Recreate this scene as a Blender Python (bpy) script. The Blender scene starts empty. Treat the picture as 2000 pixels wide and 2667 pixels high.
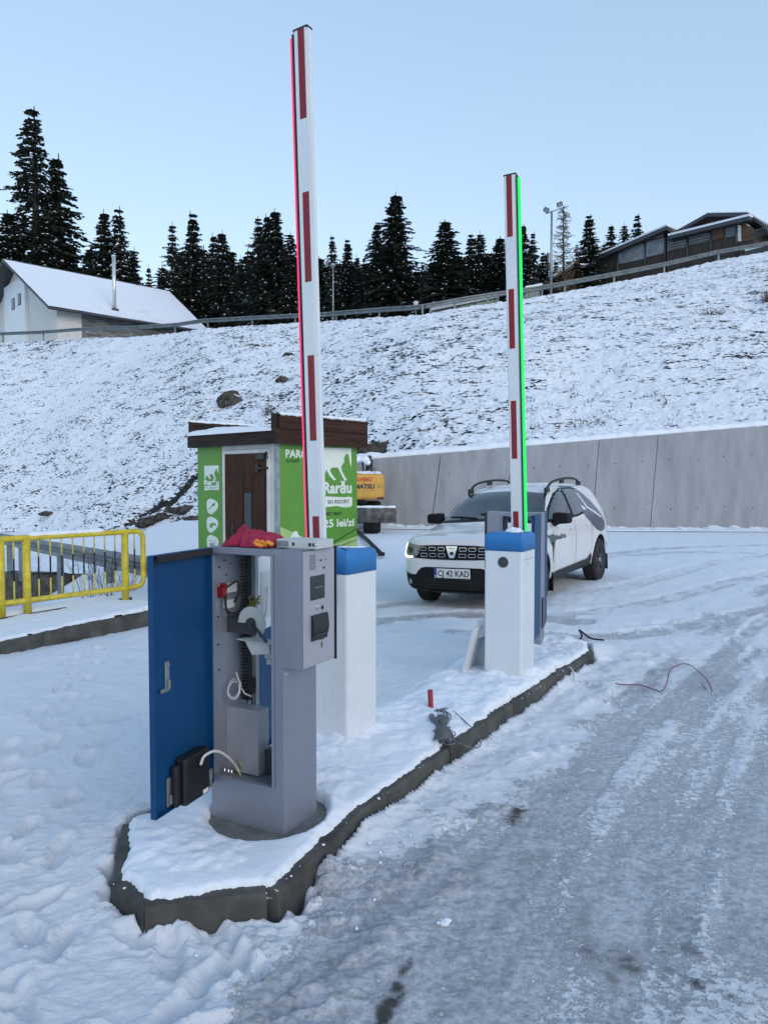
import bpy, bmesh, math, random
import numpy as np
from mathutils import Vector, Matrix
from mathutils.bvhtree import BVHTree
R = math.radians
SC = bpy.context.scene
COL = SC.collection

# ------------------------------------------------------------ camera, sky, sun, exposure
EYE = 1.7
PITCH = math.atan(83.5 / 2000.0)
cam = bpy.data.cameras.new('camera')
cam_ob = bpy.data.objects.new('camera', cam)
COL.objects.link(cam_ob)
cam.sensor_fit = 'VERTICAL'
cam.sensor_height = 36.0
cam.lens = 2000.0 / 2667.0 * 36.0
cam.clip_start = 0.05
cam.clip_end = 3000
cam_ob.location = (0, 0, EYE)
cam_ob.rotation_euler = (math.pi / 2 - PITCH, 0, 0)
SC.camera = cam_ob

SUN_EL, SUN_AZ = R(22.0), R(148.0)          # azimuth clockwise from +Y (the view direction)
world = bpy.data.worlds.new("World")
SC.world = world
world.use_nodes = True
wn = world.node_tree
bg = wn.nodes['Background']
sky = wn.nodes.new('ShaderNodeTexSky')
sky.sky_type = 'NISHITA'
sky.sun_disc = False
sky.sun_elevation = SUN_EL
sky.sun_rotation = SUN_AZ
sky.altitude = 1400
sky.air_density = 1.0
sky.dust_density = 0.6
sky.ozone_density = 1.0
# the sky's contrast between zenith and horizon is softened, as high thin haze does at dawn
gm = wn.nodes.new('ShaderNodeGamma'); gm.inputs[1].default_value = 0.42
hs = wn.nodes.new('ShaderNodeHueSaturation'); hs.inputs['Saturation'].default_value = 1.42
wn.links.new(sky.outputs[0], gm.inputs[0])
wn.links.new(gm.outputs[0], hs.inputs['Color'])
wn.links.new(hs.outputs[0], bg.inputs[0])
bg.inputs[1].default_value = 0.15
sl = bpy.data.lights.new('sun', 'SUN')
sl.energy = 0.27
sl.angle = R(30)
sl.color = (1.0, 0.86, 0.74)
so = bpy.data.objects.new('sun', sl)
COL.objects.link(so)
sd = Vector((math.sin(SUN_AZ) * math.cos(R(22)), math.cos(SUN_AZ) * math.cos(R(22)), math.sin(R(22))))
so.rotation_euler = sd.to_track_quat('Z', 'Y').to_euler()
SC.view_settings.view_transform = 'Standard'
SC.view_settings.look = 'None'
SC.view_settings.exposure = 1.93
SC.view_settings.gamma = 1.0

# ------------------------------------------------------------ helpers
CP, SP = math.cos(PITCH), math.sin(PITCH)
def ray(px, py):
    a = (px - 1000) / 2000.0; b = (1333.5 - py) / 2000.0
    return Vector((a, CP + b * SP, b * CP - SP))
def onz(px, py, z=0.0):
    r = ray(px, py); t = (z - EYE) / r.z
    return Vector((r.x * t, r.y * t, z))
def at(px, py, Y):
    r = ray(px, py); t = Y / r.y
    return Vector((r.x * t, Y, EYE + r.z * t))
def onpl(px, py, P, d):
    """point of the ray on the vertical plane through P along horizontal direction d"""
    r = ray(px, py); n = Vector((-d[1], d[0], 0))
    t = (P[0] * n.x + P[1] * n.y) / (r.x * n.x + r.y * n.y)
    return Vector((r.x * t, r.y * t, EYE + r.z * t))

def tag(o, label=None, cat=None, group=None, kind=None):
    if label: o['label'] = label
    if cat: o['category'] = cat
    if group: o['group'] = group
    if kind: o['kind'] = kind
    return o
def empty(name, loc=(0, 0, 0), rz=0.0, label=None, cat=None, group=None):
    o = bpy.data.objects.new(name, None)
    o.empty_display_size = 0.1
    COL.objects.link(o)
    o.location = loc
    o.rotation_euler = (0, 0, rz)
    return tag(o, label, cat, group)
def copy_tree(o, parent=None):
    c = o.copy(); COL.objects.link(c)
    if parent: c.parent = parent
    for ch in o.children: copy_tree(ch, c)
    return c

class MB:
    """collects faces and links them as ONE mesh object"""
    def __init__(s):
        s.v = []; s.f = []; s.m = []; s.sm = []
    def add(s, vs, fs, mi=0, smooth=False):
        b = len(s.v)
        s.v += [tuple(p) for p in vs]
        for f in fs:
            s.f.append([b + i for i in f]); s.m.append(mi); s.sm.append(smooth)
        return s
    def bm(s, bm, mi=0, smooth=False, mtx=None):
        bm.verts.ensure_lookup_table()
        for i, v in enumerate(bm.verts): v.index = i
        vs = [(mtx @ v.co if mtx else v.co.copy()) for v in bm.verts]
        s.add(vs, [[v.index for v in f.verts] for f in bm.faces], mi, smooth)
        bm.free(); return s
    def box(s, c, d, bev=0.0, mi=0, rot=None, seg=2, taper=None):
        bm = bmesh.new()
        bmesh.ops.create_cube(bm, size=1.0)
        for v in bm.verts:
            k = 1.0
            if taper and v.co.z > 0: k = taper
            v.co = Vector((v.co.x * d[0] * k, v.co.y * d[1] * k, v.co.z * d[2]))
        if bev > 0:
            bmesh.ops.bevel(bm, geom=bm.edges[:] , offset=bev, segments=seg, affect='EDGES', profile=0.5)
        M = Matrix.Translation(Vector(c))
        if rot: M = M @ rot
        return s.bm(bm, mi, bev > 0 and seg > 2, M)
    def b2(s, a, b, bev=0.0, mi=0, seg=2):
        """box between two corners"""
        return s.box([(a[i] + b[i]) / 2 for i in range(3)], [abs(a[i] - b[i]) for i in range(3)], bev, mi, None, seg)
    def poly_prism(s, pts, d, mi=0):
        """closed prism: polygon pts (3d) extruded by vector d"""
        n = len(pts); d = Vector(d)
        P = [Vector(p) for p in pts]
        vs = P + [p + d for p in P]
        fs = [list(range(n))[::-1], list(range(n, 2 * n))] + [[i, (i + 1) % n, n + (i + 1) % n, n + i] for i in range(n)]
        return s.add(vs, fs, mi)
    def tube(s, pts, r, n=8, mi=0, closed=False, cap=True):
        P = [Vector(p) for p in pts]; N = len(P)
        rr = r if hasattr(r, '__len__') else [r] * N
        vs = []; fs = []
        t0 = (P[1] - P[0]).normalized()
        up = Vector((0, 0, 1)) if abs(t0.z) < 0.9 else Vector((1, 0, 0))
        u = (up - t0 * up.dot(t0)).normalized()
        for i in range(N):
            a = P[i - 1] if (i > 0 or closed) else P[i]
            b = P[(i + 1) % N] if (i < N - 1 or closed) else P[i]
            t = (b - a)
            t = t.normalized() if t.length > 1e-9 else t0
            u = (u - t * u.dot(t)).normalized()
            w = t.cross(u)
            for k in range(n):
                q = 2 * math.pi * k / n
                vs.append(P[i] + (u * math.cos(q) + w * math.sin(q)) * rr[i])
        M = N if closed else N - 1
        for i in range(M):
            j = (i + 1) % N
            for k in range(n):
                k2 = (k + 1) % n
                fs.append([i * n + k, i * n + k2, j * n + k2, j * n + k])
        if cap and not closed:
            fs.append(list(range(n))[::-1]); fs.append([(N - 1) * n + k for k in range(n)])
        return s.add(vs, fs, mi, n > 4)
    def lathe(s, prof, n=24, mi=0, M=None, smooth=True, caps=True):
        """prof: list of (r,z) around z"""
        vs = []; fs = []
        for (r, z) in prof:
            for k in range(n):
                q = 2 * math.pi * k / n
                vs.append(Vector((r * math.cos(q), r * math.sin(q), z)))
        for i in range(len(prof) - 1):
            for k in range(n):
                k2 = (k + 1) % n
                fs.append([i * n + k, i * n + k2, (i + 1) * n + k2, (i + 1) * n + k])
        if M: vs = [M @ v for v in vs]
        s.add(vs, fs, mi, smooth)
        if caps:
            b = len(vs)
            s.add(vs[:n], [list(range(n))[::-1]], mi); s.add(vs[-n:], [list(range(n))], mi)
        return s
    def disc(s, c, r, h, axis='Z', n=20, mi=0):
        rot = {'Z': Matrix(), 'X': Matrix.Rotation(R(90), 4, 'Y'), 'Y': Matrix.Rotation(R(-90), 4, 'X')}[axis]
        return s.lathe([(r, 0), (r, h)], n, mi, Matrix.Translation(Vector(c)) @ rot, False)
    def build(s, name, mats, parent=None, mods=None):
        me = bpy.data.meshes.new(name)
        me.from_pydata(s.v, [], s.f)
        if not isinstance(mats, (list, tuple)): mats = [mats]
        for m in mats: me.materials.append(m)
        me.polygons.foreach_set('material_index', s.m)
        me.polygons.foreach_set('use_smooth', s.sm)
        me.update()
        o = bpy.data.objects.new(name, me)
        COL.objects.link(o)
        if parent: o.parent = parent
        return o

def spline(pts, n=8, closed=False):
    """catmull-rom through pts"""
    P = [Vector(p) for p in pts]; N = len(P); out = []
    M = N if closed else N - 1
    for i in range(M):
        if closed: p0, p1, p2, p3 = P[(i - 1) % N], P[i], P[(i + 1) % N], P[(i + 2) % N]
        else: p0, p1, p2, p3 = P[max(i - 1, 0)], P[i], P[i + 1], P[min(i + 2, N - 1)]
        for k in range(n):
            t = k / n
            out.append(0.5 * ((2 * p1) + (p2 - p0) * t + (2 * p0 - 5 * p1 + 4 * p2 - p3) * t * t + (3 * p1 - p0 - 3 * p2 + p3) * t ** 3))
    if not closed: out.append(P[-1].copy())
    return out

def text_verts(txt, size, bold=0.0, spacing=1.0, xs=1.0, align='LEFT'):
    cu = bpy.data.curves.new('t', 'FONT')
    cu.body = txt; cu.size = size; cu.offset = bold; cu.space_character = spacing
    cu.align_x = align; cu.resolution_u = 3
    ob = bpy.data.objects.new('t', cu); COL.objects.link(ob)
    dg = bpy.context.evaluated_depsgraph_get()
    me = bpy.data.meshes.new_from_object(ob.evaluated_get(dg))
    vs = [(v.co.x * xs, v.co.y) for v in me.vertices]
    fs = [list(p.vertices) for p in me.polygons]
    bpy.data.objects.remove(ob); bpy.data.curves.remove(cu); bpy.data.meshes.remove(me)
    return vs, fs

# numpy value noise
_rs = np.random.RandomState(7)
_tab = _rs.rand(256, 256).astype(np.float64)
def vnoise(x, y):
    xi = np.floor(x).astype(int); yi = np.floor(y).astype(int)
    fx = x - xi; fy = y - yi
    fx = fx * fx * fx * (fx * (fx * 6 - 15) + 10); fy = fy * fy * fy * (fy * (fy * 6 - 15) + 10)
    a = _tab[xi & 255, yi & 255]; b = _tab[(xi + 1) & 255, yi & 255]
    c = _tab[xi & 255, (yi + 1) & 255]; d = _tab[(xi + 1) & 255, (yi + 1) & 255]
    return (a * (1 - fx) + b * fx) * (1 - fy) + (c * (1 - fx) + d * fx) * fy - 0.5
def fbm(x, y, o=4, g=0.5):
    s = 0; k = 1.0
    for i in range(o):
        s = s + k * vnoise(x * 2 ** i + 17.3 * i, y * 2 ** i + 9.1 * i); k *= g
    return s
def sst(a, b, x):
    t = np.clip((x - a) / (b - a), 0, 1); return t * t * (3 - 2 * t)
def seg_dist(x, y, pts):
    """distance to polyline and signed side (positive = right of travel)"""
    best = np.full(x.shape, 1e9); side = np.zeros(x.shape)
    for (ax, ay), (bx, by) in zip(pts[:-1], pts[1:]):
        dx, dy = bx - ax, by - ay; L2 = dx * dx + dy * dy
        t = np.clip(((x - ax) * dx + (y - ay) * dy) / L2, 0, 1)
        d = np.hypot(x - ax - t * dx, y - ay - t * dy)
        sgn = np.sign((x - ax) * dy - (y - ay) * dx)
        m = d < best - 1e-9
        best = np.where(m, d, best); side = np.where(m, sgn, side)
    return best, side
def inside(x, y, poly):
    r = np.zeros(x.shape, bool); n = len(poly)
    for i in range(n):
        x1, y1 = poly[i][:2]; x2, y2 = poly[(i + 1) % n][:2]
        c = ((y1 > y) != (y2 > y)) & (x < (x2 - x1) * (y - y1) / (y2 - y1 + 1e-12) + x1)
        r ^= c
    return r
def sdf(x, y, poly):
    """positive inside"""
    P = [p[:2] for p in poly] + [poly[0][:2]]
    d, _ = seg_dist(x, y, P)
    return np.where(inside(x, y, poly), d, -d)
def grid_mesh(name, X, Y, Z, mat, keep=None, attrs=None, smooth=True):
    nr, nc = X.shape
    co = np.stack([X, Y, Z], -1).reshape(-1, 3)
    idx = np.arange(nr * nc).reshape(nr, nc)
    q = np.stack([idx[:-1, :-1], idx[:-1, 1:], idx[1:, 1:], idx[1:, :-1]], -1).reshape(-1, 4)
    if keep is not None:
        k = keep.reshape(-1)
        q = q[k[q].all(1)]
        used = np.zeros(nr * nc, bool); used[q.reshape(-1)] = True
        new = np.cumsum(used) - 1
        co = co[used]; q = new[q]
    else: used = None
    me = bpy.data.meshes.new(name)
    me.vertices.add(len(co)); me.vertices.foreach_set('co', co.astype(np.float32).reshape(-1))
    me.loops.add(len(q) * 4); me.loops.foreach_set('vertex_index', q.reshape(-1).astype(np.int32))
    me.polygons.add(len(q))
    me.polygons.foreach_set('loop_start', np.arange(0, len(q) * 4, 4, dtype=np.int32))
    me.polygons.foreach_set('use_smooth', np.full(len(q), smooth))
    for an, arr in (attrs or {}).items():
        a = me.attributes.new(an, 'FLOAT', 'POINT')
        arr = arr.reshape(-1)
        if used is not None: arr = arr[used]
        a.data.foreach_set('value', arr.astype(np.float32))
    me.update(calc_edges=True); me.validate()
    me.materials.append(mat)
    o = bpy.data.objects.new(name, me); COL.objects.link(o)
    return o

# ------------------------------------------------------------ materials
def nodemat(name):
    m = bpy.data.materials.new(name); m.use_nodes = True
    nt = m.node_tree; p = nt.nodes['Principled BSDF']
    return m, nt, p
def N(nt, t, **kw):
    n = nt.nodes.new(t)
    for k, v in kw.items():
        if k in n.inputs: n.inputs[k].default_value = v
        else: setattr(n, k, v)
    return n
def mat(name, col, rough=0.5, metal=0.0, var=0.12, scale=6.0, bump=0.0, bscale=60.0, stretch=(1, 1, 1), coat=0.0, col2=None, spec=None, dirt=0.0):
    m, nt, p = nodemat(name)
    L = nt.links.new
    tc = N(nt, 'ShaderNodeTexCoord')
    mp = N(nt, 'ShaderNodeMapping'); mp.inputs['Scale'].default_value = stretch
    L(tc.outputs['Object'], mp.inputs[0])
    nz = N(nt, 'ShaderNodeTexNoise', Scale=scale, Detail=6.0, Roughness=0.6)
    L(mp.outputs[0], nz.inputs['Vector'])
    mx = N(nt, 'ShaderNodeMix', data_type='RGBA')
    c = Vector(col)
    c2 = Vector(col2) if col2 else c * (1 - 2.2 * var)
    c1 = c if col2 else c * (1 + 0.8 * var)
    rmp = N(nt, 'ShaderNodeMapRange'); rmp.inputs[1].default_value = 0.3; rmp.inputs[2].default_value = 0.7
    L(nz.outputs['Fac'], rmp.inputs[0]); L(rmp.outputs[0], mx.inputs['Factor'])
    mx.inputs['A'].default_value = (*c2, 1); mx.inputs['B'].default_value = (*c1, 1)
    L(mx.outputs['Result'], p.inputs['Base Color'])
    rr = N(nt, 'ShaderNodeMapRange'); rr.inputs[3].default_value = max(0.02, rough - 0.07); rr.inputs[4].default_value = min(1, rough + 0.07)
    L(nz.outputs['Fac'], rr.inputs[0]); L(rr.outputs[0], p.inputs['Roughness'])
    p.inputs['Metallic'].default_value = metal
    if dirt:
        # dried road splash: fine spots and smears, denser near the foot of the object
        sx = N(nt, 'ShaderNodeSeparateXYZ'); L(tc.outputs['Object'], sx.inputs[0])
        hz = N(nt, 'ShaderNodeMapRange'); hz.inputs[1].default_value = 0.0; hz.inputs[2].default_value = 0.75; hz.inputs[3].default_value = 0.16; hz.inputs[4].default_value = 0.0
        L(sx.outputs['Z'], hz.inputs[0])
        nd = N(nt, 'ShaderNodeTexNoise', Scale=38.0, Detail=8.0, Roughness=0.8); L(tc.outputs['Object'], nd.inputs['Vector'])
        nl = N(nt, 'ShaderNodeTexNoise', Scale=4.0, Detail=4.0); L(tc.outputs['Object'], nl.inputs['Vector'])
        a1 = N(nt, 'ShaderNodeMath', operation='MULTIPLY_ADD'); L(nl.outputs['Fac'], a1.inputs[0]); a1.inputs[1].default_value = .30; L(nd.outputs['Fac'], a1.inputs[2])
        a2 = N(nt, 'ShaderNodeMath', operation='ADD'); L(a1.outputs[0], a2.inputs[0]); L(hz.outputs[0], a2.inputs[1])
        dr = N(nt, 'ShaderNodeMapRange'); dr.inputs[1].default_value = .70; dr.inputs[2].default_value = .92; dr.inputs[3].default_value = 0; dr.inputs[4].default_value = dirt; L(a2.outputs[0], dr.inputs[0])
        m3 = N(nt, 'ShaderNodeMix', data_type='RGBA'); m3.inputs['B'].default_value = (.16, .15, .13, 1); L(mx.outputs['Result'], m3.inputs['A']); L(dr.outputs[0], m3.inputs['Factor']); L(m3.outputs['Result'], p.inputs['Base Color'])
    if coat: p.inputs['Coat Weight'].default_value = coat; p.inputs['Coat Roughness'].default_value = 0.05
    if spec is not None: p.inputs['Specular IOR Level'].default_value = spec
    if bump:
        n2 = N(nt, 'ShaderNodeTexNoise', Scale=bscale, Detail=5.0)
        L(mp.outputs[0], n2.inputs['Vector'])
        b = N(nt, 'ShaderNodeBump', Strength=min(1, bump), Distance=0.01)
        L(n2.outputs['Fac'], b.inputs['Height']); L(b.outputs[0], p.inputs['Normal'])
    return m
def emis(name, col, st):
    m, nt, p = nodemat(name)
    p.inputs['Base Color'].default_value = (col[0] * .2, col[1] * .2, col[2] * .2, 1)
    p.inputs['Emission Color'].default_value = (*col, 1)
    p.inputs['Emission Strength'].default_value = st
    return m

SNOWC = (0.80, 0.845, 0.905)
M = {}
def snow_mat(name, bs=1.0, spots=0.0):
    m, nt, p = nodemat(name); L = nt.links.new
    tc = N(nt, 'ShaderNodeTexCoord')
    n1 = N(nt, 'ShaderNodeTexNoise', Scale=3.0, Detail=5.0); L(tc.outputs['Object'], n1.inputs['Vector'])
    mx = N(nt, 'ShaderNodeMix', data_type='RGBA')
    mx.inputs['A'].default_value = (SNOWC[0] * .94, SNOWC[1] * .945, SNOWC[2] * .96, 1); mx.inputs['B'].default_value = (*SNOWC, 1)
    L(n1.outputs['Fac'], mx.inputs['Factor'])
    L(mx.outputs['Result'], p.inputs['Base Color'])
    p.inputs['Roughness'].default_value = 0.75
    p.inputs['Specular IOR Level'].default_value = 0.25
    n2 = N(nt, 'ShaderNodeTexNoise', Scale=70.0 * bs, Detail=6.0, Roughness=0.65); L(tc.outputs['Object'], n2.inputs['Vector'])
    n3 = N(nt, 'ShaderNodeTexNoise', Scale=14.0 * bs, Detail=3.0); L(tc.outputs['Object'], n3.inputs['Vector'])
    ad = N(nt, 'ShaderNodeMath', operation='MULTIPLY_ADD'); L(n3.outputs['Fac'], ad.inputs[0]); ad.inputs[1].default_value = 2.0; L(n2.outputs['Fac'], ad.inputs[2])
    b = N(nt, 'ShaderNodeBump', Strength=0.5, Distance=0.008 / bs); L(ad.outputs[0], b.inputs['Height'])
    L(b.outputs[0], p.inputs['Normal'])
    return m
M['snow'] = snow_mat('snow')
M['snow_far'] = snow_mat('snow_far', 0.25)
M['kerb'] = mat('kerb_concrete', (0.088, 0.088, 0.080), 0.9, var=0.30, scale=5, bump=0.5, bscale=160)
M['pad'] = mat('pad_concrete', (0.17, 0.175, 0.17), 0.8, var=0.25, scale=9, bump=0.5, bscale=120)
M['steel_grey'] = mat('kiosk_grey', (0.25, 0.275, 0.335), 0.42, 0.35, var=0.04, scale=3, bump=0.15, bscale=500, dirt=.12)
M['steel_light'] = mat('kiosk_panel', (0.40, 0.41, 0.45), 0.36, 0.3, var=0.03, scale=3, bump=0.12, bscale=500)
M['blue'] = mat('blue_paint', (0.0015, 0.052, 0.155), 0.5, spec=.3, var=0.08, scale=4, bump=0.06, bscale=300)
M['blue_cap'] = mat('blue_plastic', (0.022, 0.18, 0.47), 0.5, var=0.06, scale=5, bump=0.05, bscale=200)
M['white'] = mat('white_paint', (0.66, 0.70, 0.73), 0.38, var=0.03, scale=3, bump=0.05, bscale=300, dirt=.10)
M['white_dirty'] = mat('white_wall', (0.62, 0.62, 0.60), 0.7, var=0.08, scale=3)
M['black'] = mat('black_plastic', (0.012, 0.013, 0.015), 0.45, var=0.2, scale=20)
M['rubber'] = mat('black_rubber', (0.015, 0.015, 0.016), 0.8, var=0.2, scale=20, bump=.3)
M['dark'] = mat('dark_grey', (0.05, 0.053, 0.06), 0.5, var=0.15, scale=9)
M['galv'] = mat('galvanised_steel', (0.36, 0.39, 0.41), 0.5, 0.7, var=0.18, scale=7, bump=0.1)
M['galv_dark'] = mat('weathered_galvanised', (0.20, 0.23, 0.24), 0.55, 0.5, var=0.22, scale=3, bump=0.15)
M['chrome'] = mat('chrome', (0.75, 0.76, 0.78), 0.16, 1.0, var=0.05)
M['screen'] = mat('screen_glass', (0.03, 0.035, 0.04), 0.12, var=0.3, scale=30)
M['red_sticker'] = mat('red_reflective', (0.22, 0.004, 0.010), 0.4, var=0.05, scale=4)
M['red_led'] = emis('red_led', (1.0, 0.035, 0.16), 0.30)
M['green_led'] = emis('green_led', (0.0, 1.0, 0.15), 0.23)
M['hut_green'] = mat('green_vinyl', (0.10, 0.29, 0.035), 0.5, var=0.06, scale=2)
M['hut_light'] = mat('light_green_vinyl', (0.36, 0.55, 0.20), 0.5, var=0.1, scale=2)
M['vinyl_white'] = mat('white_vinyl', (0.72, 0.78, 0.72), 0.5, var=0.04)
M['vinyl_dark'] = mat('dark_vinyl', (0.015, 0.02, 0.015), 0.5, var=0.04)
M['wood_dark'] = mat('dark_brown_wood', (0.040, 0.023, 0.018), 0.6, var=0.4, scale=5, stretch=(.6, .6, 12), bump=0.3, bscale=20, spec=.15)
M['wood_brown'] = mat('brown_stained_wood', (0.060, 0.028, 0.020), 0.6, var=0.35, scale=3, stretch=(.6, .6, 14), bump=0.3, bscale=20, spec=.15)
M['door_wood'] = mat('door_wood', (0.062, 0.024, 0.014), 0.6, var=0.35, scale=6, stretch=(6, 6, 0.6), bump=0.2, bscale=20, spec=.15)
M['yellow'] = mat('yellow_paint', (0.62, 0.49, 0.03), 0.45, var=0.16, scale=10, bump=0.2, dirt=.25)
M['exc_yellow'] = mat('faded_yellow_paint', (0.62, 0.34, 0.06), 0.5, var=0.12, scale=3)
M['concrete'] = mat('concrete', (0.315, 0.33, 0.355), 0.9, var=0.10, scale=1.2, bump=0.4, bscale=30, stretch=(2.2, 2.2, 0.5))
M['rock'] = mat('rock', (0.085, 0.075, 0.062), 0.9, var=0.5, scale=5, bump=0.8, bscale=12)
M['bark'] = mat('bark', (0.055, 0.043, 0.036), 0.95, var=0.3, scale=5, stretch=(3, 3, .5))
M['twig'] = mat('dry_twig', (0.10, 0.07, 0.05), 0.9, var=0.3)
M['glass'] = mat('window_glass', (0.025, 0.032, 0.038), 0.08, var=0.1, scale=2, coat=0.3)
M['cloth'] = mat('crimson_cloth', (0.36, 0.02, 0.065), 0.9, var=0.15, scale=14, bump=0.5, bscale=500)
M['orange'] = mat('orange_plastic', (0.85, 0.30, 0.03), 0.5, var=0.15, scale=40)
M['pale_plastic'] = mat('pale_plastic', (0.52, 0.56, 0.55), 0.5, var=0.05)
M['cable_grey'] = mat('grey_cable', (0.13, 0.145, 0.155), 0.5, var=0.15, scale=30)
M['cable_white'] = mat('white_cable', (0.6, 0.6, 0.58), 0.5, var=0.1)
M['cable_red'] = mat('red_cable', (0.20, 0.02, 0.05), 0.5, var=0.1)
# ============================================================ GROUND
KERB = [(-1.21, 3.45), (-1.132, 3.15), (-1.075, 2.93), (-0.885, 2.745), (-0.63, 2.806), (-0.40, 2.862), (-0.13, 3.53), (0.395, 4.44), (0.92, 5.33), (1.40, 6.12), (1.93, 6.98)]
ISL = KERB + [(1.98, 7.35), (1.62, 7.62), (0.98, 7.30), (0.2, 5.55), (-0.9, 3.95)]
LANE = [(-2.2, 0.0), (-1.0, 1.9), (-0.403, 2.90), (-0.13, 3.53), (0.395, 4.44), (0.92, 5.33), (1.93, 6.98), (4.0, 10.0), (8, 15), (20, 28)]
DITCH = [(-14, -7), (-4.45, 8.64), (-3.3, 10.45), (-4.4, 14), (-8, 30), (-9.5, 60)]
WALKK = [(-7.2, 1.2), (-3.74, 7.43), (-3.36, 8.28), (-2.84, 9.26), (-2.3, 10.3)]   # left pavement's kerb

def gh(x, y):
    x = np.asarray(x, float); y = np.asarray(y, float)
    g = 0.034 * np.clip(x - 1.75, -2.4, 4.5) * sst(6, 9, y) * (1 - sst(15, 23, y))
    d, s = seg_dist(x, y, DITCH)
    g = g - 1.6 * sst(0.35, 3.8, np.where(s < 0, d, 0))
    return g
def gz(x, y): return float(gh(np.array([x]), np.array([y]))[0])

def build_ground():
    nr, nc = 900, 820
    t = np.linspace(0, 1, nr - 120)
    yy = 1.0 / ((1 - t) / 1.9 + t / 42.0)
    yy = np.concatenate([np.linspace(-3.0, 1.88, 120), yy])
    a = np.linspace(-0.95, 0.95, nc)
    Yg, A = np.meshgrid(yy, a, indexing='ij')
    X = A * (Yg + 3.6); Y = Yg
    base = gh(X, Y)
    lw, ls = seg_dist(X, Y, LANE); w = lw * ls                        # + = lane side
    dI = sdf(X, Y, ISL)
    dW, sW = seg_dist(X, Y, WALKK)
    walk = np.where(sW < 0, dW, -dW)                                  # + = on the pavement side
    n1 = fbm(X * 1.3, Y * 1.3, 4); n2 = fbm(X * 5 + 3, Y * 5, 4); n3 = fbm(X * 22, Y * 22 + 8, 3, .6)
    st = fbm(w * 5.5 + 4, Y * 0.45 + .3 * n1, 4)                      # streaks along the lane
    ice = sst(0.09, 0.50, w + 0.40 * n1 + 0.22 * n2)
    far = sst(5.0, 8.5, Y)
    ice = ice * (0.64 - 0.28 * far) + 0.60 * st * ice + .22 * n1 * ice
    # tyre tracks
    def track(pts, wd, amt):
        P = [tuple(onz(px, py).xy) for px, py in pts]
        P = [tuple(p.xy) for p in spline([(q[0], q[1], 0) for q in P], 6)]
        d, _ = seg_dist(X, Y, P)
        return amt * (1 - sst(wd * .55, wd, d + .10 * wd * n2 * 4)) * (0.85 + 0.7 * n2)
    tr = np.zeros(X.shape)
    for pts, wd, amt in [
        ([(560, 1700), (800, 1640), (1000, 1604), (1250, 1600), (1500, 1625)], .30, .75),
        ([(700, 1610), (900, 1578), (1100, 1560), (1350, 1545)], .25, .6),
        ([(1180, 1640), (1500, 1662), (1750, 1650), (2100, 1585)], .22, .6),
        ([(1400, 1612), (1650, 1590), (1900, 1540), (2150, 1490)], .30, .45),
        ([(1320, 1540), (1600, 1545), (1900, 1480), (2200, 1440)], .28, .4),
        ([(1500, 1470), (1750, 1440), (2100, 1425)], .5, .5),
        ([(1650, 1460), (1850, 1455), (2100, 1470)], .4, .5),
        ([(860, 1440), (1000, 1450), (1120, 1500)], .25, .35),
        ([(400, 1640), (300, 1680), (100, 1760), (-200, 1900)], .18, .22),
        ([(430, 1690), (300, 1730), (100, 1810), (-200, 1950)], .16, .2),
        ([(1900, 1700), (1980, 1640), (2100, 1560)], .12, .5),
        ([(1420, 2240), (1560, 1980), (1720, 1800), (1980, 1650)], .10, .30),
        ([(1120, 2667), (1290, 2320), (1480, 2030), (1760, 1760)], .13, .25),
    ]: tr = np.maximum(tr, track(pts, wd, amt))
    ice = np.clip(np.maximum(ice, tr * (dI < -0.05)), 0, 1)
    wet = np.zeros(X.shape)
    def blob(px, py, rs, rw, amt):
        p = onz(px, py); dx = X - p.x; dy = Y - p.y
        u = dx * .42 + dy * .91; v = dx * .91 - dy * .42
        return amt * np.exp(-(u / rs) ** 2 - (v / rw) ** 2)
    for b in [(1350, 2130, .40, .05, .85), (1240, 2240, .5, .07, .4), (1050, 2540, .12, .02, 1.0), (1010, 2640, .14, .035, 1.25), (1750, 2430, .28, .16, .6),
              (1500, 2420, .3, .12, .35), (1700, 2600, .25, .4, .5), (1850, 2130, .5, .14, .3), (1100, 2370, .3, .08, .3), (1250, 2600, .2, .05, .4)]:
        wet = wet + blob(*b)
    wet = np.clip(wet * (0.75 + 1.1 * n2 + .8 * n3), 0, 1) * (dI < -.03)
    # left pavement and island keep their snow
    ice = ice * (walk < -0.02)
    Z = base + 0.0
    n4 = fbm(X * 48 + 5, Y * 48, 2, .6)
    Z = Z + (1 - ice) * (0.024 + 0.030 * n1 * np.clip(Y / 6, .5, 1) + 0.016 * n2 + 0.009 * n3 + .004 * n4)
    Z = Z + ice * (0.008 * n2 + 0.006 * n3 + 0.014 * st)
    Z = Z - 0.016 * sst(.15, .6, tr) * (1 - .5 * n2)
    # ploughed lumps along the kerb
    out = np.where(dI < 0, -dI, 0)
    bank = np.exp(-(out / .11) ** 2) * (0.004 + 0.075 * np.clip(n2 + .02, 0, 1) + .015 * n3) * (dI <= 0)
    Z = Z + bank * np.clip(.6 + 1.3 * n1, .3, 1.3)
    left = sst(-.1, .15, -w) * (dI <= 0) * sst(2.75, 3.5, Y)
    Z = Z + left * .10 * np.exp(-(out / .35) ** 2)
    # broken snow crust between bank and ice
    crust = np.exp(-((w - .38) / .22) ** 2) * (Y < 7) * (dI < 0)
    Z = Z + crust * 0.035 * np.clip(n2 * 1.6 + .3 * n3, 0, 1)
    # footprints
    rng = np.random.RandomState(5)
    fp = []
    for k in range(46):
        fp.append((rng.uniform(-1.7, -.2), rng.uniform(2.0, 3.1), rng.uniform(0, 3.1), 1))
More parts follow.
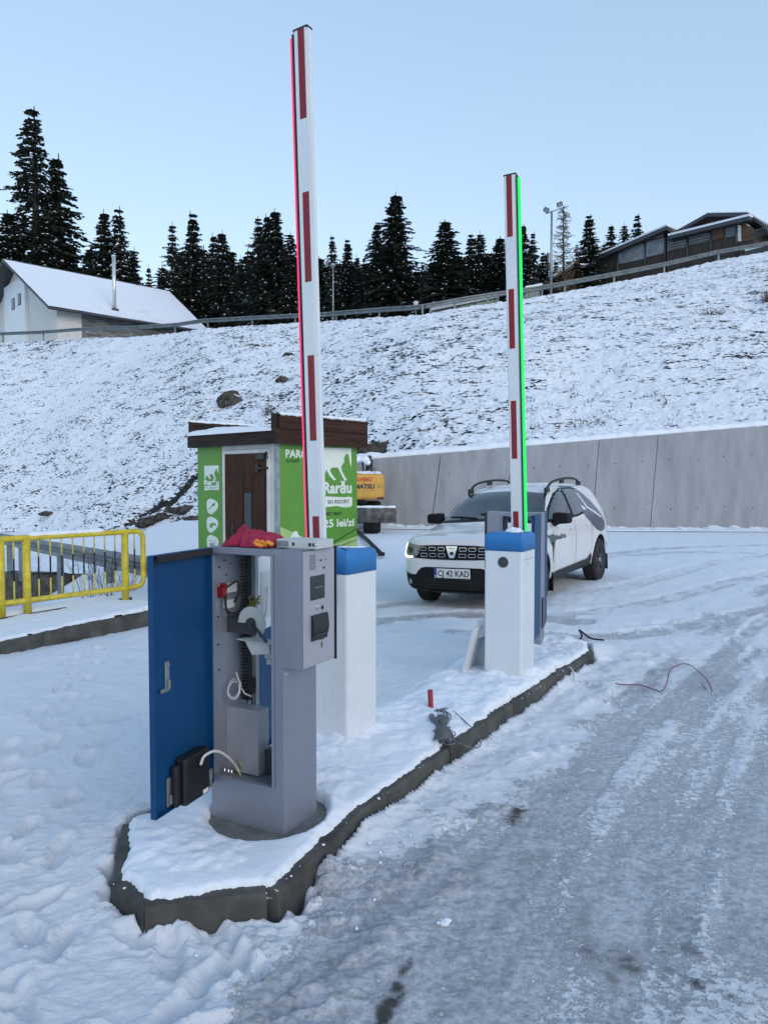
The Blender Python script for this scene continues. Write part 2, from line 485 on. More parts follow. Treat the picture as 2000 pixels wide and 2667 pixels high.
    for path in [((-1.9, 2.4), (-2.6, 6.5)), ((-1.5, 3.3), (-3.1, 8.0)), ((-2.8, 3.0), (-1.2, 6.5)), ((-.9, 2.1), (-2.4, 4.2)), ((2.4, 8.2), (6.5, 10.5)), ((2.2, 7.2), (5.2, 7.4)), ((3.2, 6.0), (4.0, 9.5)), ((-.2, 7), (-1.1, 12)), ((-.9, 6.2), (.2, 9))]:
        (x0, y0), (x1, y1) = path; L = math.hypot(x1 - x0, y1 - y0); nst = int(L / .33); an = math.atan2(y1 - y0, x1 - x0)
        for k in range(nst):
            t2 = k / nst; o = .09 * (1 if k % 2 else -1)
            fp.append((x0 + (x1 - x0) * t2 - math.sin(an) * o + rng.uniform(-.04, .04), y0 + (y1 - y0) * t2 + math.cos(an) * o + rng.uniform(-.04, .04), an + rng.uniform(-.2, .2), 1))
    for fx, fy, an, k in fp:
        m = (np.abs(X - fx) < .3) & (np.abs(Y - fy) < .3)
        if not m.any(): continue
        dx = X[m] - fx; dy = Y[m] - fy
        u = dx * math.cos(an) + dy * math.sin(an); v = -dx * math.sin(an) + dy * math.cos(an)
        r = np.sqrt((u / .13) ** 2 + (v / .05) ** 2) + .5 * n2[m]
        Z[m] += (-.034 * (1 - sst(.6, 1.1, r)) + .011 * np.exp(-((r - 1.3) / .25) ** 2)) * (1 - ice[m])
    dK, _k = seg_dist(X, Y, KERB)
    Z = np.where((dK < .12) & (dI <= .02) & ((X > -1.06) | (Y < 2.85)), np.minimum(Z, .070 + .05 * n2), Z)
    # sink below the island slab and the pavement slab
    Z = np.where(dI > 0.02, -0.06, Z)
    Z = np.where((walk > 0.10) & (walk < 1.0) & (Y < 10.2), base - 0.06, Z)
    Z = np.where(Y > 24, base - .02, Z)
    # shader
    m, nt, p = nodemat('ground_snow_and_ice'); L = nt.links.new
    tc = N(nt, 'ShaderNodeTexCoord')
    ai = N(nt, 'ShaderNodeAttribute', attribute_name='ice'); aw = N(nt, 'ShaderNodeAttribute', attribute_name='wet')
    mp = N(nt, 'ShaderNodeMapping'); mp.inputs['Rotation'].default_value = (0, 0, R(28)); mp.inputs['Scale'].default_value = (3.4, 1, 1)
    L(tc.outputs['Object'], mp.inputs[0])
    aw_ = N(nt, 'ShaderNodeAttribute', attribute_name='across'); sxy = N(nt, 'ShaderNodeSeparateXYZ'); L(tc.outputs['Object'], sxy.inputs[0])
    cb = N(nt, 'ShaderNodeCombineXYZ'); L(aw_.outputs['Fac'], cb.inputs[0])
    sy = N(nt, 'ShaderNodeMath', operation='MULTIPLY'); L(sxy.outputs['Y'], sy.inputs[0]); sy.inputs[1].default_value = 0.16; L(sy.outputs[0], cb.inputs[1])
    nS = N(nt, 'ShaderNodeTexNoise', Scale=7.0, Detail=6.0, Roughness=0.65); L(cb.outputs[0], nS.inputs['Vector'])
    nP = N(nt, 'ShaderNodeTexNoise', Scale=9.0, Detail=9.0, Roughness=0.78, Distortion=.6); L(tc.outputs['Object'], nP.inputs['Vector'])
    hm = N(nt, 'ShaderNodeMath', operation='MULTIPLY_ADD'); L(nP.outputs['Fac'], hm.inputs[0]); hm.inputs[1].default_value = .55
    h2 = N(nt, 'ShaderNodeMath', operation='MULTIPLY'); L(nS.outputs['Fac'], h2.inputs[0]); h2.inputs[1].default_value = .45; L(h2.outputs[0], hm.inputs[2])
    nA = type('o', (), {})(); nA.outputs = {'Fac': hm.outputs[0]}
    nB = N(nt, 'ShaderNodeTexNoise', Scale=34.0, Detail=7.0, Roughness=0.75); L(tc.outputs['Object'], nB.inputs['Vector'])
    nC = N(nt, 'ShaderNodeTexNoise', Scale=150.0, Detail=5.0, Roughness=0.7); L(tc.outputs['Object'], nC.inputs['Vector'])
    def math_(op, a, b=None, c=None):
        n = N(nt, 'ShaderNodeMath', operation=op)
        for i, q in enumerate((a, b, c)):
            if q is None: continue
            if isinstance(q, (int, float)): n.inputs[i].default_value = q
            else: L(q, n.inputs[i])
        return n.outputs[0]
    s1 = math_('ADD', nA.outputs['Fac'], nB.outputs['Fac'])
    s1 = math_('ADD', s1, math_('MULTIPLY', nC.outputs['Fac'], 0.5))
    s1 = math_('SUBTRACT', s1, 1.25)
    f = math_('ADD', ai.outputs['Fac'], math_('MULTIPLY', s1, 1.7))
    mr = N(nt, 'ShaderNodeMapRange', interpolation_type='SMOOTHSTEP'); mr.inputs[1].default_value = 0.36; mr.inputs[2].default_value = 0.66
    L(f, mr.inputs[0])
    gate = N(nt, 'ShaderNodeMapRange'); gate.inputs[1].default_value = 0.02; gate.inputs[2].default_value = 0.22; L(ai.outputs['Fac'], gate.inputs[0])
    fi = math_('MULTIPLY', mr.outputs[0], gate.outputs[0])
    mx = N(nt, 'ShaderNodeMix', data_type='RGBA')
    mx.inputs['A'].default_value = (*SNOWC, 1)
    # ice colour varies between milky and grey
    ic = N(nt, 'ShaderNodeMix', data_type='RGBA'); ic.inputs['A'].default_value = (0.29, 0.31, 0.34, 1); ic.inputs['B'].default_value = (0.67, 0.71, 0.77, 1)
    mr3 = N(nt, 'ShaderNodeMapRange'); mr3.inputs[1].default_value = 0.41; mr3.inputs[2].default_value = 0.58; L(math_('ADD', math_('MULTIPLY', nA.outputs['Fac'], .55), math_('MULTIPLY', nB.outputs['Fac'], .45)), mr3.inputs[0])
    L(mr3.outputs[0], ic.inputs['Factor'])
    L(ic.outputs['Result'], mx.inputs['B'])
    L(fi, mx.inputs['Factor'])
    mw = N(nt, 'ShaderNodeMix', data_type='RGBA'); mw.inputs['B'].default_value = (0.055, 0.056, 0.05, 1)
    fw = math_('ADD', aw.outputs['Fac'], math_('MULTIPLY', s1, 0.9))
    mr2 = N(nt, 'ShaderNodeMapRange', interpolation_type='SMOOTHSTEP'); mr2.inputs[1].default_value = 0.30; mr2.inputs[2].default_value = 1.05; L(fw, mr2.inputs[0])
    gw = N(nt, 'ShaderNodeMapRange'); gw.inputs[1].default_value = 0.02; gw.inputs[2].default_value = 0.2; L(aw.outputs['Fac'], gw.inputs[0])
    fw2 = math_('MULTIPLY', mr2.outputs[0], gw.outputs[0])
    L(mx.outputs['Result'], mw.inputs['A']); L(fw2, mw.inputs['Factor'])
    L(mw.outputs['Result'], p.inputs['Base Color'])
    ro = N(nt, 'ShaderNodeMapRange'); ro.inputs[3].default_value = 0.8; ro.inputs[4].default_value = 0.36; L(fi, ro.inputs[0]); L(ro.outputs[0], p.inputs['Roughness'])
    p.inputs['Specular IOR Level'].default_value = 0.35
    bh = math_('ADD', math_('MULTIPLY', nB.outputs['Fac'], 1.3), math_('MULTIPLY', nC.outputs['Fac'], 0.5))
    # tread prints pressed into the ice along the wheel lines
    trd = None
    for wc in (.62, 1.18, 1.85, 2.6):
        dd = math_('ABSOLUTE', math_('SUBTRACT', aw_.outputs['Fac'], wc + .0))
        band = N(nt, 'ShaderNodeMapRange'); band.inputs[1].default_value = .095; band.inputs[2].default_value = .075; L(dd, band.inputs[0])
        sn = math_('SINE', math_('ADD', math_('MULTIPLY', sxy.outputs['Y'], 150.0), math_('MULTIPLY', dd, 70.0)))
        v_ = math_('MULTIPLY', band.outputs[0], math_('GREATER_THAN', sn, .25)); trd = v_ if trd is None else math_('MAXIMUM', trd, v_)
    tm = N(nt, 'ShaderNodeMapRange'); tm.inputs[1].default_value = .50; tm.inputs[2].default_value = .62; L(nS.outputs['Fac'], tm.inputs[0])
    trd = math_('MULTIPLY', math_('MULTIPLY', trd, tm.outputs[0]), gate.outputs[0])
    bh = math_('SUBTRACT', bh, math_('MULTIPLY', fi, 0.9)); bh = math_('ADD', bh, math_('MULTIPLY', trd, .45))
    b = N(nt, 'ShaderNodeBump', Strength=0.8, Distance=0.016); L(bh, b.inputs['Height']); L(b.outputs[0], p.inputs['Normal'])
    M['ground'] = m
    o = grid_mesh('ground', X, Y, Z, m, None, {'ice': ice, 'wet': wet, 'across': w})
    tag(o, kind='structure')
    # the land reaching the horizon
    mb = MB(); mb.add([(-2500, -2500, -2.2), (2500, -2500, -2.2), (2500, 2500, -2.2), (-2500, 2500, -2.2)], [[0, 1, 2, 3]])
    tag(mb.build('land', M['snow_far']), kind='structure')
build_ground()

# ---------------------------------------------------------------- island kerb and snow
def kerb_blocks(path, name, h=0.13, wid=0.16, blk=1.0, gap=0.02, zf=lambda x, y: 0.0, inset=.018, side=1):
    """concrete blocks along a polyline; wid goes to the left of travel (side=1)"""
    mb = MB()
    for i, (p, q) in enumerate(zip(path[:-1], path[1:])):
        p = Vector((*p, 0)); q = Vector((*q, 0)); L = (q - p).length
        t = (q - p) / L; nrm = Vector((-t.y, t.x, 0)) * side
        n = max(1, round(L / blk))
        for k in range(n):
            a = p + t * (L * k / n + gap / 2); b = p + t * (L * (k + 1) / n - gap / 2)
            jz = random.uniform(-.004, .004); jx = nrm * random.uniform(-.004, .004)
            z0 = zf(a.x, a.y); z1 = zf(b.x, b.y)
            V = []
            for e, zz in ((a, z0), (b, z1)):
                e = e + jx
                V += [e + Vector((0, 0, zz - .12)), e + nrm * inset * .6 + Vector((0, 0, zz + h - .018 + jz)), e + nrm * inset + Vector((0, 0, zz + h + jz)),
                      e + nrm * wid + Vector((0, 0, zz + h + jz)), e + nrm * wid + Vector((0, 0, zz - .12))]
            mb.add(V, [[0, 1, 2, 3, 4], [9, 8, 7, 6, 5]] + [[j, 5 + j, 5 + (j + 1) % 5, (j + 1) % 5][::-1] for j in range(5)])
    return mb
random.seed(3)
_a, _b = Vector(KERB[3]), Vector(KERB[5]); kp = [KERB[0], KERB[2], KERB[3], tuple(_b + (_a - _b).normalized() * .035)]
mb = kerb_blocks(kp, 'kerb')
mb2 = kerb_blocks(KERB[5:], 'kerb')
mb.add(mb2.v, mb2.f)
tag(mb.build('kerb', M['kerb']), kind='structure')

PADC = (-0.555, 3.515)
def build_island_snow():
    e = Vector((.512, .859)); nn = Vector((.859, -.512))            # along, to the road
    s = np.arange(-1.6, 5.4, .0115); w = np.arange(1.05, -1.3, -.0115)
    S, W = np.meshgrid(s, w, indexing='ij')
    ox, oy = -.45, 3.55
    X = ox + S * e.x + W * nn.x; Y = oy + S * e.y + W * nn.y
    d = sdf(X, Y, ISL)
    n1 = fbm(X * 2.2, Y * 2.2, 4); n2 = fbm(X * 8, Y * 8, 4, .6); n3 = fbm(X * 30, Y * 30, 3, .6)
    lw, ls = seg_dist(X, Y, KERB)
    road = np.minimum(lw, 9)                                         # distance to exposed kerb edge
    onleft = sst(0.25, .6, lw) * (d < .25)                           # far from the kerb: the buried left side
    edge = d - 0.046 - .045 * np.clip(n2 + .05, -.06, .6) - .02 * np.clip(n1, -.06, .5) - .012 * n3
    pr = np.hypot(X - PADC[0], Y - PADC[1]) - .272 - .035 * n1 - .02 * n2
    pr = pr + .05 * sst(0, .3, -(X - PADC[0]) * .5)                   # snow creeps in on the left
    thick = .042 + .05 * n1 + .022 * n2 + .003 * n3
    for c_, a_ in ((onz(906, 1952, .13), R(-32)), (onz(1358, 1783, .13), R(-28.5))):
        bx = Vector((math.cos(a_), math.sin(a_))); by = Vector((-math.sin(a_), math.cos(a_)))
        cx = c_.x - bx.x * .155 + by.x * .16; cy = c_.y - bx.y * .155 + by.y * .16
        u = np.abs((X - cx) * bx.x + (Y - cy) * bx.y) - .155; v = np.abs((X - cx) * by.x + (Y - cy) * by.y) - .16
        dd = np.hypot(np.maximum(u, 0), np.maximum(v, 0)); thick = thick + (.020 + .035 * np.clip(n2 + .2, 0, 1)) * np.exp(-(dd / .045) ** 2)
    thick = np.clip(thick, .030, .2)
    # trodden area near the first barrier
    tx = np.exp(-(((X + .05) / .35) ** 2 + ((Y - 4.1) / .5) ** 2)); thick = thick * (1 - .45 * tx)
    LEFT = [KERB[0]] + [ISL[k] for k in range(len(ISL) - 1, len(KERB) - 1, -1)]
    dl, _ = seg_dist(X, Y, LEFT)
    isl = dl < lw
    rim = np.sqrt(np.clip(edge / .028, 0, 1)) * .8 + .2 * sst(0, .10, edge)
    rim = np.maximum(rim, sst(.16, .26, lw) * (isl | (lw > .25)))
    rimp = np.sqrt(np.clip(pr / .04, 0, 1))
    Z = .118 + (thick + .014) * np.minimum(rim, rimp)
    Z = np.where(((edge < 0) & ~isl & (lw < .16)) | (pr < 0), .095, Z)
    slope = sst(-.40, .10, d)
    Zl = -.09 + (Z + .09) * slope * (1 - (1 - sst(-.02, .50, lw - dl)) * (1 - sst(-.10, .12, d))) + .02 * n2 * (1 - slope)
    bl = np.maximum(sst(.02, .20, lw - dl), sst(.06, 0, d) * isl) * (pr > .05)
    Z = Z * (1 - bl) + Zl * bl
    keep = ((d > .022) | (isl & (d > -.45) & (lw > .03) & (W < -.1) & (S < 4.2))) & (pr > -.03)
    o = grid_mesh('island_snow', X, Y, Z, M['snow'], keep)
    tag(o, kind='structure')
    # the paved top below the snow
    mb = MB(); mb.poly_prism([(p[0], p[1], -.08) for p in [ISL[i] for i in range(len(ISL))]], (0, 0, .205))
    C0 = Vector((sum(p[0] for p in ISL) / len(ISL), sum(p[1] for p in ISL) / len(ISL)))
    vs = []
    for (x, y, z) in mb.v:
        q = Vector((x, y)) + (C0 - Vector((x, y))).normalized() * .06
        vs.append((q.x, q.y, z))
    mb.v = vs
    tag(mb.build('island_paving', M['kerb']), kind='structure')
    # loose snow crumbs on the kerb edge and on the ice
    random.seed(11)
    cr = MB()
    def crumb(p, r):
        bm = bmesh.new(); bmesh.ops.create_icosphere(bm, subdivisions=1, radius=r)
        for v in bm.verts: v.co *= random.uniform(.7, 1.25); v.co.z *= .7
        cr.bm(bm, 0, True, Matrix.Translation(p))
    for (a, b) in zip(KERB[2:-1], KERB[3:]):
        L = math.hypot(b[0] - a[0], b[1] - a[1])
        for k in range(int(L * 30)):
            t = random.random(); x = a[0] + (b[0] - a[0]) * t; y = a[1] + (b[1] - a[1]) * t
            nx, ny = (b[1] - a[1]) / L, -(b[0] - a[0]) / L
            if random.random() < .25: o = random.uniform(-.03, -.008); z = .133
            else: o = random.uniform(.03, .32) ** 1.0; z = .02 + max(0, .03 - .1 * o)
            crumb(Vector((x + nx * o, y + ny * o, z - .006)), random.choice([.003, .003, .004, .006, .009]))
    for k in range(90):
        p = onz(random.uniform(750, 1980), random.uniform(1850, 2660), .012)
        crumb(p, random.choice([.002, .003, .003, .004]))
    p = onz(1150, 2400, .006)
    for k in range(9): crumb(p + Vector((random.uniform(-.03, .03), random.uniform(-.015, .015), 0)), random.uniform(.008, .018))
    tag(cr.build('snow_crumbs', M['snow']), 'loose crumbs of snow scattered along the kerb and over the ice', None, None, 'stuff')
build_island_snow()

# round concrete pad of the kiosk (top of the foundation, flush with the island)
mb = MB(); mb.lathe([(.30, -.05), (.305, .128), (.295, .134)], 56, 0, Matrix.Translation((PADC[0], PADC[1], 0)), False)
tag(mb.build('concrete_pad', M['pad']), kind='structure')

# ---------------------------------------------------------------- left pavement
def build_pavement():
    P = [Vector((*p, 0)) for p in WALKK]
    mb = kerb_blocks(WALKK, 'k', h=.115, wid=.15, blk=.85, inset=.012, side=1)
    tag(mb.build('pavement_kerb', M['kerb']), kind='structure')
    e = Vector((.50, .866, 0)); nn = Vector((-.866, .50, 0))
    s = np.arange(-5.5, 3.2, .03); w = np.arange(-.04, 1.30, .02)
    S, W = np.meshgrid(s, w, indexing='ij')
    ox, oy = -3.74, 7.43
    X = ox + S * e.x + W * nn.x; Y = oy + S * e.y + W * nn.y
    d, sd = seg_dist(X, Y, WALKK); d = np.where(sd < 0, d, -d)
    n1 = fbm(X * 2, Y * 2, 4); n2 = fbm(X * 7, Y * 7, 4, .6)
    ed = d - .045 - .05 * np.clip(n2, -.2, .6)
    lip = np.exp(-((d - 1.02 - .06 * n1) / .03) ** 2)
    Z = .113 + (.04 + .02 * n1 + .01 * n2) * np.sqrt(np.clip(ed / .03, 0, 1))
    Z = Z - .03 * sst(.95, 1.0, d + .04 * n2) * (1 - sst(1.06, 1.1, d)) + .03 * sst(1.08, 1.12, d)
    Z = np.where(d > 1.22, Z - .2 * sst(1.2, 1.3, d), Z)
    Z = np.where(ed < 0, .09, Z)
    endk = (S < 2.35 + .1 * n1)
    tag(grid_mesh('pavement_snow', X, Y, Z, M['snow'], (d > .022) & endk), kind='structure')
    # edging strip under the railing
    a = Vector((ox, oy, 0)) + e * -5.5 + nn * 1.02; b = Vector((ox, oy, 0)) + e * 2.55 + nn * 1.0
    mb = kerb_blocks([a.xy[:], b.xy[:]], 'k', h=.15, wid=.06, blk=1.0, inset=.004, side=1)
    tag(mb.build('pavement_edging', M['kerb']), kind='structure')
    mb = MB(); mb.poly_prism([tuple(Vector((ox, oy, -.2)) + e * q + nn * r) for q, r in ((-5.5, .1), (2.3, .1), (2.3, 1.2), (-5.5, 1.2))], (0, 0, .305))
    tag(mb.build('pavement', M['kerb']), kind='structure')
build_pavement()

# ============================================================ HILLSIDE
# az (X/Y), base distance, base height, crest pixel row
HILL = [(-1.4, 60, -1.3, 905), (-.75, 50, -1.3, 895), (-.50, 42, -1.3, 893), (-.44, 40, -1.1, 888), (-.385, 37, -.9, 880), (-.328, 35, -.6, 878), (-.27, 33.5, -.4, 868), (-.235, 32, -.3, 856),
        (-.15, 30, -.1, 845), (-.08, 28.6, .1, 837), (-.02, 28.1, 1.2, 828), (.05, 27.9, 2.55, 820), (.10, 27.5, 2.66, 801), (.15, 27.2, 2.78, 786), (.20, 26.8, 2.9, 772), (.2345, 26.7, 2.97, 759), (.298, 26.5, 3.12, 735),
        (.3625, 26.4, 3.25, 709), (.4325, 26.3, 3.41, 676), (.50, 26.2, 3.56, 652), (.75, 26.2, 4.0, 560), (1.4, 27, 4.4, 440)]
CREST_D = [(-1.4, 95), (-.75, 82), (-.5, 72), (-.44, 70), (-.235, 55.6), (-.08, 50.7), (.05, 45), (.2, 46), (.35, 50), (.5, 55), (.75, 60), (1.4, 70)]
HA = np.array(HILL); CD = np.array(CREST_D)
def crest_pt(a, dz=0.0):
    D = float(np.interp(a, CD[:, 0], CD[:, 1])); py = float(np.interp(a, HA[:, 0], HA[:, 3]))
    p = at(1000 + 2000 * a, py, D)
    return Vector((a * D, D, p.z + dz))
def hill_pt(a, t, dz=0.0):
    D0 = float(np.interp(a, HA[:, 0], HA[:, 1])); z0 = float(np.interp(a, HA[:, 0], HA[:, 2]))
    c = crest_pt(a); D = D0 + (c.y - D0) * t
    return Vector((a * D, D, z0 + (c.z - z0) * t + dz))
def build_hill():
    a = np.concatenate([np.linspace(-1.4, -.56, 40), np.linspace(-.555, .555, 620), np.linspace(.56, 1.4, 40)])
    t = np.concatenate([[-.002], np.linspace(0, 1.0, 420), [1.02, 1.08, 1.2, 1.5, 2.2, 4.0]])
    A, T = np.meshgrid(a, t, indexing='xy')
    D0 = np.interp(A, HA[:, 0], HA[:, 1]); z0 = np.interp(A, HA[:, 0], HA[:, 2])
    D1 = np.interp(A, CD[:, 0], CD[:, 1])
    cz = np.array([crest_pt(float(q)).z for q in a])[None, :] + 0 * T
    Dd = D0 + (D1 - D0) * np.minimum(T, 1.0) + (D1 - D0) * np.maximum(T - 1, 0) * 1.6
    X = A * Dd; Y = Dd
    Z = z0 + (cz - z0) * np.minimum(T, 1) - .5 * sst(1.0, 1.1, T)
    prof = np.sin(np.clip(T, 0, 1) * math.pi)
    n0 = fbm(X * .10, Y * .10, 4); n1 = fbm(X * .8, Y * .8, 5, .6); n2 = fbm(X * 3.1, Y * 3.1, 4, .65)
    Z = Z + prof * .9 * n0 + sst(0, .05, T) * (1 - sst(.985, 1, T)) * (.13 * n1) + .075 * n2 * (1 - sst(1.0, 1.02, T))
    Z = np.where(T < 0, -2.0 + 0 * T, Z)
    # bare amount: more on the right flank and at the foot near the hut
    bare = .44 + .38 * n0 + .10 * sst(-.05, -.25, A) + .13 * sst(-.05, .05, A) * (1 - sst(.10, .28, A)) * (1 - sst(.45, .85, T)) + .30 * sst(-.34, -.22, A) * (1 - sst(-.05, .0, A)) * (1 - sst(.03, .32, T))
    def gully(pts, wd):
        d, _ = seg_dist(A * 2000 + 1000, 1250 - (Z - EYE) * 2000 / Dd, pts)
        return (1 - sst(wd * .3, wd, d + 5 * n2))
    gl = np.maximum(gully([(520, 1225), (490, 1262), (455, 1300), (400, 1325), (330, 1362)], 11), gully([(975, 1150), (1000, 1175), (940, 1195), (925, 1230)], 15))
    bare = bare + .9 * gl; Z = Z - .15 * gl
    m, nt, p = nodemat('hill_snow_and_grass'); L = nt.links.new
    tc = N(nt, 'ShaderNodeTexCoord'); at_ = N(nt, 'ShaderNodeAttribute', attribute_name='bare')
    mp = N(nt, 'ShaderNodeMapping'); mp.inputs['Scale'].default_value = (.85, 1.0, 3.0); L(tc.outputs['Object'], mp.inputs[0])
    nA = N(nt, 'ShaderNodeTexNoise', Scale=4.2, Detail=4.0, Roughness=0.62); L(mp.outputs[0], nA.inputs['Vector'])
    nB = N(nt, 'ShaderNodeTexNoise', Scale=.8, Detail=4.0); L(mp.outputs[0], nB.inputs['Vector'])
    s = N(nt, 'ShaderNodeMath', operation='MULTIPLY_ADD'); L(nB.outputs['Fac'], s.inputs[0]); s.inputs[1].default_value = .50; L(nA.outputs['Fac'], s.inputs[2])
    s2 = N(nt, 'ShaderNodeMath', operation='MULTIPLY_ADD'); L(at_.outputs['Fac'], s2.inputs[0]); s2.inputs[1].default_value = .22; L(s.outputs[0], s2.inputs[2])
    mr = N(nt, 'ShaderNodeMapRange', interpolation_type='SMOOTHSTEP'); mr.inputs[1].default_value = .945; mr.inputs[2].default_value = .985; L(s2.outputs[0], mr.inputs[0])
    mx = N(nt, 'ShaderNodeMix', data_type='RGBA'); mx.inputs['A'].default_value = (*SNOWC, 1); mx.inputs['B'].default_value = (.024, .025, .027, 1)
    L(mr.outputs[0], mx.inputs['Factor']); L(mx.outputs['Result'], p.inputs['Base Color'])
    p.inputs['Roughness'].default_value = .85; p.inputs['Specular IOR Level'].default_value = .2
    b = N(nt, 'ShaderNodeBump', Strength=.8, Distance=.12); L(nA.outputs['Fac'], b.inputs['Height']); L(b.outputs[0], p.inputs['Normal'])
    M['hill'] = m
    tag(grid_mesh('hill', X, Y, Z, m, None, {'bare': bare}), kind='structure')
build_hill()

# dry grass poking through the snow on the slope
def build_grass():
    random.seed(21); mb = MB()
    for k in range(2600):
        a = random.uniform(-.56, .6); t = random.random() ** 1.3 * .97
        if a < -.1 and random.random() < .45: continue
        if fbm(np.array([a * 30]), np.array([t * 9]), 3)[0] < .05: continue
        p = hill_pt(a, t)
        p.z += .03
        for j in range(3):
            h = random.uniform(.08, .28); q = p + Vector((random.uniform(-.15, .15), random.uniform(-.1, .1), -.08))
            dx = random.uniform(-.22, .22); wd = .008 + .012 * random.random()
            mb.add([q, q + Vector((wd * 2, 0, 0)), q + Vector((dx, .02, h))], [[0, 1, 2]])
    tag(mb.build('dry_grass', M['twig']), 'dry grass tufts poking through the snow of the slope', None, None, 'stuff')
build_grass()

def rock(name, p, r, label, squash=(1, .8, .75), seed=1, snow=True):
    random.seed(seed); bm = bmesh.new(); bmesh.ops.create_icosphere(bm, subdivisions=4, radius=1)
    off = random.random() * 50
    for v in bm.verts:
        c = v.co; x = np.array([c.x * 1.4 + off]); y = np.array([c.y * 1.4 + c.z * 2.1 + off])
        k = 1 + .55 * float(fbm(x, y, 4, .55)[0])
        v.co = Vector((c.x * squash[0] * r * k, c.y * squash[1] * r * k, c.z * squash[2] * r * k))
    mb = MB(); mb.bm(bm, 0, False)
    root = empty(name, p, 0, label, 'boulder')
    mb.build('stone', M['rock'], root)
    if snow:
        bm = bmesh.new(); bmesh.ops.create_icosphere(bm, subdivisions=3, radius=1)
        for v in bm.verts: v.co = Vector((v.co.x * r * .55 * squash[0] + random.uniform(-.03, .03) * r, v.co.y * r * .5, v.co.z * r * .12 + random.uniform(-.02, .02) * r))
        mb = MB(); mb.bm(bm, 0, True, Matrix.Translation((r * .1, .1 * r, r * .74 * squash[2])) @ Matrix.Rotation(.25, 4, 'Y'))
        mb.build('snow_cap', M['snow'], root)
    return root
def hill_at(px, py):
    """point of the slope under a pixel"""
    a = (px - 1000) / 2000.0; lo, hi = 0.0, 1.0
    for k in range(30):
        mid = (lo + hi) / 2; q = hill_pt(a, mid)
        y = 1250 - (q.z - EYE) * 2000 / q.y
        if y > py: lo = mid
        else: hi = mid
    return hill_pt(a, lo)
for i, (px, py, r, sq, lb, sn) in enumerate([
    (608, 1050, .68, (1.15, .8, .72), 'large dark brown boulder on the snowy slope above the green hut', True),
    (737, 1006, .33, (1.1, .8, .8), 'small round dark boulder on the slope just left of the left white arm', False),
    (755, 937, .28, (1.2, .8, .6), 'small dark stone on the upper slope beside the pink light strip', False),
    (387, 1366, .42, (1.3, .8, .55), 'grey flat stone at the foot of the slope, end of the dark gully', False),
    (418, 1352, .42, (1.3, .8, .55), 'brown grey stone just right of the flat stone at the slope foot', False),
    (478, 1333, .5, (1.4, .8, .45), 'wide dark stone low on the slope left of the green hut', False),
    (505, 1362, .42, (1.2, .8, .6), 'dark stone at the slope foot touching the left edge of the green hut', False),
    (120, 1348, .26, (1.3, .8, .5), 'small lone stone low on the slope above the yellow railing', False),
    (968, 1178, .55, (1.5, .8, .6), 'dark rocky outcrop above the excavator at the end of the concrete wall', True)]):
    p = hill_at(px, py); p.z += .22 if r < .4 else .05; rock('boulder', p, r, lb, sq, 40 + i, sn)

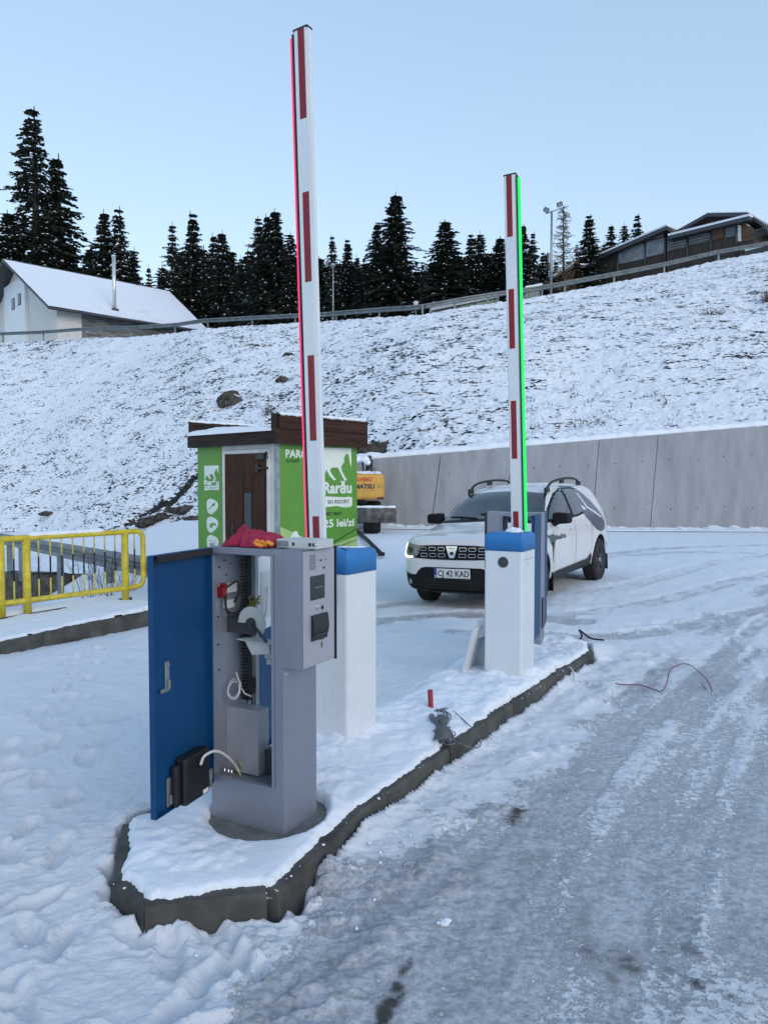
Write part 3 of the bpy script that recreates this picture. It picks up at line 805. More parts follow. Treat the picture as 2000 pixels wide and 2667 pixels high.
# ---------------------------------------------------------------- retaining wall
def build_wall():
    root = empty('retaining_wall', (0, 0, 0), 0, 'long grey concrete retaining wall with slanted joints behind the white car', 'wall')
    pts = [(-1.6, 28.2), (.40, 27.6), (4, 26.9), (7.5, 26.45), (13.2, 26.15), (22, 26.0), (34, 27)]
    def top(x, y): return 1250 - (float(np.interp((x / y) * 2000 + 1000, [920, 980, 1030, 2000, 2600], [1199, 1194, 1190, 1108, 1055])))
    W = MB()
    XS = [-1.6]
    jx = [(1118, 1372, 1148, 1190), (1331, 1375, 1352, 1163), (1537, 1382, 1558, 1143), (1688, 1382, 1711, 1132), (2010, 1380, 2035, 1106), (2240, 1380, 2262, 1088), (2500, 1380, 2522, 1065)]
    def ypath(x): return float(np.interp(x, [p[0] for p in pts], [p[1] for p in pts]))
    def wpt(px, z01):
        # world point on the wall for a pixel column
        a = (px - 1000) / 2000.0; x = a * 27
        for k in range(20): x = a * ypath(x)
        y = ypath(x); zt = EYE + top(x, y) * y / 2000.0
        return x, y, zt
    edges = [(900, 900)] + [(j[0], j[2]) for j in jx] + [(2900, 2900)]
    for (b0, t0), (b1, t1) in zip(edges[:-1], edges[1:]):
        n = 14
        for k in range(n):
            cols = []
            for q in (k, k + 1):
                f = q / n; g = .8
                pb = b0 + g + (b1 - b0 - 2 * g) * f; pt = t0 + g + (t1 - t0 - 2 * g) * f
                xb, yb, _ = wpt(pb, 0); xt, yt, zt = wpt(pt, 1)
                cols.append([(xb, yb - .12, -.4), (xt, yt, zt), (xt, yt + .35, zt), (xb, yb + .35, -.4)])
            (a0, a1, a2, a3), (c0, c1, c2, c3) = cols
            W.add([a0, a1, a2, a3, c0, c1, c2, c3], [[0, 4, 5, 1], [1, 5, 6, 2], [2, 6, 7, 3]] + ([[0, 1, 2, 3]] if k == 0 else []) + ([[7, 6, 5, 4]] if k == n - 1 else []))
    W.build('wall_panels', M['concrete'], root)
    B = MB()
    for b0, b1 in zip(range(900, 2900, 50), range(950, 2950, 50)):
        x0, y0, z0 = wpt(b0, 0); x1, y1, z1 = wpt(b1, 0)
        B.add([(x0, y0 + .14, -.4), (x1, y1 + .14, -.4), (x1, y1 + .14, z1 - .06), (x0, y0 + .14, z0 - .06)], [[0, 1, 2, 3]])
    B.build('joint_filler', M['dark'], root)
    H = MB(); random.seed(2)
    for px in range(960, 2400, 71):
        for fz in (.22, .72):
            x, y, zt = wpt(px + random.uniform(-3, 3), 0); z = zt * fz + random.uniform(-.05, .05)
            yb = y - .12 * (1 - (z + .4) / (zt + .4))
            H.disc((x, yb - .004, z), .016 + .012 * random.random(), .01, 'Y', 10)
    H.build('tie_holes', M['dark'], root)
    # drifted snow with dirt at the foot and on the top edge
    X = np.linspace(0, 1, 520)[None, :] + np.zeros((26, 1)); T = np.linspace(0, 1, 26)[:, None] + np.zeros((1, 520))
    px = 905 + X * 1900
    xs = np.zeros(px.shape); ys = np.zeros(px.shape)
    for c in range(520):
        x, y, _ = wpt(px[0, c], 0); xs[:, c] = x; ys[:, c] = y
    ys = ys - .1 - T * .9
    n1 = fbm(xs * 1.5, ys * 1.5, 4); n2 = fbm(xs * 6, ys * 6, 3)
    Z = (.10 + .10 * n1 + .06 * n2) * (1 - T) ** .6 + .0 + .03 * n2 * (1 - T)
    tag(grid_mesh('drifted_snow', xs, ys, Z, M['snow']), kind='structure')
    mb = MB()
    pp = [];
    for px_ in range(915, 2800, 12):
        x, y, zt = wpt(px_, 1); pp.append(Vector((x, y + .2, zt + random.uniform(.0, .05))))
    mb.tube(pp, [.17 + random.uniform(-.03, .05) for _ in pp], 8)
    mb.build('snow_cap', M['snow'], root)
build_wall()

# ---------------------------------------------------------------- guard rails
def w_beam(mb, P, h=.31, d=.08, up=Vector((0, 0, 1))):
    """W section swept along points P (front faces the side of the first normal)"""
    sec = [(-.5, 0), (-.36, 1), (-.22, 1), (-.06, .15), (.06, .15), (.22, 1), (.36, 1), (.5, 0)]
    P = [Vector(p) for p in P]; n = len(sec); vs = []
    for i, p in enumerate(P):
        a = P[max(i - 1, 0)]; b = P[min(i + 1, len(P) - 1)]; t = (b - a).normalized()
        nr = Vector((t.y, -t.x, 0)).normalized()
        for (u, v) in sec: vs.append(p + up * u * h + nr * v * d)
    fs = [[i * n + k, (i + 1) * n + k, (i + 1) * n + k + 1, i * n + k + 1] for i in range(len(P) - 1) for k in range(n - 1)]
    b0 = len(vs)
    vs2 = [v + Vector((0, 0.004, 0)) for v in vs]
    mb.add(vs, fs, 0, False); mb.add(vs2, [f[::-1] for f in fs], 0, False)
root = empty('guard_rail', crest_pt(0), 0, 'long galvanised steel guard rail running along the top of the snowy hill', 'guard rail')
C0 = crest_pt(0)
mb = MB(); aa = np.linspace(-.72, .72, 90)
def rail_h(a): return float(np.interp(a, [-.5, -.33, -.235, -.08, .05, .2, .5], [.88, .80, .62, .50, .52, .55, .62]))
w_beam(mb, [crest_pt(float(q)) + Vector((0, .3, rail_h(q))) - C0 for q in aa], h=.30)
mb.build('beam', M['galv_dark'], root)
rp = [-.72, -.65, -.58, -.494, -.4415, -.389, -.328, -.271, -.2285, -.171, -.115, -.062, -.006, .05, .092, .135, .184, .2345, .298, .3625, .4325, .505, .58, .65, .72]
for q in rp:
    mb = MB(); p = crest_pt(q) - C0
    mb.box((p.x, p.y + .38, p.z + rail_h(q) / 2 - .02), (.12, .07, rail_h(q) + .34), .01)
    mb.build('post', M['galv_dark'], root)

# lower guard rail behind the yellow railing
P0 = at(377, 1475, 11.7); P1 = at(0, 1402, 22.0)
d = (P1 - P0)
root = empty('guard_rail', (P0.x, P0.y, gz(P0.x, P0.y)), 0, 'weathered grey guard rail in the ditch behind the yellow railing', 'guard rail')
O = Vector(root.location)
mb = MB(); w_beam(mb, [P1 + d * .5 - O] + [P0 + d * t - O for t in (1, .75, .5, .25, 0, -.08)], h=.31, d=.08)
mb.build('beam', M['galv_dark'], root)
for px, top_, bot_ in ((20, 1388, 1475), (51, 1415, 1484), (152, 1421, 1556), (283, 1452, 1563)):
    lo, hi = -.2, 1.6
    for k in range(30):
        t = (lo + hi) / 2; q = P0 + d * t
        if 1000 + 2000 * q.x / q.y > px: lo = t
        else: hi = t
    q = P0 + d * lo; b = at(px, bot_, q.y)
    mb = MB(); mb.box(((q.x - O.x), (q.y + .06 - O.y), (q.z + .1 + b.z - .3) / 2 - O.z), (.13, .07, q.z + .1 - b.z + .3), .012)
    mb.build('post', M['galv_dark'], root)
# concrete headwall in the ditch
A = at(-60, 1503, 19.5); B_ = at(196, 1494, 21.0)
mb = MB(); e = (B_ - A); n = Vector((-e.y, e.x, 0)).normalized()
mb.poly_prism([A, B_, B_ + Vector((0, 0, -.25)), at(120, 1560, 20.5), A + Vector((0, 0, -1.2))], n * .4)
tag(mb.build('headwall', M['kerb']), 'low dark concrete headwall in the snowy ditch behind the yellow railing', 'headwall')
# snow bank around it
def build_bank():
    X, Y = np.meshgrid(np.linspace(-16, -4.0, 160), np.linspace(20.2, 33, 120), indexing='xy')
    Z = EYE - (1490 - 1250) / 2000.0 * 20.6 + (Y - 20.5) * .02 + .12 * fbm(X, Y, 4)
    cut = X < -6.0 - .45 * (Y - 20.2) * 0 + 0
    Z = np.where(X > -7.6, Z - .9 * sst(-7.8, -5.2, X), Z)
    tag(grid_mesh('ditch_bank', X, Y + .3, Z, M['snow']), kind='structure')
build_bank()
# ============================================================ TICKET KIOSKS
KA = R(-28.5)
KX = Vector((math.cos(KA), math.sin(KA), 0)); KY = Vector((-math.sin(KA), math.cos(KA), 0))
K0 = Vector((-0.559, 3.536, 0.134))
def kl(px, py, yl):
    """pixel -> local (x,z) on the kiosk plane y=yl"""
    q = onpl(px, py, K0 + KY * yl, KX); d = q - K0
    return Vector((d.dot(KX), yl, d.z))
def kp_(px, py, xl=.312):
    q = onpl(px, py, K0 + KX * xl, KY); d = q - K0
    return Vector((xl, d.dot(KY), d.z))
HW, HD, KH = .205, .13, 1.262
def make_kiosk():
    root = empty('ticket_kiosk', K0, KA, 'grey ticket kiosk in the foreground with its blue doors open, on a round concrete pad', 'ticket kiosk', 'ticket kiosks on the traffic island')
    g = M['steel_grey']
    t = .012
    ox0, ox1, oz0, oz1 = -.185, .150, .205, 1.232
    b = MB()
    b.b2((-HW, -HD + t, 0), (-HW + t, HD - t, KH - t))                              # left wall
    b.b2((HW - t, -HD + t, 0), (HW, HD - t, KH - t))                                # right wall
    b.b2((-HW, -HD, KH - t), (HW, HD, KH))                                          # top
    b.b2((-HW + t, -HD + t, .17), (HW - t, HD - t, .182))                           # floor
    for sy in (-1, 1):
        y0, y1 = sy * HD, sy * (HD - t)
        b.b2((-HW, y0, 0), (ox0, y1, KH - t)); b.b2((ox1, y0, 0), (HW, y1, KH - t))
        b.b2((ox0, y0, 0), (ox1, y1, oz0)); b.b2((ox0, y0, oz1), (ox1, y1, KH - t))
        # raised lip round the opening
        l0, l1 = sy * (HD + .001), sy * (HD + .013); w = .009
        b.b2((ox0 - w, l0, oz0 - w), (ox0, l1, oz1 + w), .002); b.b2((ox1, l0, oz0 - w), (ox1 + w, l1, oz1 + w), .002)
        b.b2((ox0, l0, oz0 - w), (ox1, l1, oz0), .002); b.b2((ox0, l0, oz1), (ox1, l1, oz1 + w), .002)
    b.build('housing', g, root)
    mb = MB(); mb.b2((-HW + .004, -HD + .004, -.006), (HW - .004, HD - .004, -.0005)); mb.build('base_gasket', M['black'], root)
    # console on the road side
    c = MB()
    z0c, z1c = .745, KH + .002
    pts = [(HW, z0c), (.300, z0c + .0), (.308, z0c + .012), (.308, z1c - .004), (.300, z1c), (HW, z1c)]
    c.poly_prism([(x, -HD + .002, z) for x, z in pts][::-1], (0, 2 * HD - .004, 0))
    con = c.build('console', g, root)
    p = MB(); p.b2((.3085, -HD + .004, z0c + .006), (.312, HD - .010, z1c - .006), .001); pan = p.build('control_panel', M['steel_light'], con)
    p = MB(); p.b2((.296, HD - .0015, z0c - .0), (.316, HD + .006, z1c + .002)); p.build('panel_seam', M['black'], con)
    p = MB(); p.b2((.21, -HD + .004, z1c + .0003), (.311, HD - .004, z1c + .0025)); p.build('console_lid', g, con)
    # items on the panel
    X0 = .3125
    s = MB()
    a = kp_(806, 1447); e = kp_(822, 1482)
    for k in range(11):
        z = a.z + (e.z - a.z) * k / 10; s.b2((X0 - .0005, a.y, z - .0012), (X0 + .0006, e.y, z + .0012))
    s.build('speaker_slots', M['dark'], pan)
    def rnd(px, py, r, m, nm, h=.004, r2=None):
        q = kp_(px, py); mb = MB(); mb.disc((X0 - .0003, q.y, q.z), r, h, 'X', 18)
        if r2: mb.disc((X0 + h, q.y, q.z), r2, .004, 'X', 14)
        mb.build(nm, m, pan)
    rnd(835, 1459, .0045, M['black'], 'camera_hole'); rnd(843, 1478, .005, M['black'], 'light_sensor')
    rnd(849, 1454, .011, M['chrome'], 'call_button', .004, .007)
    rnd(827.5, 1580, .014, M['chrome'], 'ticket_button', .005, .010)
    rnd(839.5, 1582, .010, M['black'], 'button_mark', .0012)
    a = kp_(808, 1502); e = kp_(845, 1556)
    s = MB(); s.b2((X0 - .0004, a.y, a.z), (X0 + .002, e.y, e.z)); scr = s.build('display', M['screen'], pan)
    s = MB(); fz = (a.z + e.z) / 2
    for k in range(14):
        yy = a.y + (e.y - a.y) * (.30 + .6 * k / 14); hh = random.choice([.003, .004, .005])
        s.b2((X0 + .0021, yy, fz - hh), (X0 + .0024, yy + .0022, fz + hh))
    s.build('display_line', M['galv'], scr)
    a = kp_(810, 1604); e = kp_(850, 1658)
    s = MB(); pr = [(X0, a.z), (X0 + .010, a.z - .002), (X0 + .016, (a.z + e.z) / 2), (X0 + .012, e.z + .03), (X0 + .006, e.z + .012), (X0 + .006, e.z), (X0, e.z)]
    s.poly_prism([(x, a.y, z) for x, z in pr][::-1], (0, e.y - a.y, 0)); tp = s.build('ticket_slot', M['black'], pan)
    s = MB(); s.b2((X0 + .0125, a.y + .012, e.z + .022), (X0 + .0165, e.y - .010, e.z + .027)); s.build('slot_lip', M['dark'], tp)
    q = kp_(838, 1668); s = MB()
    s.b2((X0, q.y - .014, q.z + .006), (X0 + .001, q.y + .014, q.z + .008)); s.b2((X0, q.y - .014, q.z), (X0 + .001, q.y - .012, q.z + .006)); s.b2((X0, q.y + .012, q.z), (X0 + .001, q.y + .014, q.z + .006))
    s.b2((X0, q.y - .004, q.z - .022), (X0 + .001, q.y + .004, q.z - .006)); s.b2((X0, q.y - .002, q.z - .034), (X0 + .001, q.y + .002, q.z - .022)); s.build('ticket_symbol', M['black'], pan)
    # lock on the pedestal
    mb = MB(); mb.disc((HW, -HD + .018, .715), .010, .006, 'X', 16); mb.disc((HW + .006, -HD + .018, .715), .005, .003, 'X', 12); mb.build('lock', M['chrome'], root)
    # doors: own origin at the hinge, leaf along +x of the door frame
    def door(loc, dirx, W, name_lab, dev):
        ang = math.atan2(dirx[1], dirx[0])
        d = MB(); z0, z1 = .168, KH - .004
        sgn = dev
        d.b2((0, -.002, z0), (W, .002, z1))                                          # skin (outer face at y=-.002)
        f = .024
        for (x0, x1, q0, q1) in ((.0, .003, z0, z1), (W - .003, W, z0, z1)):
            d.b2((x0, .002 * sgn, q0), (x1, (.002 + f) * sgn, q1))
        d.b2((.003, .002 * sgn, z0), (W - .003, (.002 + f) * sgn, z0 + .003))
        d.b2((.003, .002 * sgn, z1 - .003), (W - .003, (.002 + f) * sgn, z1))
        o = d.build('door', M['blue'], root)
        o.location = (loc[0], loc[1], 0); o.rotation_euler = (0, 0, ang)
        g2 = MB(); yb = .0225 * sgn
        g2.b2((.006, yb, z1 - .030), (W - .02, yb + .012 * sgn, z1 - .004)); g2.build('door_seal', M['rubber'], o)
        return o, z0, z1, sgn
    dv = Vector((.060, -.431, 0)).normalized()
    D1, z0, z1, sg = door((-HW + .0, -HD - .016), dv, .425, '', 1)
    # latch plates (on the inner face, y>0 side of the leaf)
    def dl(px, py):
        P = K0 + KX * (-HW) + KY * (-HD - .016); dd = KX * dv.x + KY * dv.y
        q = onpl(px, py, P, dd); return ((q - P).dot(dd), (q - P).z + 0.0)
    def latch(px, y0, y1, extra):
        (x, zt) = dl(px, y0); (_, zb) = dl(px, y1); mb = MB()
        mb.b2((x - .014, .003, zb - K0.z * 0), (x + .014, .009, zt), .002)
        mb.b2((x - .008, .009, zb + .01), (x + .006, .020, zb + .05), .002)
        if extra: mb.b2((x - .004, .009, zb), (x + .05, .014, zb + .018), .002); mb.b2((x - .01, .009, zt - .02), (x + .004, .016, zt - .012))
        for zz in (zt - .012, zb + .012): mb.disc((x, .009, zz), .005, .004, 'Y', 8)
        mb.build('latch', M['galv'], D1)
    latch(432, 1722, 1800, True); latch(437, 2025, 2100, False)
    # card unit at the foot of the door
    x0, zt = dl(446, 1985); x1, zb = dl(520, 2050)
    mb = MB(); mb.b2((x1 + .005, .004, zb - .01), (x0 - .02, .060, zt + .012), .012); mb.b2((x1 - .02, .004, zb), (x1 + .005, .045, zt - .01), .01)
    mb.b2((x0 - .02, .004, zb - .005), (x0 + .02, .040, zt - .01), .012); rd = mb.build('ticket_reader', M['black'], D1)
    mb = MB(); mb.b2((x1 + .022, .0602, zb + .0), (x1 + .06, .0612, zb + .018)); mb.build('reader_sticker', M['vinyl_white'], rd)
    mb = MB(); mb.b2((x1 - .026, .045, zb + .04), (x1 - .002, .055, zb + .085), .002); mb.b2((x1 - .026, .045, zb + .0), (x1 - .010, .053, zb + .04), .002); mb.build('reader_bracket', M['galv'], rd)
    # back door
    dv2 = Vector((-.30, .95, 0)).normalized()
    D2, z0, z1, sg = door((-HW, HD + .016), dv2, .40, '', -1)
    mb = MB(); mb.b2((.05, -.03, .80), (.36, -.006, 1.18), .004); wp = mb.build('equipment_plate', M['white'], D2)
    mb = MB(); mb.b2((.10, -.033, .86), (.33, -.0305, 1.10)); mb.build('window', M['pale_plastic'], wp)
    mb = MB(); mb.tube(spline([(.08, -.036, .84), (.12, -.05, .90), (.16, -.045, 1.02)], 6), .004, 6); mb.build('wire', M['cable_white'], wp)
    # ---- inner fittings
    xi = -HW + t
    mb = MB()
    for (y, z, w, h) in ((-.02, 1.06, .07, .045), (-.03, .985, .05, .04)): mb.b2((xi, y - w / 2, z - h / 2), (xi + .03, y + w / 2, z + h / 2), .003)
    mb.build('terminal_block', M['pale_plastic'], root)
    mb = MB(); mb.b2((xi, -.095, 1.02), (xi + .035, -.065, 1.07), .003); mb.b2((xi, -.075, 1.055), (xi + .03, -.055, 1.085), .003); mb.build('mains_switch', M['red_sticker'], root)
    mb = MB(); mb.tube(spline([(xi + .04, -.07, 1.07), (xi + .06, -.02, 1.09), (xi + .05, .0, 1.03), (xi + .03, -.01, .99)], 8), .005, 6)
    mb.tube(spline([(xi + .04, -.08, 1.03), (xi + .05, -.085, .965), (xi + .06, -.03, .945), (xi + .06, .03, .985), (xi + .08, .07, 1.0)], 8), .005, 6)
    mb.tube(spline([(xi + .04, -.088, 1.03), (xi + .055, -.09, .955), (xi + .075, -.03, .93), (xi + .07, .05, .99)], 8), .004, 6)
    mb.build('mains_cable', M['rubber'], root)
    random.seed(9); mb = MB()
    for k in range(9): mb.tube(spline([(xi + .06 + .02 * random.random(), .05 + .03 * random.random(), .96 + .05 * random.random()) for _ in range(4)] + [(xi + .13, .06, .97 + .06 * random.random())], 5), .0022, 5)
    mb.build('thin_wires', mat('yellow_green_wire', (.25, .26, .05), .5, var=.3), root)
    # bolts on the inner left wall
    for (y, z) in ((-.08, 1.16), (.0, 1.17), (-.04, 1.19), (-.09, .93), (-.02, .93), (-.09, .80), (-.085, .68), (-.03, 1.12), (.05, 1.2)): mb = MB(); mb.b2((xi, y - .005, z - .003), (xi + .004, y + .005, z + .003)); mb.build('screw', M['black'], root)
    # slotted cable duct and steel channel at the back edge
    mb = MB(); y1 = HD - t
    for k in range(46):
        z = .50 + k * .016; mb.b2((xi + .002, y1 - .045, z), (xi + .040, y1 - .003, z + .010))
    mb.b2((xi + .0405, y1 - .040, .50), (xi + .046, y1 - .008, 1.235)); mb.build('cable_duct', M['dark'], root)
    mb = MB(); mb.b2((xi + .055, y1 - .03, .20), (xi + .080, y1 - .005, 1.23), .003); mb.build('steel_channel', M['galv'], root)
    # ticket roll holder
    q = kl(661, 1622, -.02)
    mb = MB()
    R0 = .078; n = 40; V = []; 
    def sector(mb, cx, cz, y0, y1, r0, r1, a0, a1, n=40):
        vs = []
        for k in range(n + 1):
            an = R(a0 + (a1 - a0) * k / n)
            for r in (r0, r1):
                for y in (y0, y1): vs.append((cx + r * math.cos(an), y, cz + r * math.sin(an)))
        fs = []
        for k in range(n):
            i = 4 * k; j = i + 4
            fs += [[i, i + 2, j + 2, j], [i + 1, j + 1, j + 3, i + 3], [i, j, j + 1, i + 1], [i + 2, i + 3, j + 3, j + 2]]
        fs += [[0, 1, 3, 2], [4 * n, 4 * n + 2, 4 * n + 3, 4 * n + 1]]
        mb.add(vs, fs)
    sector(mb, q.x, q.z, -.035, -.031, .020, R0, -40, 182); mb.build('roll_flange', M['pale_plastic'], root)
    mb = MB(); mb.disc((q.x, -.045, q.z), .026, .05, 'Y', 20); mb.build('roll_core', M['dark'], root)
    mb = MB(); mb.b2((xi, -.028, q.z - .055), (q.x + .02, -.024, q.z + .018)); mb.b2((xi, -.028, q.z - .055), (xi + .003, .06, q.z + .018)); mb.build('roll_bracket', M['dark'], root)
    mb = MB(); A = Vector((q.x + .01, -.04, q.z - .005)); B = Vector((q.x + .11, -.07, q.z - .068)); mb.tube([A, B], .007, 8); mb.build('guide_arm', M['dark'], root)
    mb = MB(); mb.poly_prism([(q.x - .06, -.07, q.z - .075), (q.x + .12, -.07, q.z - .085), (q.x + .12, .05, q.z - .10), (q.x - .04, .05, q.z - .085)], (0, 0, .004)); mb.poly_prism([(q.x - .02, -.06, q.z - .08), (q.x + .12, -.06, q.z - .088), (q.x + .12, -.06, q.z - .125), (q.x + .02, -.06, q.z - .14)], (0, .004, 0)); mb.build('paper_tray', M['pale_plastic'], root)
    mb = MB(); mb.b2((q.x + .06, -.02, q.z - .16), (q.x + .115, .02, q.z - .105), .003); mb.b2((q.x + .075, -.024, q.z - .185), (q.x + .11, .0, q.z - .16), .002); mb.build('circuit_block', M['pale_plastic'], root)
    # lower inner cover; a black bar paints the shade of its slot
    mb = MB(); a = kl(588, 1838, -.03); e = kl(672, 1838, -.03)
    mb.b2((a.x, -.03, .19), (e.x, .05, a.z - .0)); mb.b2((xi, -.03, a.z - .02), (a.x, .05, a.z)); mb.build('inner_cover', M['steel_light'], root)
    mb = MB(); mb.b2((a.x - .012, -.022, .19), (a.x - .0005, .05, a.z - .022)); mb.build('cover_slot_shade', M['black'], root)
    # coiled white cable
    mb = MB(); c0 = kl(612, 1793, -.06); pts = []
    for k in range(70):
        an = k / 70 * 3.2 * 2 * math.pi; rr = .038 + .006 * math.sin(an * .7)
        pts.append((c0.x + rr * math.cos(an) * .9 + .00015 * k, -.06 + .012 * math.sin(an) - .0004 * k, c0.z + rr * math.sin(an)))
    pts += [(c0.x + .05, -.05, c0.z - .02), (c0.x + .075, -.03, c0.z - .035)]
    mb.tube(pts, .0036, 6); mb.tube(spline([(c0.x + .035, -.062, c0.z + .02), (c0.x + .02, -.06, c0.z + .05), (c0.x + .0, -.05, c0.z + .075)], 6), .0036, 6); mb.build('coiled_cable', M['cable_white'], root)
    mb = MB()
    for k in range(6): mb.tube(spline([(c0.x + .04 + random.uniform(-.01, .03), .0, c0.z + random.uniform(-.03, .05)) for _ in range(5)], 5), .005, 5)
    mb.build('cable_bundle', M['rubber'], root)
    # grey hose from the reader into the housing
    def kw(px, py, yl): v = kl(px, py, yl); return (v.x, v.y, v.z)
    A = kw(523, 1992, -.32)
    mb = MB(); mb.tube(spline([A, kw(533, 1969, -.30), kw(562, 1956, -.24), kw(592, 1970, -.15), kw(617, 1999, -.06), kw(630, 2032, -.03)], 10), .0065, 8); mb.build('conduit', M['cable_white'], root)
    mb = MB(); mb.tube(spline([kw(664, 2030, .0), kw(668, 2000, .0), kw(684, 1985, .02), kw(712, 1972, .05)], 8), .006, 8); mb.build('power_cable', M['rubber'], root)
    mb = MB(); mb.b2((-.02, .02, .182), (.145, .11, .30), .004); mb.build('transformer', M['dark'], root)
    mb = MB()
    for k, (px, py) in enumerate([(606, 2005), (612, 2012), (618, 1990), (601, 2020)]):
        v = kl(px, py, -.05); mb.tube(spline([(v.x, -.05, v.z), (v.x + .02, -.06, v.z + .02), (v.x + .03, -.05, v.z - .01), (v.x, -.04, v.z - .03)], 5), .0025, 5)
    mb.build('earth_wires', mat('earth_wire', (.35, .40, .12), .5), root)
    mb = MB()
    for px in (586, 596, 604): v = kl(px, 2024, -.10); mb.lathe([(.005, 0), (.005, .018), (.003, .02)], 8, 0, Matrix.Translation((v.x, -.10, .206)))
    mb.build('bolt', M['chrome'], root)
    return root, D1, D2
kiosk, KD1, KD2 = make_kiosk()

# second kiosk, turned the other way, at the far end of the island
k2 = copy_tree(kiosk)
k2.location = (1.283, 7.19, .134); k2.rotation_euler = (0, 0, KA + math.pi + R(9))
k2['label'] = 'second grey and blue ticket kiosk, mostly hidden behind the right white barrier cabinet'
for ch in k2.children:
    if ch.name.startswith('door'):
        if ch.location.y < 0: ch.rotation_euler[2] = R(-85)
        else: ch.rotation_euler[2] = R(90.5)

for o in [o for o in bpy.data.objects if o.name.split('.')[0] in ('reader_sticker', 'reader_bracket', 'ticket_reader', 'conduit') and any(p is k2 for p in (o.parent, o.parent.parent if o.parent else None, o.parent.parent.parent if o.parent and o.parent.parent else None))]:
    bpy.data.objects.remove(o)
# ---- things lying on the kiosk
def cloth():
    root = empty('cloth', K0 + Vector((0, 0, 0)), KA, 'crumpled crimson red cloth bag lying on top of the foreground kiosk', 'cloth')
    a = kl(600, 1424, -.05); b = kl(716, 1424, -.05); cx = (a.x + b.x) / 2; hw = (b.x - a.x) / 2
    U, V = np.meshgrid(np.linspace(-1, 1, 90), np.linspace(-1, 1, 60))
    r = np.sqrt(U ** 2 * .9 + V ** 2)
    hgt = np.clip(1 - np.abs(U) ** 4, 0, 1) ** .5 * np.clip(1 - np.abs(V) ** 2.4, 0, 1) ** .6
    prof = np.interp(U, [-1, -.85, -.6, -.35, .0, .3, .6, .85, 1], [.15, .6, 1.15, 1.12, .9, .92, .98, 1.0, .6])
    fold = np.abs(fbm(U * 1.6 + V * 1.1 + 5, V * 1.3 - U * .3, 3)) * 2 + .4 * fbm(U * 6, V * 3 + U * 5, 2)
    Z = KH + .003 + .074 * hgt * prof * (.80 + .34 * fold)
    Z = np.maximum(Z, KH + .003 + .006 * np.abs(fbm(U * 4, V * 4, 2)))
    X = cx + U * hw * (1 + .10 * fbm(V * 3, U * 2, 2)); Y = -.02 + V * .095 * (1 + .4 * fbm(U * 3 + 9, V * 2, 2))
    o = grid_mesh('fabric', X, Y, Z, M['cloth']); o.parent = root
    sol = o.modifiers.new('s', 'SOLIDIFY'); sol.thickness = .003; sol.offset = -1
    mb = MB(); mb.poly_prism([(a.x - .035, -.06, KH + .006), (a.x + .06, -.085, KH + .004), (a.x + .09, -.05, KH + .03), (a.x + .02, -.03, KH + .018)], (0, .01, .012)); mb.build('corner', M['cloth'], root)
cloth()
random.seed(4)
a = kl(656, 1424, -.105); b = kl(712, 1424, -.105)
mb = MB(); pts = []
for k in range(12): pts.append((a.x + (b.x - a.x) * k / 11, -.108 + random.uniform(-.006, .006), KH + .014 + .008 * math.sin(k * .9) + (.006 if k > 3 else 0)))
mb.tube(spline(pts, 4), [.007 + .004 * abs(math.sin(k * .8)) for k in range(45)], 8)
for k in range(3): mb.tube(spline([(a.x + .02 + k * .03, -.108, KH + .012), (a.x + .03 + k * .03, -.11, KH + .036 - k * .004), (a.x + .055 + k * .02, -.10, KH + .02)], 6), .0055, 7)
o = mb.build('work_glove', M['orange'], None); o.location = K0; o.rotation_euler = (0, 0, KA); tag(o, 'crumpled orange and yellow work glove in front of the red cloth on the kiosk', 'glove')
mb = MB(); mb.b2((a.x - .035, -.112, KH + .001), (a.x - .005, -.104, KH + .006), .002); o = mb.build('marker_cap', M['vinyl_white'], None); o.location = K0; o.rotation_euler = (0, 0, KA); tag(o, 'tiny white marker lying left of the orange glove on the kiosk', 'marker')
root = empty('control_unit', K0, KA, 'flat pale grey electronic box lying on the kiosk right of the red cloth', 'electronic box')
a = kl(720, 1424, -.075); b = kl(826, 1424, -.075)
mb = MB(); mb.b2((a.x, -.075, KH + .004), (a.x + .215, .06, KH + .042), .003); mb.build('case', M['pale_plastic'], root)
mb = MB()
for px, w in ((764, .011), (807, .013), (816, .008)):
    q = kl(px, 1413, -.0755); mb = MB(); mb.b2((q.x - w / 2, -.0768, KH + .016), (q.x + w / 2, -.0755, KH + .030), .0); mb.build('socket', M['black'], root)
mb = MB(); mb.b2((a.x + .018, -.0765, KH + .001), (a.x + .045, -.07, KH + .0045)); mb.build('rubber_foot', M['black'], root)
mb = MB(); mb.b2((a.x + .004, -.0762, KH + .010), (a.x + .065, -.0752, KH + .036)); mb.build('label_plate', M['galv'], root)
mb = MB(); q = kl(818, 1413, -.0755); mb.lathe([(.006, 0), (.006, .006), (.003, .008)], 10, 0, Matrix.Translation((q.x + .012, -.0757, KH + .024)) @ Matrix.Rotation(R(90), 4, 'X')); mb.build('aerial_plug', M['chrome'], root)

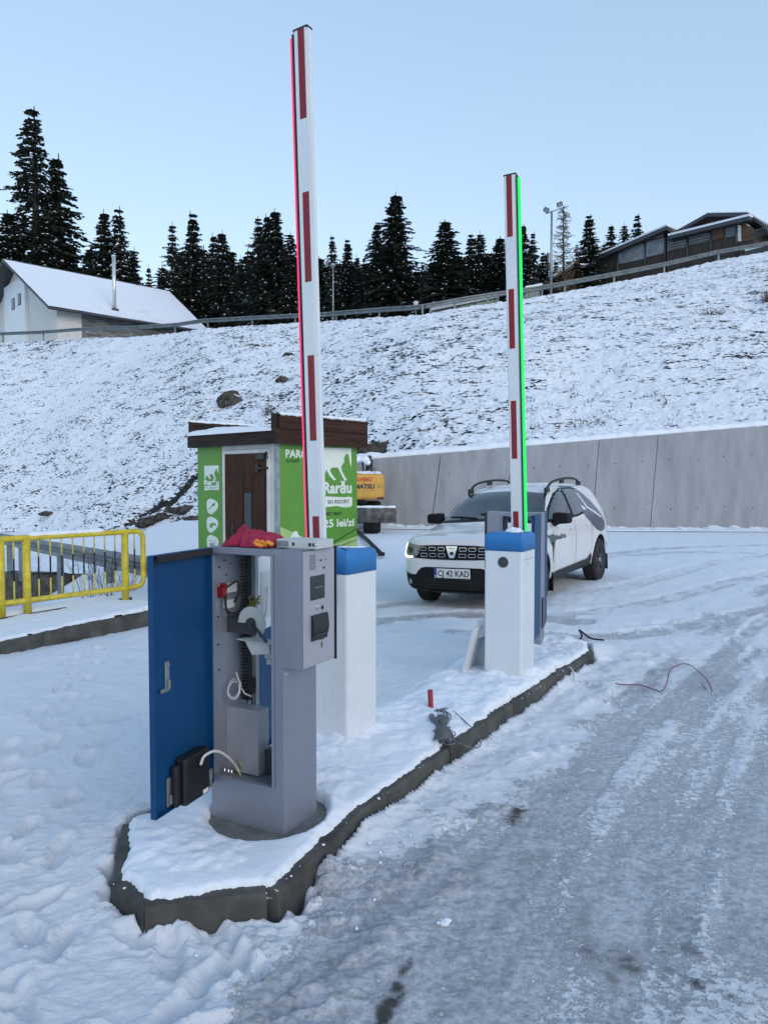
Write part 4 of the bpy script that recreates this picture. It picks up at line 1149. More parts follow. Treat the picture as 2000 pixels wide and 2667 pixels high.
# ============================================================ BARRIERS
CW, CDp, CH = .31, .32, 1.015
def make_barrier(org, rz, label, led, pts_px, yl, xs):
    root = empty('boom_barrier', org, rz, label, 'boom barrier', 'boom barriers on the traffic island')
    Xl = Vector((math.cos(rz), math.sin(rz), 0)); Yl = Vector((-math.sin(rz), math.cos(rz), 0)); O = Vector(org)
    bm = bmesh.new(); bmesh.ops.create_cube(bm, size=1)
    for v in bm.verts: v.co = Vector((v.co.x * CW, v.co.y * CDp, (v.co.z + .5) * (CH + .14) - .14))
    es = [e for e in bm.edges if abs(e.verts[0].co.z - e.verts[1].co.z) > .5]
    bmesh.ops.bevel(bm, geom=es, offset=.022, segments=4, affect='EDGES', profile=.5)
    mb = MB(); mb.bm(bm); cab = mb.build('cabinet', M['white'], root)
    bm = bmesh.new(); bmesh.ops.create_cube(bm, size=1)
    for v in bm.verts: v.co = Vector((v.co.x * (CW + .006), v.co.y * (CDp + .006), CH + .002 + (v.co.z + .5) * .138))
    es = [e for e in bm.edges if abs(e.verts[0].co.z - e.verts[1].co.z) > .1]
    bmesh.ops.bevel(bm, geom=es, offset=.024, segments=4, affect='EDGES', profile=.5)
    es = [e for e in bm.edges if min(e.verts[0].co.z, e.verts[1].co.z) > CH + .13]
    bmesh.ops.bevel(bm, geom=es, offset=.036, segments=5, affect='EDGES', profile=.5)
    mb = MB(); mb.bm(bm, 0, True); cap = mb.build('cap', M['blue_cap'], root)
    # shaft discs on both faces
    for sy in (-1, 1):
        mb = MB(); mb.disc((0.0, sy * CDp / 2 + (.0 if sy > 0 else -.004), CH - .085), .042, .004, 'Y', 28); mb.build('shaft_cover', M['dark'], root)
    # side door seam and lock (local -x face)
    mb = MB(); mb.b2((-CW / 2 - .001, -.12, CH - .065), (-CW / 2 + .001, .12, CH - .0625)); mb.build('door_seam', M['dark'], root)
    mb = MB(); mb.disc((-CW / 2 - .004, .04, CH - .10), .006, .004, 'X', 10); mb.build('lock', M['chrome'], root)
    # arm: from two pixel positions on the plane y=yl
    def lp(px, py):
        q = onpl(px, py, O + Yl * yl, Xl) - O; return Vector((q.dot(Xl), yl, q.z))
    a = lp(*pts_px[0]); b = lp(*pts_px[1])
    t = (b - a).normalized(); a = a - t * (a.z - (CH - .085)) / t.z
    arm = empty('arm', a); arm.parent = root
    L = (b - a).length
    lean = math.atan2(t.x, t.z)
    arm.rotation_euler = (0, lean, 0)
    w, th = .100, .048
    bm = bmesh.new(); bmesh.ops.create_cube(bm, size=1)
    for v in bm.verts: v.co = Vector((v.co.x * w, v.co.y * th, (v.co.z + .5) * L))
    es = [e for e in bm.edges if abs(e.verts[0].co.z - e.verts[1].co.z) > .5]
    bmesh.ops.bevel(bm, geom=es, offset=.008, segments=2, affect='EDGES')
    mb = MB(); mb.bm(bm); mb.build('boom', M['white'], arm)
    mb = MB(); mb.box((0, 0, L + .003), (w + .004, th + .004, .012), .002); mb.build('end_cap', M['black'], arm)
    s = -1 if led else 1
    s = led
    mb = MB(); x0 = s * (w / 2 + .0005); x1 = s * (w / 2 + .012)
    mb.b2((min(x0, x1), -.0225, -.0), (max(x0, x1), .0225, L - .012)); mb.build('light_channel', M['black'], arm)
    mb = MB(); x0 = s * (w / 2 + .0125); x1 = s * (w / 2 + .027)
    mb.b2((min(x0, x1), -.0205, .02), (max(x0, x1), .0205, L - .03), .003); mb.build('light_strip', M['red_led'] if s * (1 if math.cos(rz) > 0 else -1) < 0 else M['green_led'], arm)
    # hub between arm and cabinet
    mb = MB(); y0 = CDp / 2 * (1 if yl > 0 else -1) - yl
    mb.b2((-.06, min(0, y0) + (.0 if yl > 0 else .024), -.10), (.06, max(0, y0) - (.024 if yl > 0 else 0), .10), .006); mb.build('arm_bracket', M['dark'], arm)
    zs = []
    for (pa, pb) in xs:
        za = ((lp(pts_px[1][0], pa) - a).z) / t.z; zb = ((lp(pts_px[0][0], pb) - a).z) / t.z
        for sy in (-1, 1):
            mb = MB(); mb.b2((-.023 - s * .006, sy * (th / 2 + .0004), zb), (.023 - s * .006, sy * (th / 2 + .0012), za)); mb.build('red_sticker', M['red_sticker'], arm)
    return root
AX = Vector((math.cos(R(-32)), math.sin(R(-32)), 0)); AY = Vector((math.sin(R(32)), math.cos(R(32)), 0))
C1 = onz(906, 1952, .13)
O1 = C1 - AX * CW / 2 + AY * CDp / 2; O1.z = .135
barrier1 = make_barrier(O1, R(-32), 'left boom barrier with red-pink light strip on its raised arm, standing behind the open kiosk', -1, ((829, 1415), (788, 80)), -CDp / 2 - .062,
             [(79, 303), (507, 733), (930, 1148), (1343, 1560)])
C2 = onz(1358, 1783, .13)
BX = Vector((math.cos(KA), math.sin(KA), 0)); BY = Vector((-math.sin(KA), math.cos(KA), 0))
O2 = C2 - BX * CW / 2 + BY * CDp / 2; O2.z = .135
barrier2 = make_barrier(O2, KA + math.pi, 'right boom barrier, green light strip on its raised arm, standing in front of the car', -1, ((1348, 1390), (1329, 458)), -CDp / 2 - .062,
             [(459, 616), (755, 908), (1045, 1195), (1331, 1480)])

# snow on the caps
def lump(name, c, dims, label, seed, cat='snow'):
    random.seed(seed); bm = bmesh.new(); bmesh.ops.create_icosphere(bm, subdivisions=4, radius=1)
    for v in bm.verts:
        p = v.co; k = 1 + .5 * float(fbm(np.array([p.x * 2 + seed]), np.array([p.y * 2 + p.z * 2]), 3)[0])
        z = max(p.z, -.1)
        v.co = Vector((p.x * dims[0] * k, p.y * dims[1] * k, z * dims[2] * k))
    mb = MB(); mb.bm(bm, 0, True)
    o = mb.build(name, M['snow'], None); o.location = c; return tag(o, label, cat)
p = O2 + BX * (.03) + BY * (.02); lump('snow_patch', (p.x, p.y, .135 + CH + .137), (.065, .07, .035), 'little heap of snow on the blue cap of the right barrier', 3)
p = O1 + AX * (.02) + AY * (.07); lump('snow_patch', (p.x, p.y, .135 + CH + .138), (.10, .05, .008), 'thin smear of snow on the blue cap of the left barrier', 5)

# white cover leaning against the right cabinet
def leaning():
    base_l = onz(1199, 1757, .15); base_r = onz(1253, 1742, .15)
    root = empty('metal_cover', base_l, 0, 'white folded sheet metal cover leaning on the left side of the right barrier cabinet', 'metal cover')
    top = at(1240, 1640, 6.15) - base_l; r = (base_r - base_l)
    up = top - Vector((0, 0, 0))
    up = Vector((at(1240, 1640, 6.1) - base_l)); 
    mb = MB()
    A = Vector((0, 0, -.02)); B = onz(1236, 1736, .16) - base_l; C = base_r - base_l + Vector((.02, .0, -.02))
    T = at(1231, 1641, 5.98) - base_l; T2 = T + (B - A); T3 = T + (C - A) * .9
    def plate(q, th):
        n = (q[1] - q[0]).cross(q[3] - q[0]).normalized(); mb.poly_prism(q, n * th)
    A2 = onz(1216, 1752, .15) - base_l
    plate([A, A2, T + (A2 - A), T], .004)
    plate([A2, B, T + (B - A), T + (A2 - A)], .004)
    B2 = onz(1256, 1744, .15) - base_l
    plate([B, B2, T + (B2 - A), T + (B - A)], .004)
    mb.build('folded_sheet', M['white'], root)
    mb = MB(); q = at(1238, 1640, 6.05) - base_l
    mb.box(q + Vector((.05, .05, .0)), (.12, .012, .14), .002, rot=Matrix.Rotation(R(-15), 4, 'Y')); mb.build('top_flange', M['white'], root)
leaning()

# red corrugated sleeve with the coil of grey cable
def reel():
    p0 = onz(1122, 1843, .17); p1 = onz(1122, 1843, .17) + Vector((-.003, .02, .115))
    root = empty('corrugated_sleeve', p0, 0, 'short red corrugated plastic sleeve standing in the snow above the grey cable coil', 'plastic sleeve')
    mb = MB(); prof = []
    for k in range(30): z = k / 29 * .118; prof.append((.0165 + (.0028 if k % 2 else 0), z))
    mb.lathe(prof, 20, 0, None, True, False); mb.lathe([(.0155, .004), (.0155, .1175)], 20, 0, None, True, True)
    o = mb.build('tube_wall', mat('red_plastic', (.32, .018, .04), .45, var=.1, scale=40), root)
    mb = MB(); mb.disc((0, 0, .1155), .0150, .0003, 'Z', 20); mb.build('opening_shade', M['black'], root)  # black disc stands in for the shade inside the sleeve
    root.rotation_euler = (R(-8), R(-2), 0)
    random.seed(17); mb = MB()
    c = onz(1155, 1895, .18)
    def W(px, py, dz=0.0): v = onz(px, py, .155 + dz); return v
    for k in range(17):
        # loops of the bundle, tied at the waist
        top = 1848 + random.uniform(-2, 12); bot = 1925 + random.uniform(-14, 16)
        tx = 1133 + random.uniform(-6, 26) ; bx = 1150 + random.uniform(-16, 26); wd = random.uniform(6, 20)
        pts = [W(tx - wd * .7, top + 14, .02), W(tx, top, .02), W(tx + wd, top + 12, .03), W(1150 + wd * .7, 1893, .045 * random.random() + .012), W(bx + wd, bot - 10, .01), W(bx, bot, .0), W(bx - wd, bot - 12, .01), W(1148 - wd * .6, 1893, .04 * random.random() + .012)]
        mb.tube(spline(pts, 7, True), .0034, 6, 0, True)
    for k in range(9):
        y = 1898 + k * 3.2; mb.tube(spline([W(1128 - k * .6, y + 6, .0), W(1138, y + 2, .05), W(1158, y, .06), W(1172, y - 6, .02)], 6), .0034, 6)
    for k in range(3):
        y = 1872 + k * 5; mb.tube(spline([W(1135, y + 12, .02), W(1150, y, .06), W(1163, y + 12, .02)], 6), .0034, 6)
    mb.tube(spline([W(1140, 1850, .02), W(1158, 1845, .02), W(1180, 1852, .02), W(1212, 1880, .01), W(1238, 1905, .0), onz(1247, 1920, .165), onz(1252, 1935, .12), onz(1247, 1946, .10), onz(1232, 1948, .10), onz(1216, 1944, .14), W(1195, 1935, .005), W(1160, 1930, .0)], 8), .0036, 6)
    mb.tube(spline([W(1124, 1842, .01), W(1128, 1850, .01), W(1136, 1860, .02)], 5), .0032, 6)
    o = mb.build('cable_coil', M['cable_grey'], None); tag(o, 'tangled coil of grey cable lying in the snow on the kerb side of the island', 'cable coil')
reel()
# loose cables
def ong(px, py, dz=.04):
    z = 0.0
    for k in range(6): q = onz(px, py, z + dz); z = gz(q.x, q.y)
    return onz(px, py, z + dz)
mb = MB()
P = [(1492, 1780), (1520, 1776), (1570, 1775), (1620, 1783), (1665, 1784), (1700, 1795), (1722, 1800), (1735, 1780), (1745, 1745), (1770, 1730), (1795, 1732), (1825, 1755), (1845, 1778), (1853, 1800)]
mb.tube(spline([onz(x, y, .035 + (.0 if i < 6 else 0)) for i, (x, y) in enumerate(P)], 8), .0045, 6)
mb.tube(spline([onz(1827, 1784, .03), onz(1833, 1789, .03), onz(1838, 1795, .03)], 4), .004, 6)
tag(mb.build('red_cable', M['cable_red'], None), 'thin dark red cable snaking over the ice beyond the kerb', 'cable')
mb = MB(); mb.tube(spline([onz(1482, 1736, .16), onz(1490, 1745, .17), onz(1494, 1760, .10), onz(1492, 1775, .04)], 6), .006, 6)
tag(mb.build('cable_end', M['cable_white'], None), 'short pale cable end hanging over the far kerb', 'cable')
mb = MB()
P = [(1418, 1668), (1428, 1662), (1440, 1659), (1455, 1660), (1461, 1671)]
mb.tube(spline([ong(x, y, .07) for x, y in P], 8), .010, 6)
P = [(1497, 1680), (1508, 1668), (1515, 1655), (1508, 1641), (1520, 1650), (1535, 1661), (1550, 1665), (1562, 1666), (1572, 1667)]
mb.tube(spline([ong(x, y, .065 + (.12 if 1503 < x < 1512 and y < 1645 else 0)) for x, y in P], 8), .010, 6)
tag(mb.build('black_cable', M['rubber'], None), 'black power cable lying on the snow right of the second kiosk', 'cable')
mb = MB(); A = onz(930, 1383, .10); B = onz(993, 1443, .06)
mb.tube([A, A.lerp(B, .5) + Vector((0, 0, .02)), B], [.06, .055, .05], 10); mb.box(B, (.16, .10, .08), .02)
tag(mb.build('black_pipe', M['rubber'], None), 'black pipe lying on the snow between the green hut and the left barrier', 'pipe')
# ============================================================ GREEN HUT
HA_ = R(47.5)
H0 = at(722, 1300, 10.3); H0.z = gz(H0.x, H0.y)
HX = Vector((math.cos(HA_), math.sin(HA_), 0)); HY = Vector((-math.sin(HA_), math.cos(HA_), 0))
def hr(px, py):      # right face, local (x, z)
    q = onpl(px, py, H0, HX) - H0; return (q.dot(HX), q.z)
def hl(px, py):      # left face, local (y, z)
    q = onpl(px, py, H0, HY) - H0; return (q.dot(HY), q.z)
def z2(x, y, sc=2.765, ox=480, oy=1030): return (ox + x / sc, oy + y / sc)
def build_words(txt, V, fs, m, par, ix):
    """one mesh per word: split at the widest gap"""
    if ' ' not in txt or len(fs) < 2:
        mb = MB(); mb.add(V, fs); return mb.build('lettering', m, par)
    sg = 1 if ix > 0 else -1; k = abs(ix) - 1
    sp = sorted(((min(V[i][k] for i in f), max(V[i][k] for i in f)) for f in fs))
    e = sp[0][1]; best = (0, 0)
    for a, b in sp[1:]:
        if a - e > best[0]: best = (a - e, (a + e) / 2)
        e = max(e, b)
    for side in (0, 1):
        ff = [f for f in fs if (sum(V[i][k] for i in f) / len(f) > best[1]) == bool(side)]
        mb = MB(); mb.add(V, ff)
        used = sorted(set(i for f in ff for i in f)); mp = {j: n for n, j in enumerate(used)}
        mb = MB(); mb.add([V[i] for i in used], [[mp[i] for i in f] for f in ff]); mb.build('lettering', m, par)
def build_hut():
    root = empty('ticket_hut', H0, HA_, 'small bright green parking hut with brown door and dark fascia under snow', 'hut')
    LX, LY, HZ = 1.52, 1.84, 2.27
    g = M['hut_green']; w = M['white_dirty']
    mb = MB(); mb.b2((.0, .0, -.1), (LX, LY, HZ)); mb.build('wall', w, root)
    def decR(name, pts, m, o=.004, par=None):
        mb = MB(); P = [(hr(*p)[0], -o, hr(*p)[1]) for p in pts]
        mb.poly_prism(P, (0, o - .0005, 0)); return mb.build(name, m, par or root)
    def decL(name, pts, m, o=.004, par=None):
        mb = MB(); P = [(-o, hl(*p)[0], hl(*p)[1]) for p in pts]
        mb.poly_prism(P, (o - .0005, 0, 0)); return mb.build(name, m, par or root)
    # green panels
    mb = MB(); mb.b2((.045, -.003, -.1), (LX + .003, 0, HZ)); mb.b2((LX, .0, -.1), (LX + .003, LY, HZ)); pr_ = mb.build('green_panel', g, root)
    yL0 = hl(*z2(275, 600))[0]
    mb = MB(); mb.b2((-.003, yL0, -.1), (0, LY + .003, HZ)); mb.b2((0, LY, -.1), (LX, LY + .003, HZ)); pl_ = mb.build('green_panel', g, root)
    # text on the right face
    def textR(txt, p0, p1, capy, m, bold=0.02, par=None, o=.0075):
        x0, z0 = hr(*z2(*p0)); x1, _ = hr(*z2(*p1)); _, zt = hr(*z2(p0[0], capy))
        vs, fs = text_verts(txt, 1.0, bold)
        mx = max(v[0] for v in vs); mn = min(v[0] for v in vs)
        cap = .73
        s = (zt - z0) / cap
        V = [(x0 + (v[0] - mn) / (mx - mn) * (x1 - x0), -o, z0 + v[1] * s) for v in vs]
        return build_words(txt, V, fs, m, par or pr_, 1)
    def textL(txt, p0, p1, capy, m, bold=0.02, par=None, o=.0075):
        y0, z0 = hl(*z2(*p0)); y1, _ = hl(*z2(*p1)); _, zt = hl(*z2(p0[0], capy))
        vs, fs = text_verts(txt, 1.0, bold)
        mx = max(v[0] for v in vs); mn = min(v[0] for v in vs); s = (zt - z0) / .73
        V = [(-o, y0 + (v[0] - mn) / (mx - mn) * (y1 - y0), z0 + v[1] * s) for v in vs]
        return build_words(txt, V, fs, m, par or pl_, 2)
    W_, D_ = M['vinyl_white'], M['vinyl_dark']
    textR('PARCARE', (727, 444), (990, 452), 387, W_, .03)
    textR('CU PLATĂ', (731, 481), (826, 482), 458, D_, .02)
    logo = [(930, 372), (1200, 380), (1201, 515), (1192, 492), (1181, 425), (1162, 420), (1147, 452), (1150, 478), (1128, 512), (1134, 545), (1158, 590), (1172, 612), (1150, 610), (1122, 558), (1105, 520), (1062, 519), (1046, 540), (1068, 578), (1092, 606), (1076, 612), (1045, 578), (1022, 532), (1012, 560), (1000, 600), (975, 590), (985, 540), (960, 560), (940, 610), (930, 600)]
    decR('logo', [z2(*p) for p in logo], W_, .007, pr_)
    textR('Rarău', (1000, 703), (1203, 703), 622, W_, .04)
    decR('logo_plate', [z2(*p) for p in [(990, 726), (1150, 733), (1180, 728), (1207, 735), (1207, 790), (1195, 803), (1150, 806), (1100, 796), (990, 806)]], W_, .007, pr_)
    textR('SKI RESORT', (1030, 780), (1186, 780), 753, M['dark'], .02, None, .0078)
    textR('PREȚ BILET', (1008, 864), (1133, 864), 842, D_, .02)
    textR('25 lei/zi', (1002, 950), (1220, 945), 893, W_, .03)
    decR('painted_hill', [z2(*p) for p in [(690, 1300), (690, 945), (760, 975), (830, 1010), (930, 1050), (1010, 1075), (1010, 1300)]], M['hut_light'], .0062, pr_)
    decR('painted_hill', [z2(*p) for p in [(1035, 1300), (1035, 1090), (1110, 1060), (1190, 1030), (1243, 1010), (1243, 1300)]], M['hut_light'], .0062, pr_)
    decR('painted_tree', [z2(*p) for p in [(752, 1300), (752, 1030), (775, 1008), (778, 992), (790, 980), (803, 975), (815, 985), (818, 1000), (835, 1018), (832, 1035), (832, 1300)]], W_, .0072, pr_)
    decR('painted_line', [z2(*p) for p in [(1050, 1070), (1240, 955), (1242, 959), (1052, 1075)]], D_, .0080, pr_)
    decR('painted_line', [z2(*p) for p in [(1110, 1085), (1243, 1035), (1243, 1039), (1112, 1090)]], D_, .0080, pr_)
    # left face: small logo, icons
    lg = [(147, 507), (250, 503), (250, 560), (243, 545), (236, 523), (228, 540), (218, 560), (226, 585), (232, 603), (222, 600), (208, 568), (190, 566), (184, 578), (195, 600), (185, 603), (172, 580), (165, 570), (158, 590), (150, 603)]
    decL('logo', [z2(*p) for p in lg], W_, .007, pl_)
    textL('Rarău', (147, 642), (255, 637), 606, W_, .05)
    decL('logo_plate', [z2(*p) for p in [(150, 652), (252, 647), (254, 675), (240, 683), (200, 678), (150, 685)]], W_, .007, pl_)
    textL('SKI RESORT', (160, 671), (243, 666), 658, M['dark'], .0, None, .0078)
    for i, (cx, cy, rx, ry) in enumerate([(203, 797, 41, 54), (203, 928, 41, 56), (205, 1060, 42, 56), (206, 1190, 42, 56)]):
        pts = []
        for k in range(28):
            an = 2 * math.pi * k / 28; rr = 1 + .10 * math.cos(3 * an + .5)
            pts.append(z2(cx + rx * rr * math.cos(an), cy + ry * rr * math.sin(an)))
        ic = decL('icon', pts, W_, .007, pl_)
        figs = [[(178, 818), (226, 770), (230, 775), (182, 823)], [(205, 780), (222, 776), (224, 790), (208, 800)]] if i == 0 else \
               [[(185, 950), (190, 925), (215, 915), (235, 928), (232, 940), (212, 932), (205, 952)]] if i == 1 else \
               [[(188, 1062), (222, 1060), (222, 1085), (188, 1087)], [(180, 1040), (232, 1052), (232, 1056), (180, 1044)]] if i == 2 else [[(190, 1180), (220, 1175), (218, 1210), (192, 1212)]]
        for f in figs: decL('pictogram', [z2(*p) for p in f], M['hut_green'] if i != 2 else M['galv'], .0080, ic)
    # door with its white frame
    y0 = hl(*z2(606, 700))[0]; y1 = hl(*z2(303, 700))[0]; zt = 2.15
    fr = MB()
    fr.b2((-.03, y0 - .05, 0), (-.0005, y0, zt + .05), .004); fr.b2((-.03, y1, 0), (-.0005, y1 + .05, zt + .05), .004); fr.b2((-.03, y0, zt), (-.0005, y1, zt + .05), .004)
    fr.build('door_frame', M['white_dirty'], root)
    d = MB(); d.b2((-.022, y0 + .004, .02), (-.001, y1 - .004, zt - .005)); dr = d.build('door', M['door_wood'], root)
    wd = y1 - y0
    gl0, gl1 = hl(*z2(495, 700))[0], hl(*z2(445, 700))[0]
    mb = MB(); mb.b2((-.030, gl0, .55), (-.0225, gl1, 1.60), .003); mb.build('glass_strip', M['glass'], dr)
    mb = MB()
    for a, b, c, e in ((y0 + .04, gl0 - .03, .15, .9), (y0 + .04, gl0 - .03, 1.0, 1.85), (gl1 + .03, y1 - .05, .15, .9), (gl1 + .03, y1 - .05, 1.0, 1.85), (gl0 - .01, gl1 + .01, 1.66, 1.85)):
        mb.b2((-.030, a, c), (-.0225, b, e), .006)
    mb.build('door_panels', M['door_wood'], dr)
    hy = hl(*z2(360, 900))[0]
    mb = MB(); mb.b2((-.032, hy - .02, .93), (-.0225, hy + .02, 1.15), .004); mb.tube([(-.03, hy, 1.06), (-.06, hy, 1.06), (-.06, hy - .11, 1.06)], .009, 8); mb.build('handle', M['black'], dr)
    (ya, za) = hl(*z2(545, 525)); (yb, _) = hl(*z2(622, 535))
    mb = MB(); mb.tube([(-.03, ya, za), (-.05, ya, za), (-.05, yb, za)], .016, 8); mb.box((-.04, (ya + .01), za), (.03, .06, .10), .006); mb.build('bar_lock', M['black'], dr)
    (ya, za) = hl(*z2(540, 345)); (yb, zb) = hl(*z2(598, 348))
    mb = MB(); mb.b2((-.07, yb, 2.06), (-.031, ya, 2.14), .006); mb.tube(spline([(-.05, yb, 2.13), (-.08, yb - .08, 2.16), (-.08, yb - .10, 2.08), (-.06, yb - .02, 2.06)], 6), .008, 6); mb.build('door_closer', M['black'], root)
    mb = MB(); mb.b2((-.006, -.006, -.05), (.045, -.0035, HZ)); mb.b2((-.006, -.0035, -.05), (-.0035, .05, HZ)); mb.build('corner_trim', M['galv'], root)
    # roof: deck, boards, snow
    e = .095
    mb = MB(); mb.poly_prism([(-e + .03, -e + .03, HZ + .02), (LX + e - .03, -e + .03, HZ + .12), (LX + e - .03, LY + e - .03, HZ + .12), (-e + .03, LY + e - .03, HZ + .02)], (0, 0, .03)); rf = mb.build('roof', M['dark'], root)
    wb = M['wood_dark']
    mb = MB(); mb.b2((-e, -e - .02, HZ - .01), (LX + e, -e, HZ + .185)); mb.b2((-e, -e - .022, HZ + .190), (LX + e, -e, HZ + .385)); mb.build('fascia', M['wood_brown'], rf)
    mb = MB(); mb.b2((-e, LY + e - .02, HZ - .01), (LX + e, LY + e, HZ + .185)); mb.b2((-e, LY + e - .022, HZ + .190), (LX + e, LY + e, HZ + .385)); mb.build('fascia', wb, rf)
    mb = MB(); mb.b2((LX + e, -e - .02, HZ - .01), (LX + e + .02, LY + e, HZ + .385)); mb.build('fascia', wb, rf)
    mb = MB(); mb.b2((-e - .02, -e - .02, HZ - .01), (-e, LY + e, HZ + .175)); mb.b2((-e - .022, -e - .022, HZ + .17), (-e + .05, -e + .07, HZ + .39)); mb.build('fascia', wb, rf)
    X, Y = np.meshgrid(np.linspace(-e - .04, LX + e, 70), np.linspace(-e + .05, LY + e - .02, 80), indexing='ij')
    Z = HZ + .185 + (X + e) * .075 + .025 * fbm(X * 3, Y * 3, 3) + .02 * np.sin(Y * 1.6)
    Z = Z + .05 * np.sqrt(np.clip((X + e + .04) / .10, 0, 1)); Z = np.where(X < -e - .02, HZ + .165, Z)
    grid_mesh('snow_cover', X, Y, Z, M['snow']).parent = rf
    mb = MB()
    random.seed(8)
    P = [(x, -e - .008, HZ + .390) for x in np.linspace(-e + .06, LX + e - .01, 34)]
    mb.tube(P, [random.uniform(.018, .032) for _ in P], 8)
    P = [(LX + e + .01, y, HZ + .388) for y in np.linspace(-e, LY + e, 30)]; mb.tube(P, [random.uniform(.014, .024) for _ in P], 8)
    P = [(x, LY + e - .01, HZ + .388) for x in np.linspace(-e, LX + e, 30)]; mb.tube(P, [random.uniform(.014, .024) for _ in P], 8)
    mb.build('snow_ridge', M['snow'], rf)
    return root
build_hut()

# ============================================================ EXCAVATOR
def build_excavator():
    Y0 = 24.0; O = Vector((-1.2, Y0, gz(-1.2, Y0)))
    root = empty('excavator', O, 0, 'yellow wheeled excavator seen from behind, half hidden by the green hut', 'excavator')
    def q(px, py, Y=Y0): v = at(px, py, Y) - O; return v
    R1 = q(1001, 1240); zb = q(1000, 1301).z; zt = q(1000, 1234).z; hw = R1.x
    mb = MB()
    # counterweight: rounded in plan
    pts = []
    for k in range(0, 13):
        an = R(-90 - 0) + R(90) * k / 12
        pts.append((hw - .28 + .28 * math.cos(an), .28 + .28 * math.sin(an) * 1.0))
    pts = [(-a, b) for a, b in pts][::-1] + pts
    pl = [(p[0], p[1]) for p in pts[::-1]] + [(-hw, 1.9), (hw, 1.9)][::1]
    ring = [(x, y) for x, y in pts] + [(hw, 1.9), (-hw, 1.9)]
    lv = [(zb, .96), (zb + .05, 1.0), (zt - .10, 1.0), (zt - .03, .985), (zt, .94)]
    vs = []; n = len(ring)
    for z, s in lv: vs += [(x * s, y * s + (1 - s) * .8, z) for x, y in ring]
    fs = [[i * n + k, i * n + (k + 1) % n, (i + 1) * n + (k + 1) % n, (i + 1) * n + k] for i in range(len(lv) - 1) for k in range(n)]
    fs += [list(range(n))[::-1], [(len(lv) - 1) * n + k for k in range(n)]]
    mb.add(vs, fs); cwt = mb.build('counterweight', M['exc_yellow'], root)
    def txt(t, p0, p1, capy, m, bold):
        a = q(*p0); b = q(*p1); c = q(p0[0], capy); v, f = text_verts(t, 1.0, bold)
        mn = min(i[0] for i in v); mx = max(i[0] for i in v); s = (c.z - a.z) / .73
        mb = MB(); mb.add([(a.x + (i[0] - mn) / (mx - mn) * (b.x - a.x), -.006, a.z + i[1] * s) for i in v], f); mb.build('lettering', m, cwt)
    S = 6.9125
    def e_(x, y): return (900 + x / S, 1180 + y / S)
    txt('GHEBO', e_(205, 505), e_(480, 503), 1180 + 437 / S, mat('red_letters', (.55, .03, .02), .5), .025)
    txt('KOMATSU', e_(10, 638), e_(520, 635), 1180 + 560 / S, mat('navy_letters', (.012, .012, .05), .5), .04)
    mb = MB(); a = q(*e_(565, 790)); b = q(*e_(690, 835)); mb.b2((a.x, -.004, b.z), (b.x, .2, a.z), .01); mb.build('tail_lamp', mat('lamp_brown', (.12, .03, .02), .4), cwt)
    mb = MB(); a = q(*e_(585, 575)); b = q(*e_(625, 632)); mb.b2((a.x, -.004, b.z), (b.x, .0, a.z)); mb.build('sticker', mat('old_sticker', (.40, .26, .05), .5), cwt)
    mb = MB(); a = q(*e_(190, 668)); b = q(*e_(700, 672)); mb.b2((-hw + .2, -.003, a.z - .006), (hw - .25, -.001, a.z)); mb.b2((-hw + .2, -.003, a.z - .22), (hw - .25, -.001, a.z - .214)); mb.build('panel_seam', M['dark'], cwt)
    # cab (left, behind the hut) and boom
    mb = MB(); mb.b2((-hw + .05, 1.2, zt), (-hw + 1.05, 2.6, zt + 1.15), .08, 0, 3); mb.b2((-hw, 1.9, zb), (hw, 3.0, zt - .05), .03); mb.build('cab', M['exc_yellow'], root)
    mb = MB(); mb.b2((-hw + .15, 1.18, zt + .35), (-hw + .95, 1.195, zt + 1.0)); mb.build('cab_window', M['glass'], root)
    bx = q(955, 1200).x
    mb = MB(); mb.tube([(bx, 1.5, zt - .05), (bx + .02, 1.8, zt + .35), (bx + .05, 2.3, zt + .58)], [.09, .085, .08], 10)
    mb.tube([q(969, 1232, Y0 + 1.2), q(967, 1212, Y0 + 1.3), q(968, 1200, Y0 + 1.4)], .05, 8); mb.tube([q(947, 1228, Y0 + 1.2), q(944, 1205, Y0 + 1.3)], .03, 8); mb.build('boom', M['black'], root)
    mb = MB(); mb.tube(spline([q(967, 1230), q(966, 1222), q(976, 1221), q(977, 1231)], 5), .012, 6); mb.build('handrail', M['dark'], root)
    for (cx, cy, r, s) in ((950, 1198, .16, 1), (957, 1205, .12, 2), (929, 1196, .15, 3)):
        random.seed(s); bm = bmesh.new(); bmesh.ops.create_icosphere(bm, subdivisions=3, radius=1)
        c = q(cx, cy, Y0 + 1.35)
        for v in bm.verts: v.co = Vector((v.co.x * r * 1.1, v.co.y * r, v.co.z * r * .7)) * (1 + .3 * float(fbm(np.array([v.co.x * 2 + s]), np.array([v.co.z * 2 + v.co.y]), 2)[0]))
        mb = MB(); mb.bm(bm, 0, True, Matrix.Translation(c)); mb.build('snow_load', M['snow'], root)
    X, Y = np.meshgrid(np.linspace(-hw * .99, hw * .985, 60), np.linspace(.02, 2.9, 50), indexing='ij')
    ed = np.minimum(np.minimum(hw * .99 - np.abs(X), Y), 1)
    Z = zt - .03 + .11 * np.sqrt(np.clip(ed / .12, 0, 1)) * (.8 + .6 * fbm(X * 3, Y * 3, 3)) - .06 * (np.abs(X) > hw - .2) * sst(.2, 0, ed)
    Yc = Y + .14 * sst(hw - .3, hw, np.abs(X)); o = grid_mesh('snow_cover', X, Yc, Z, M['snow']); o.parent = root
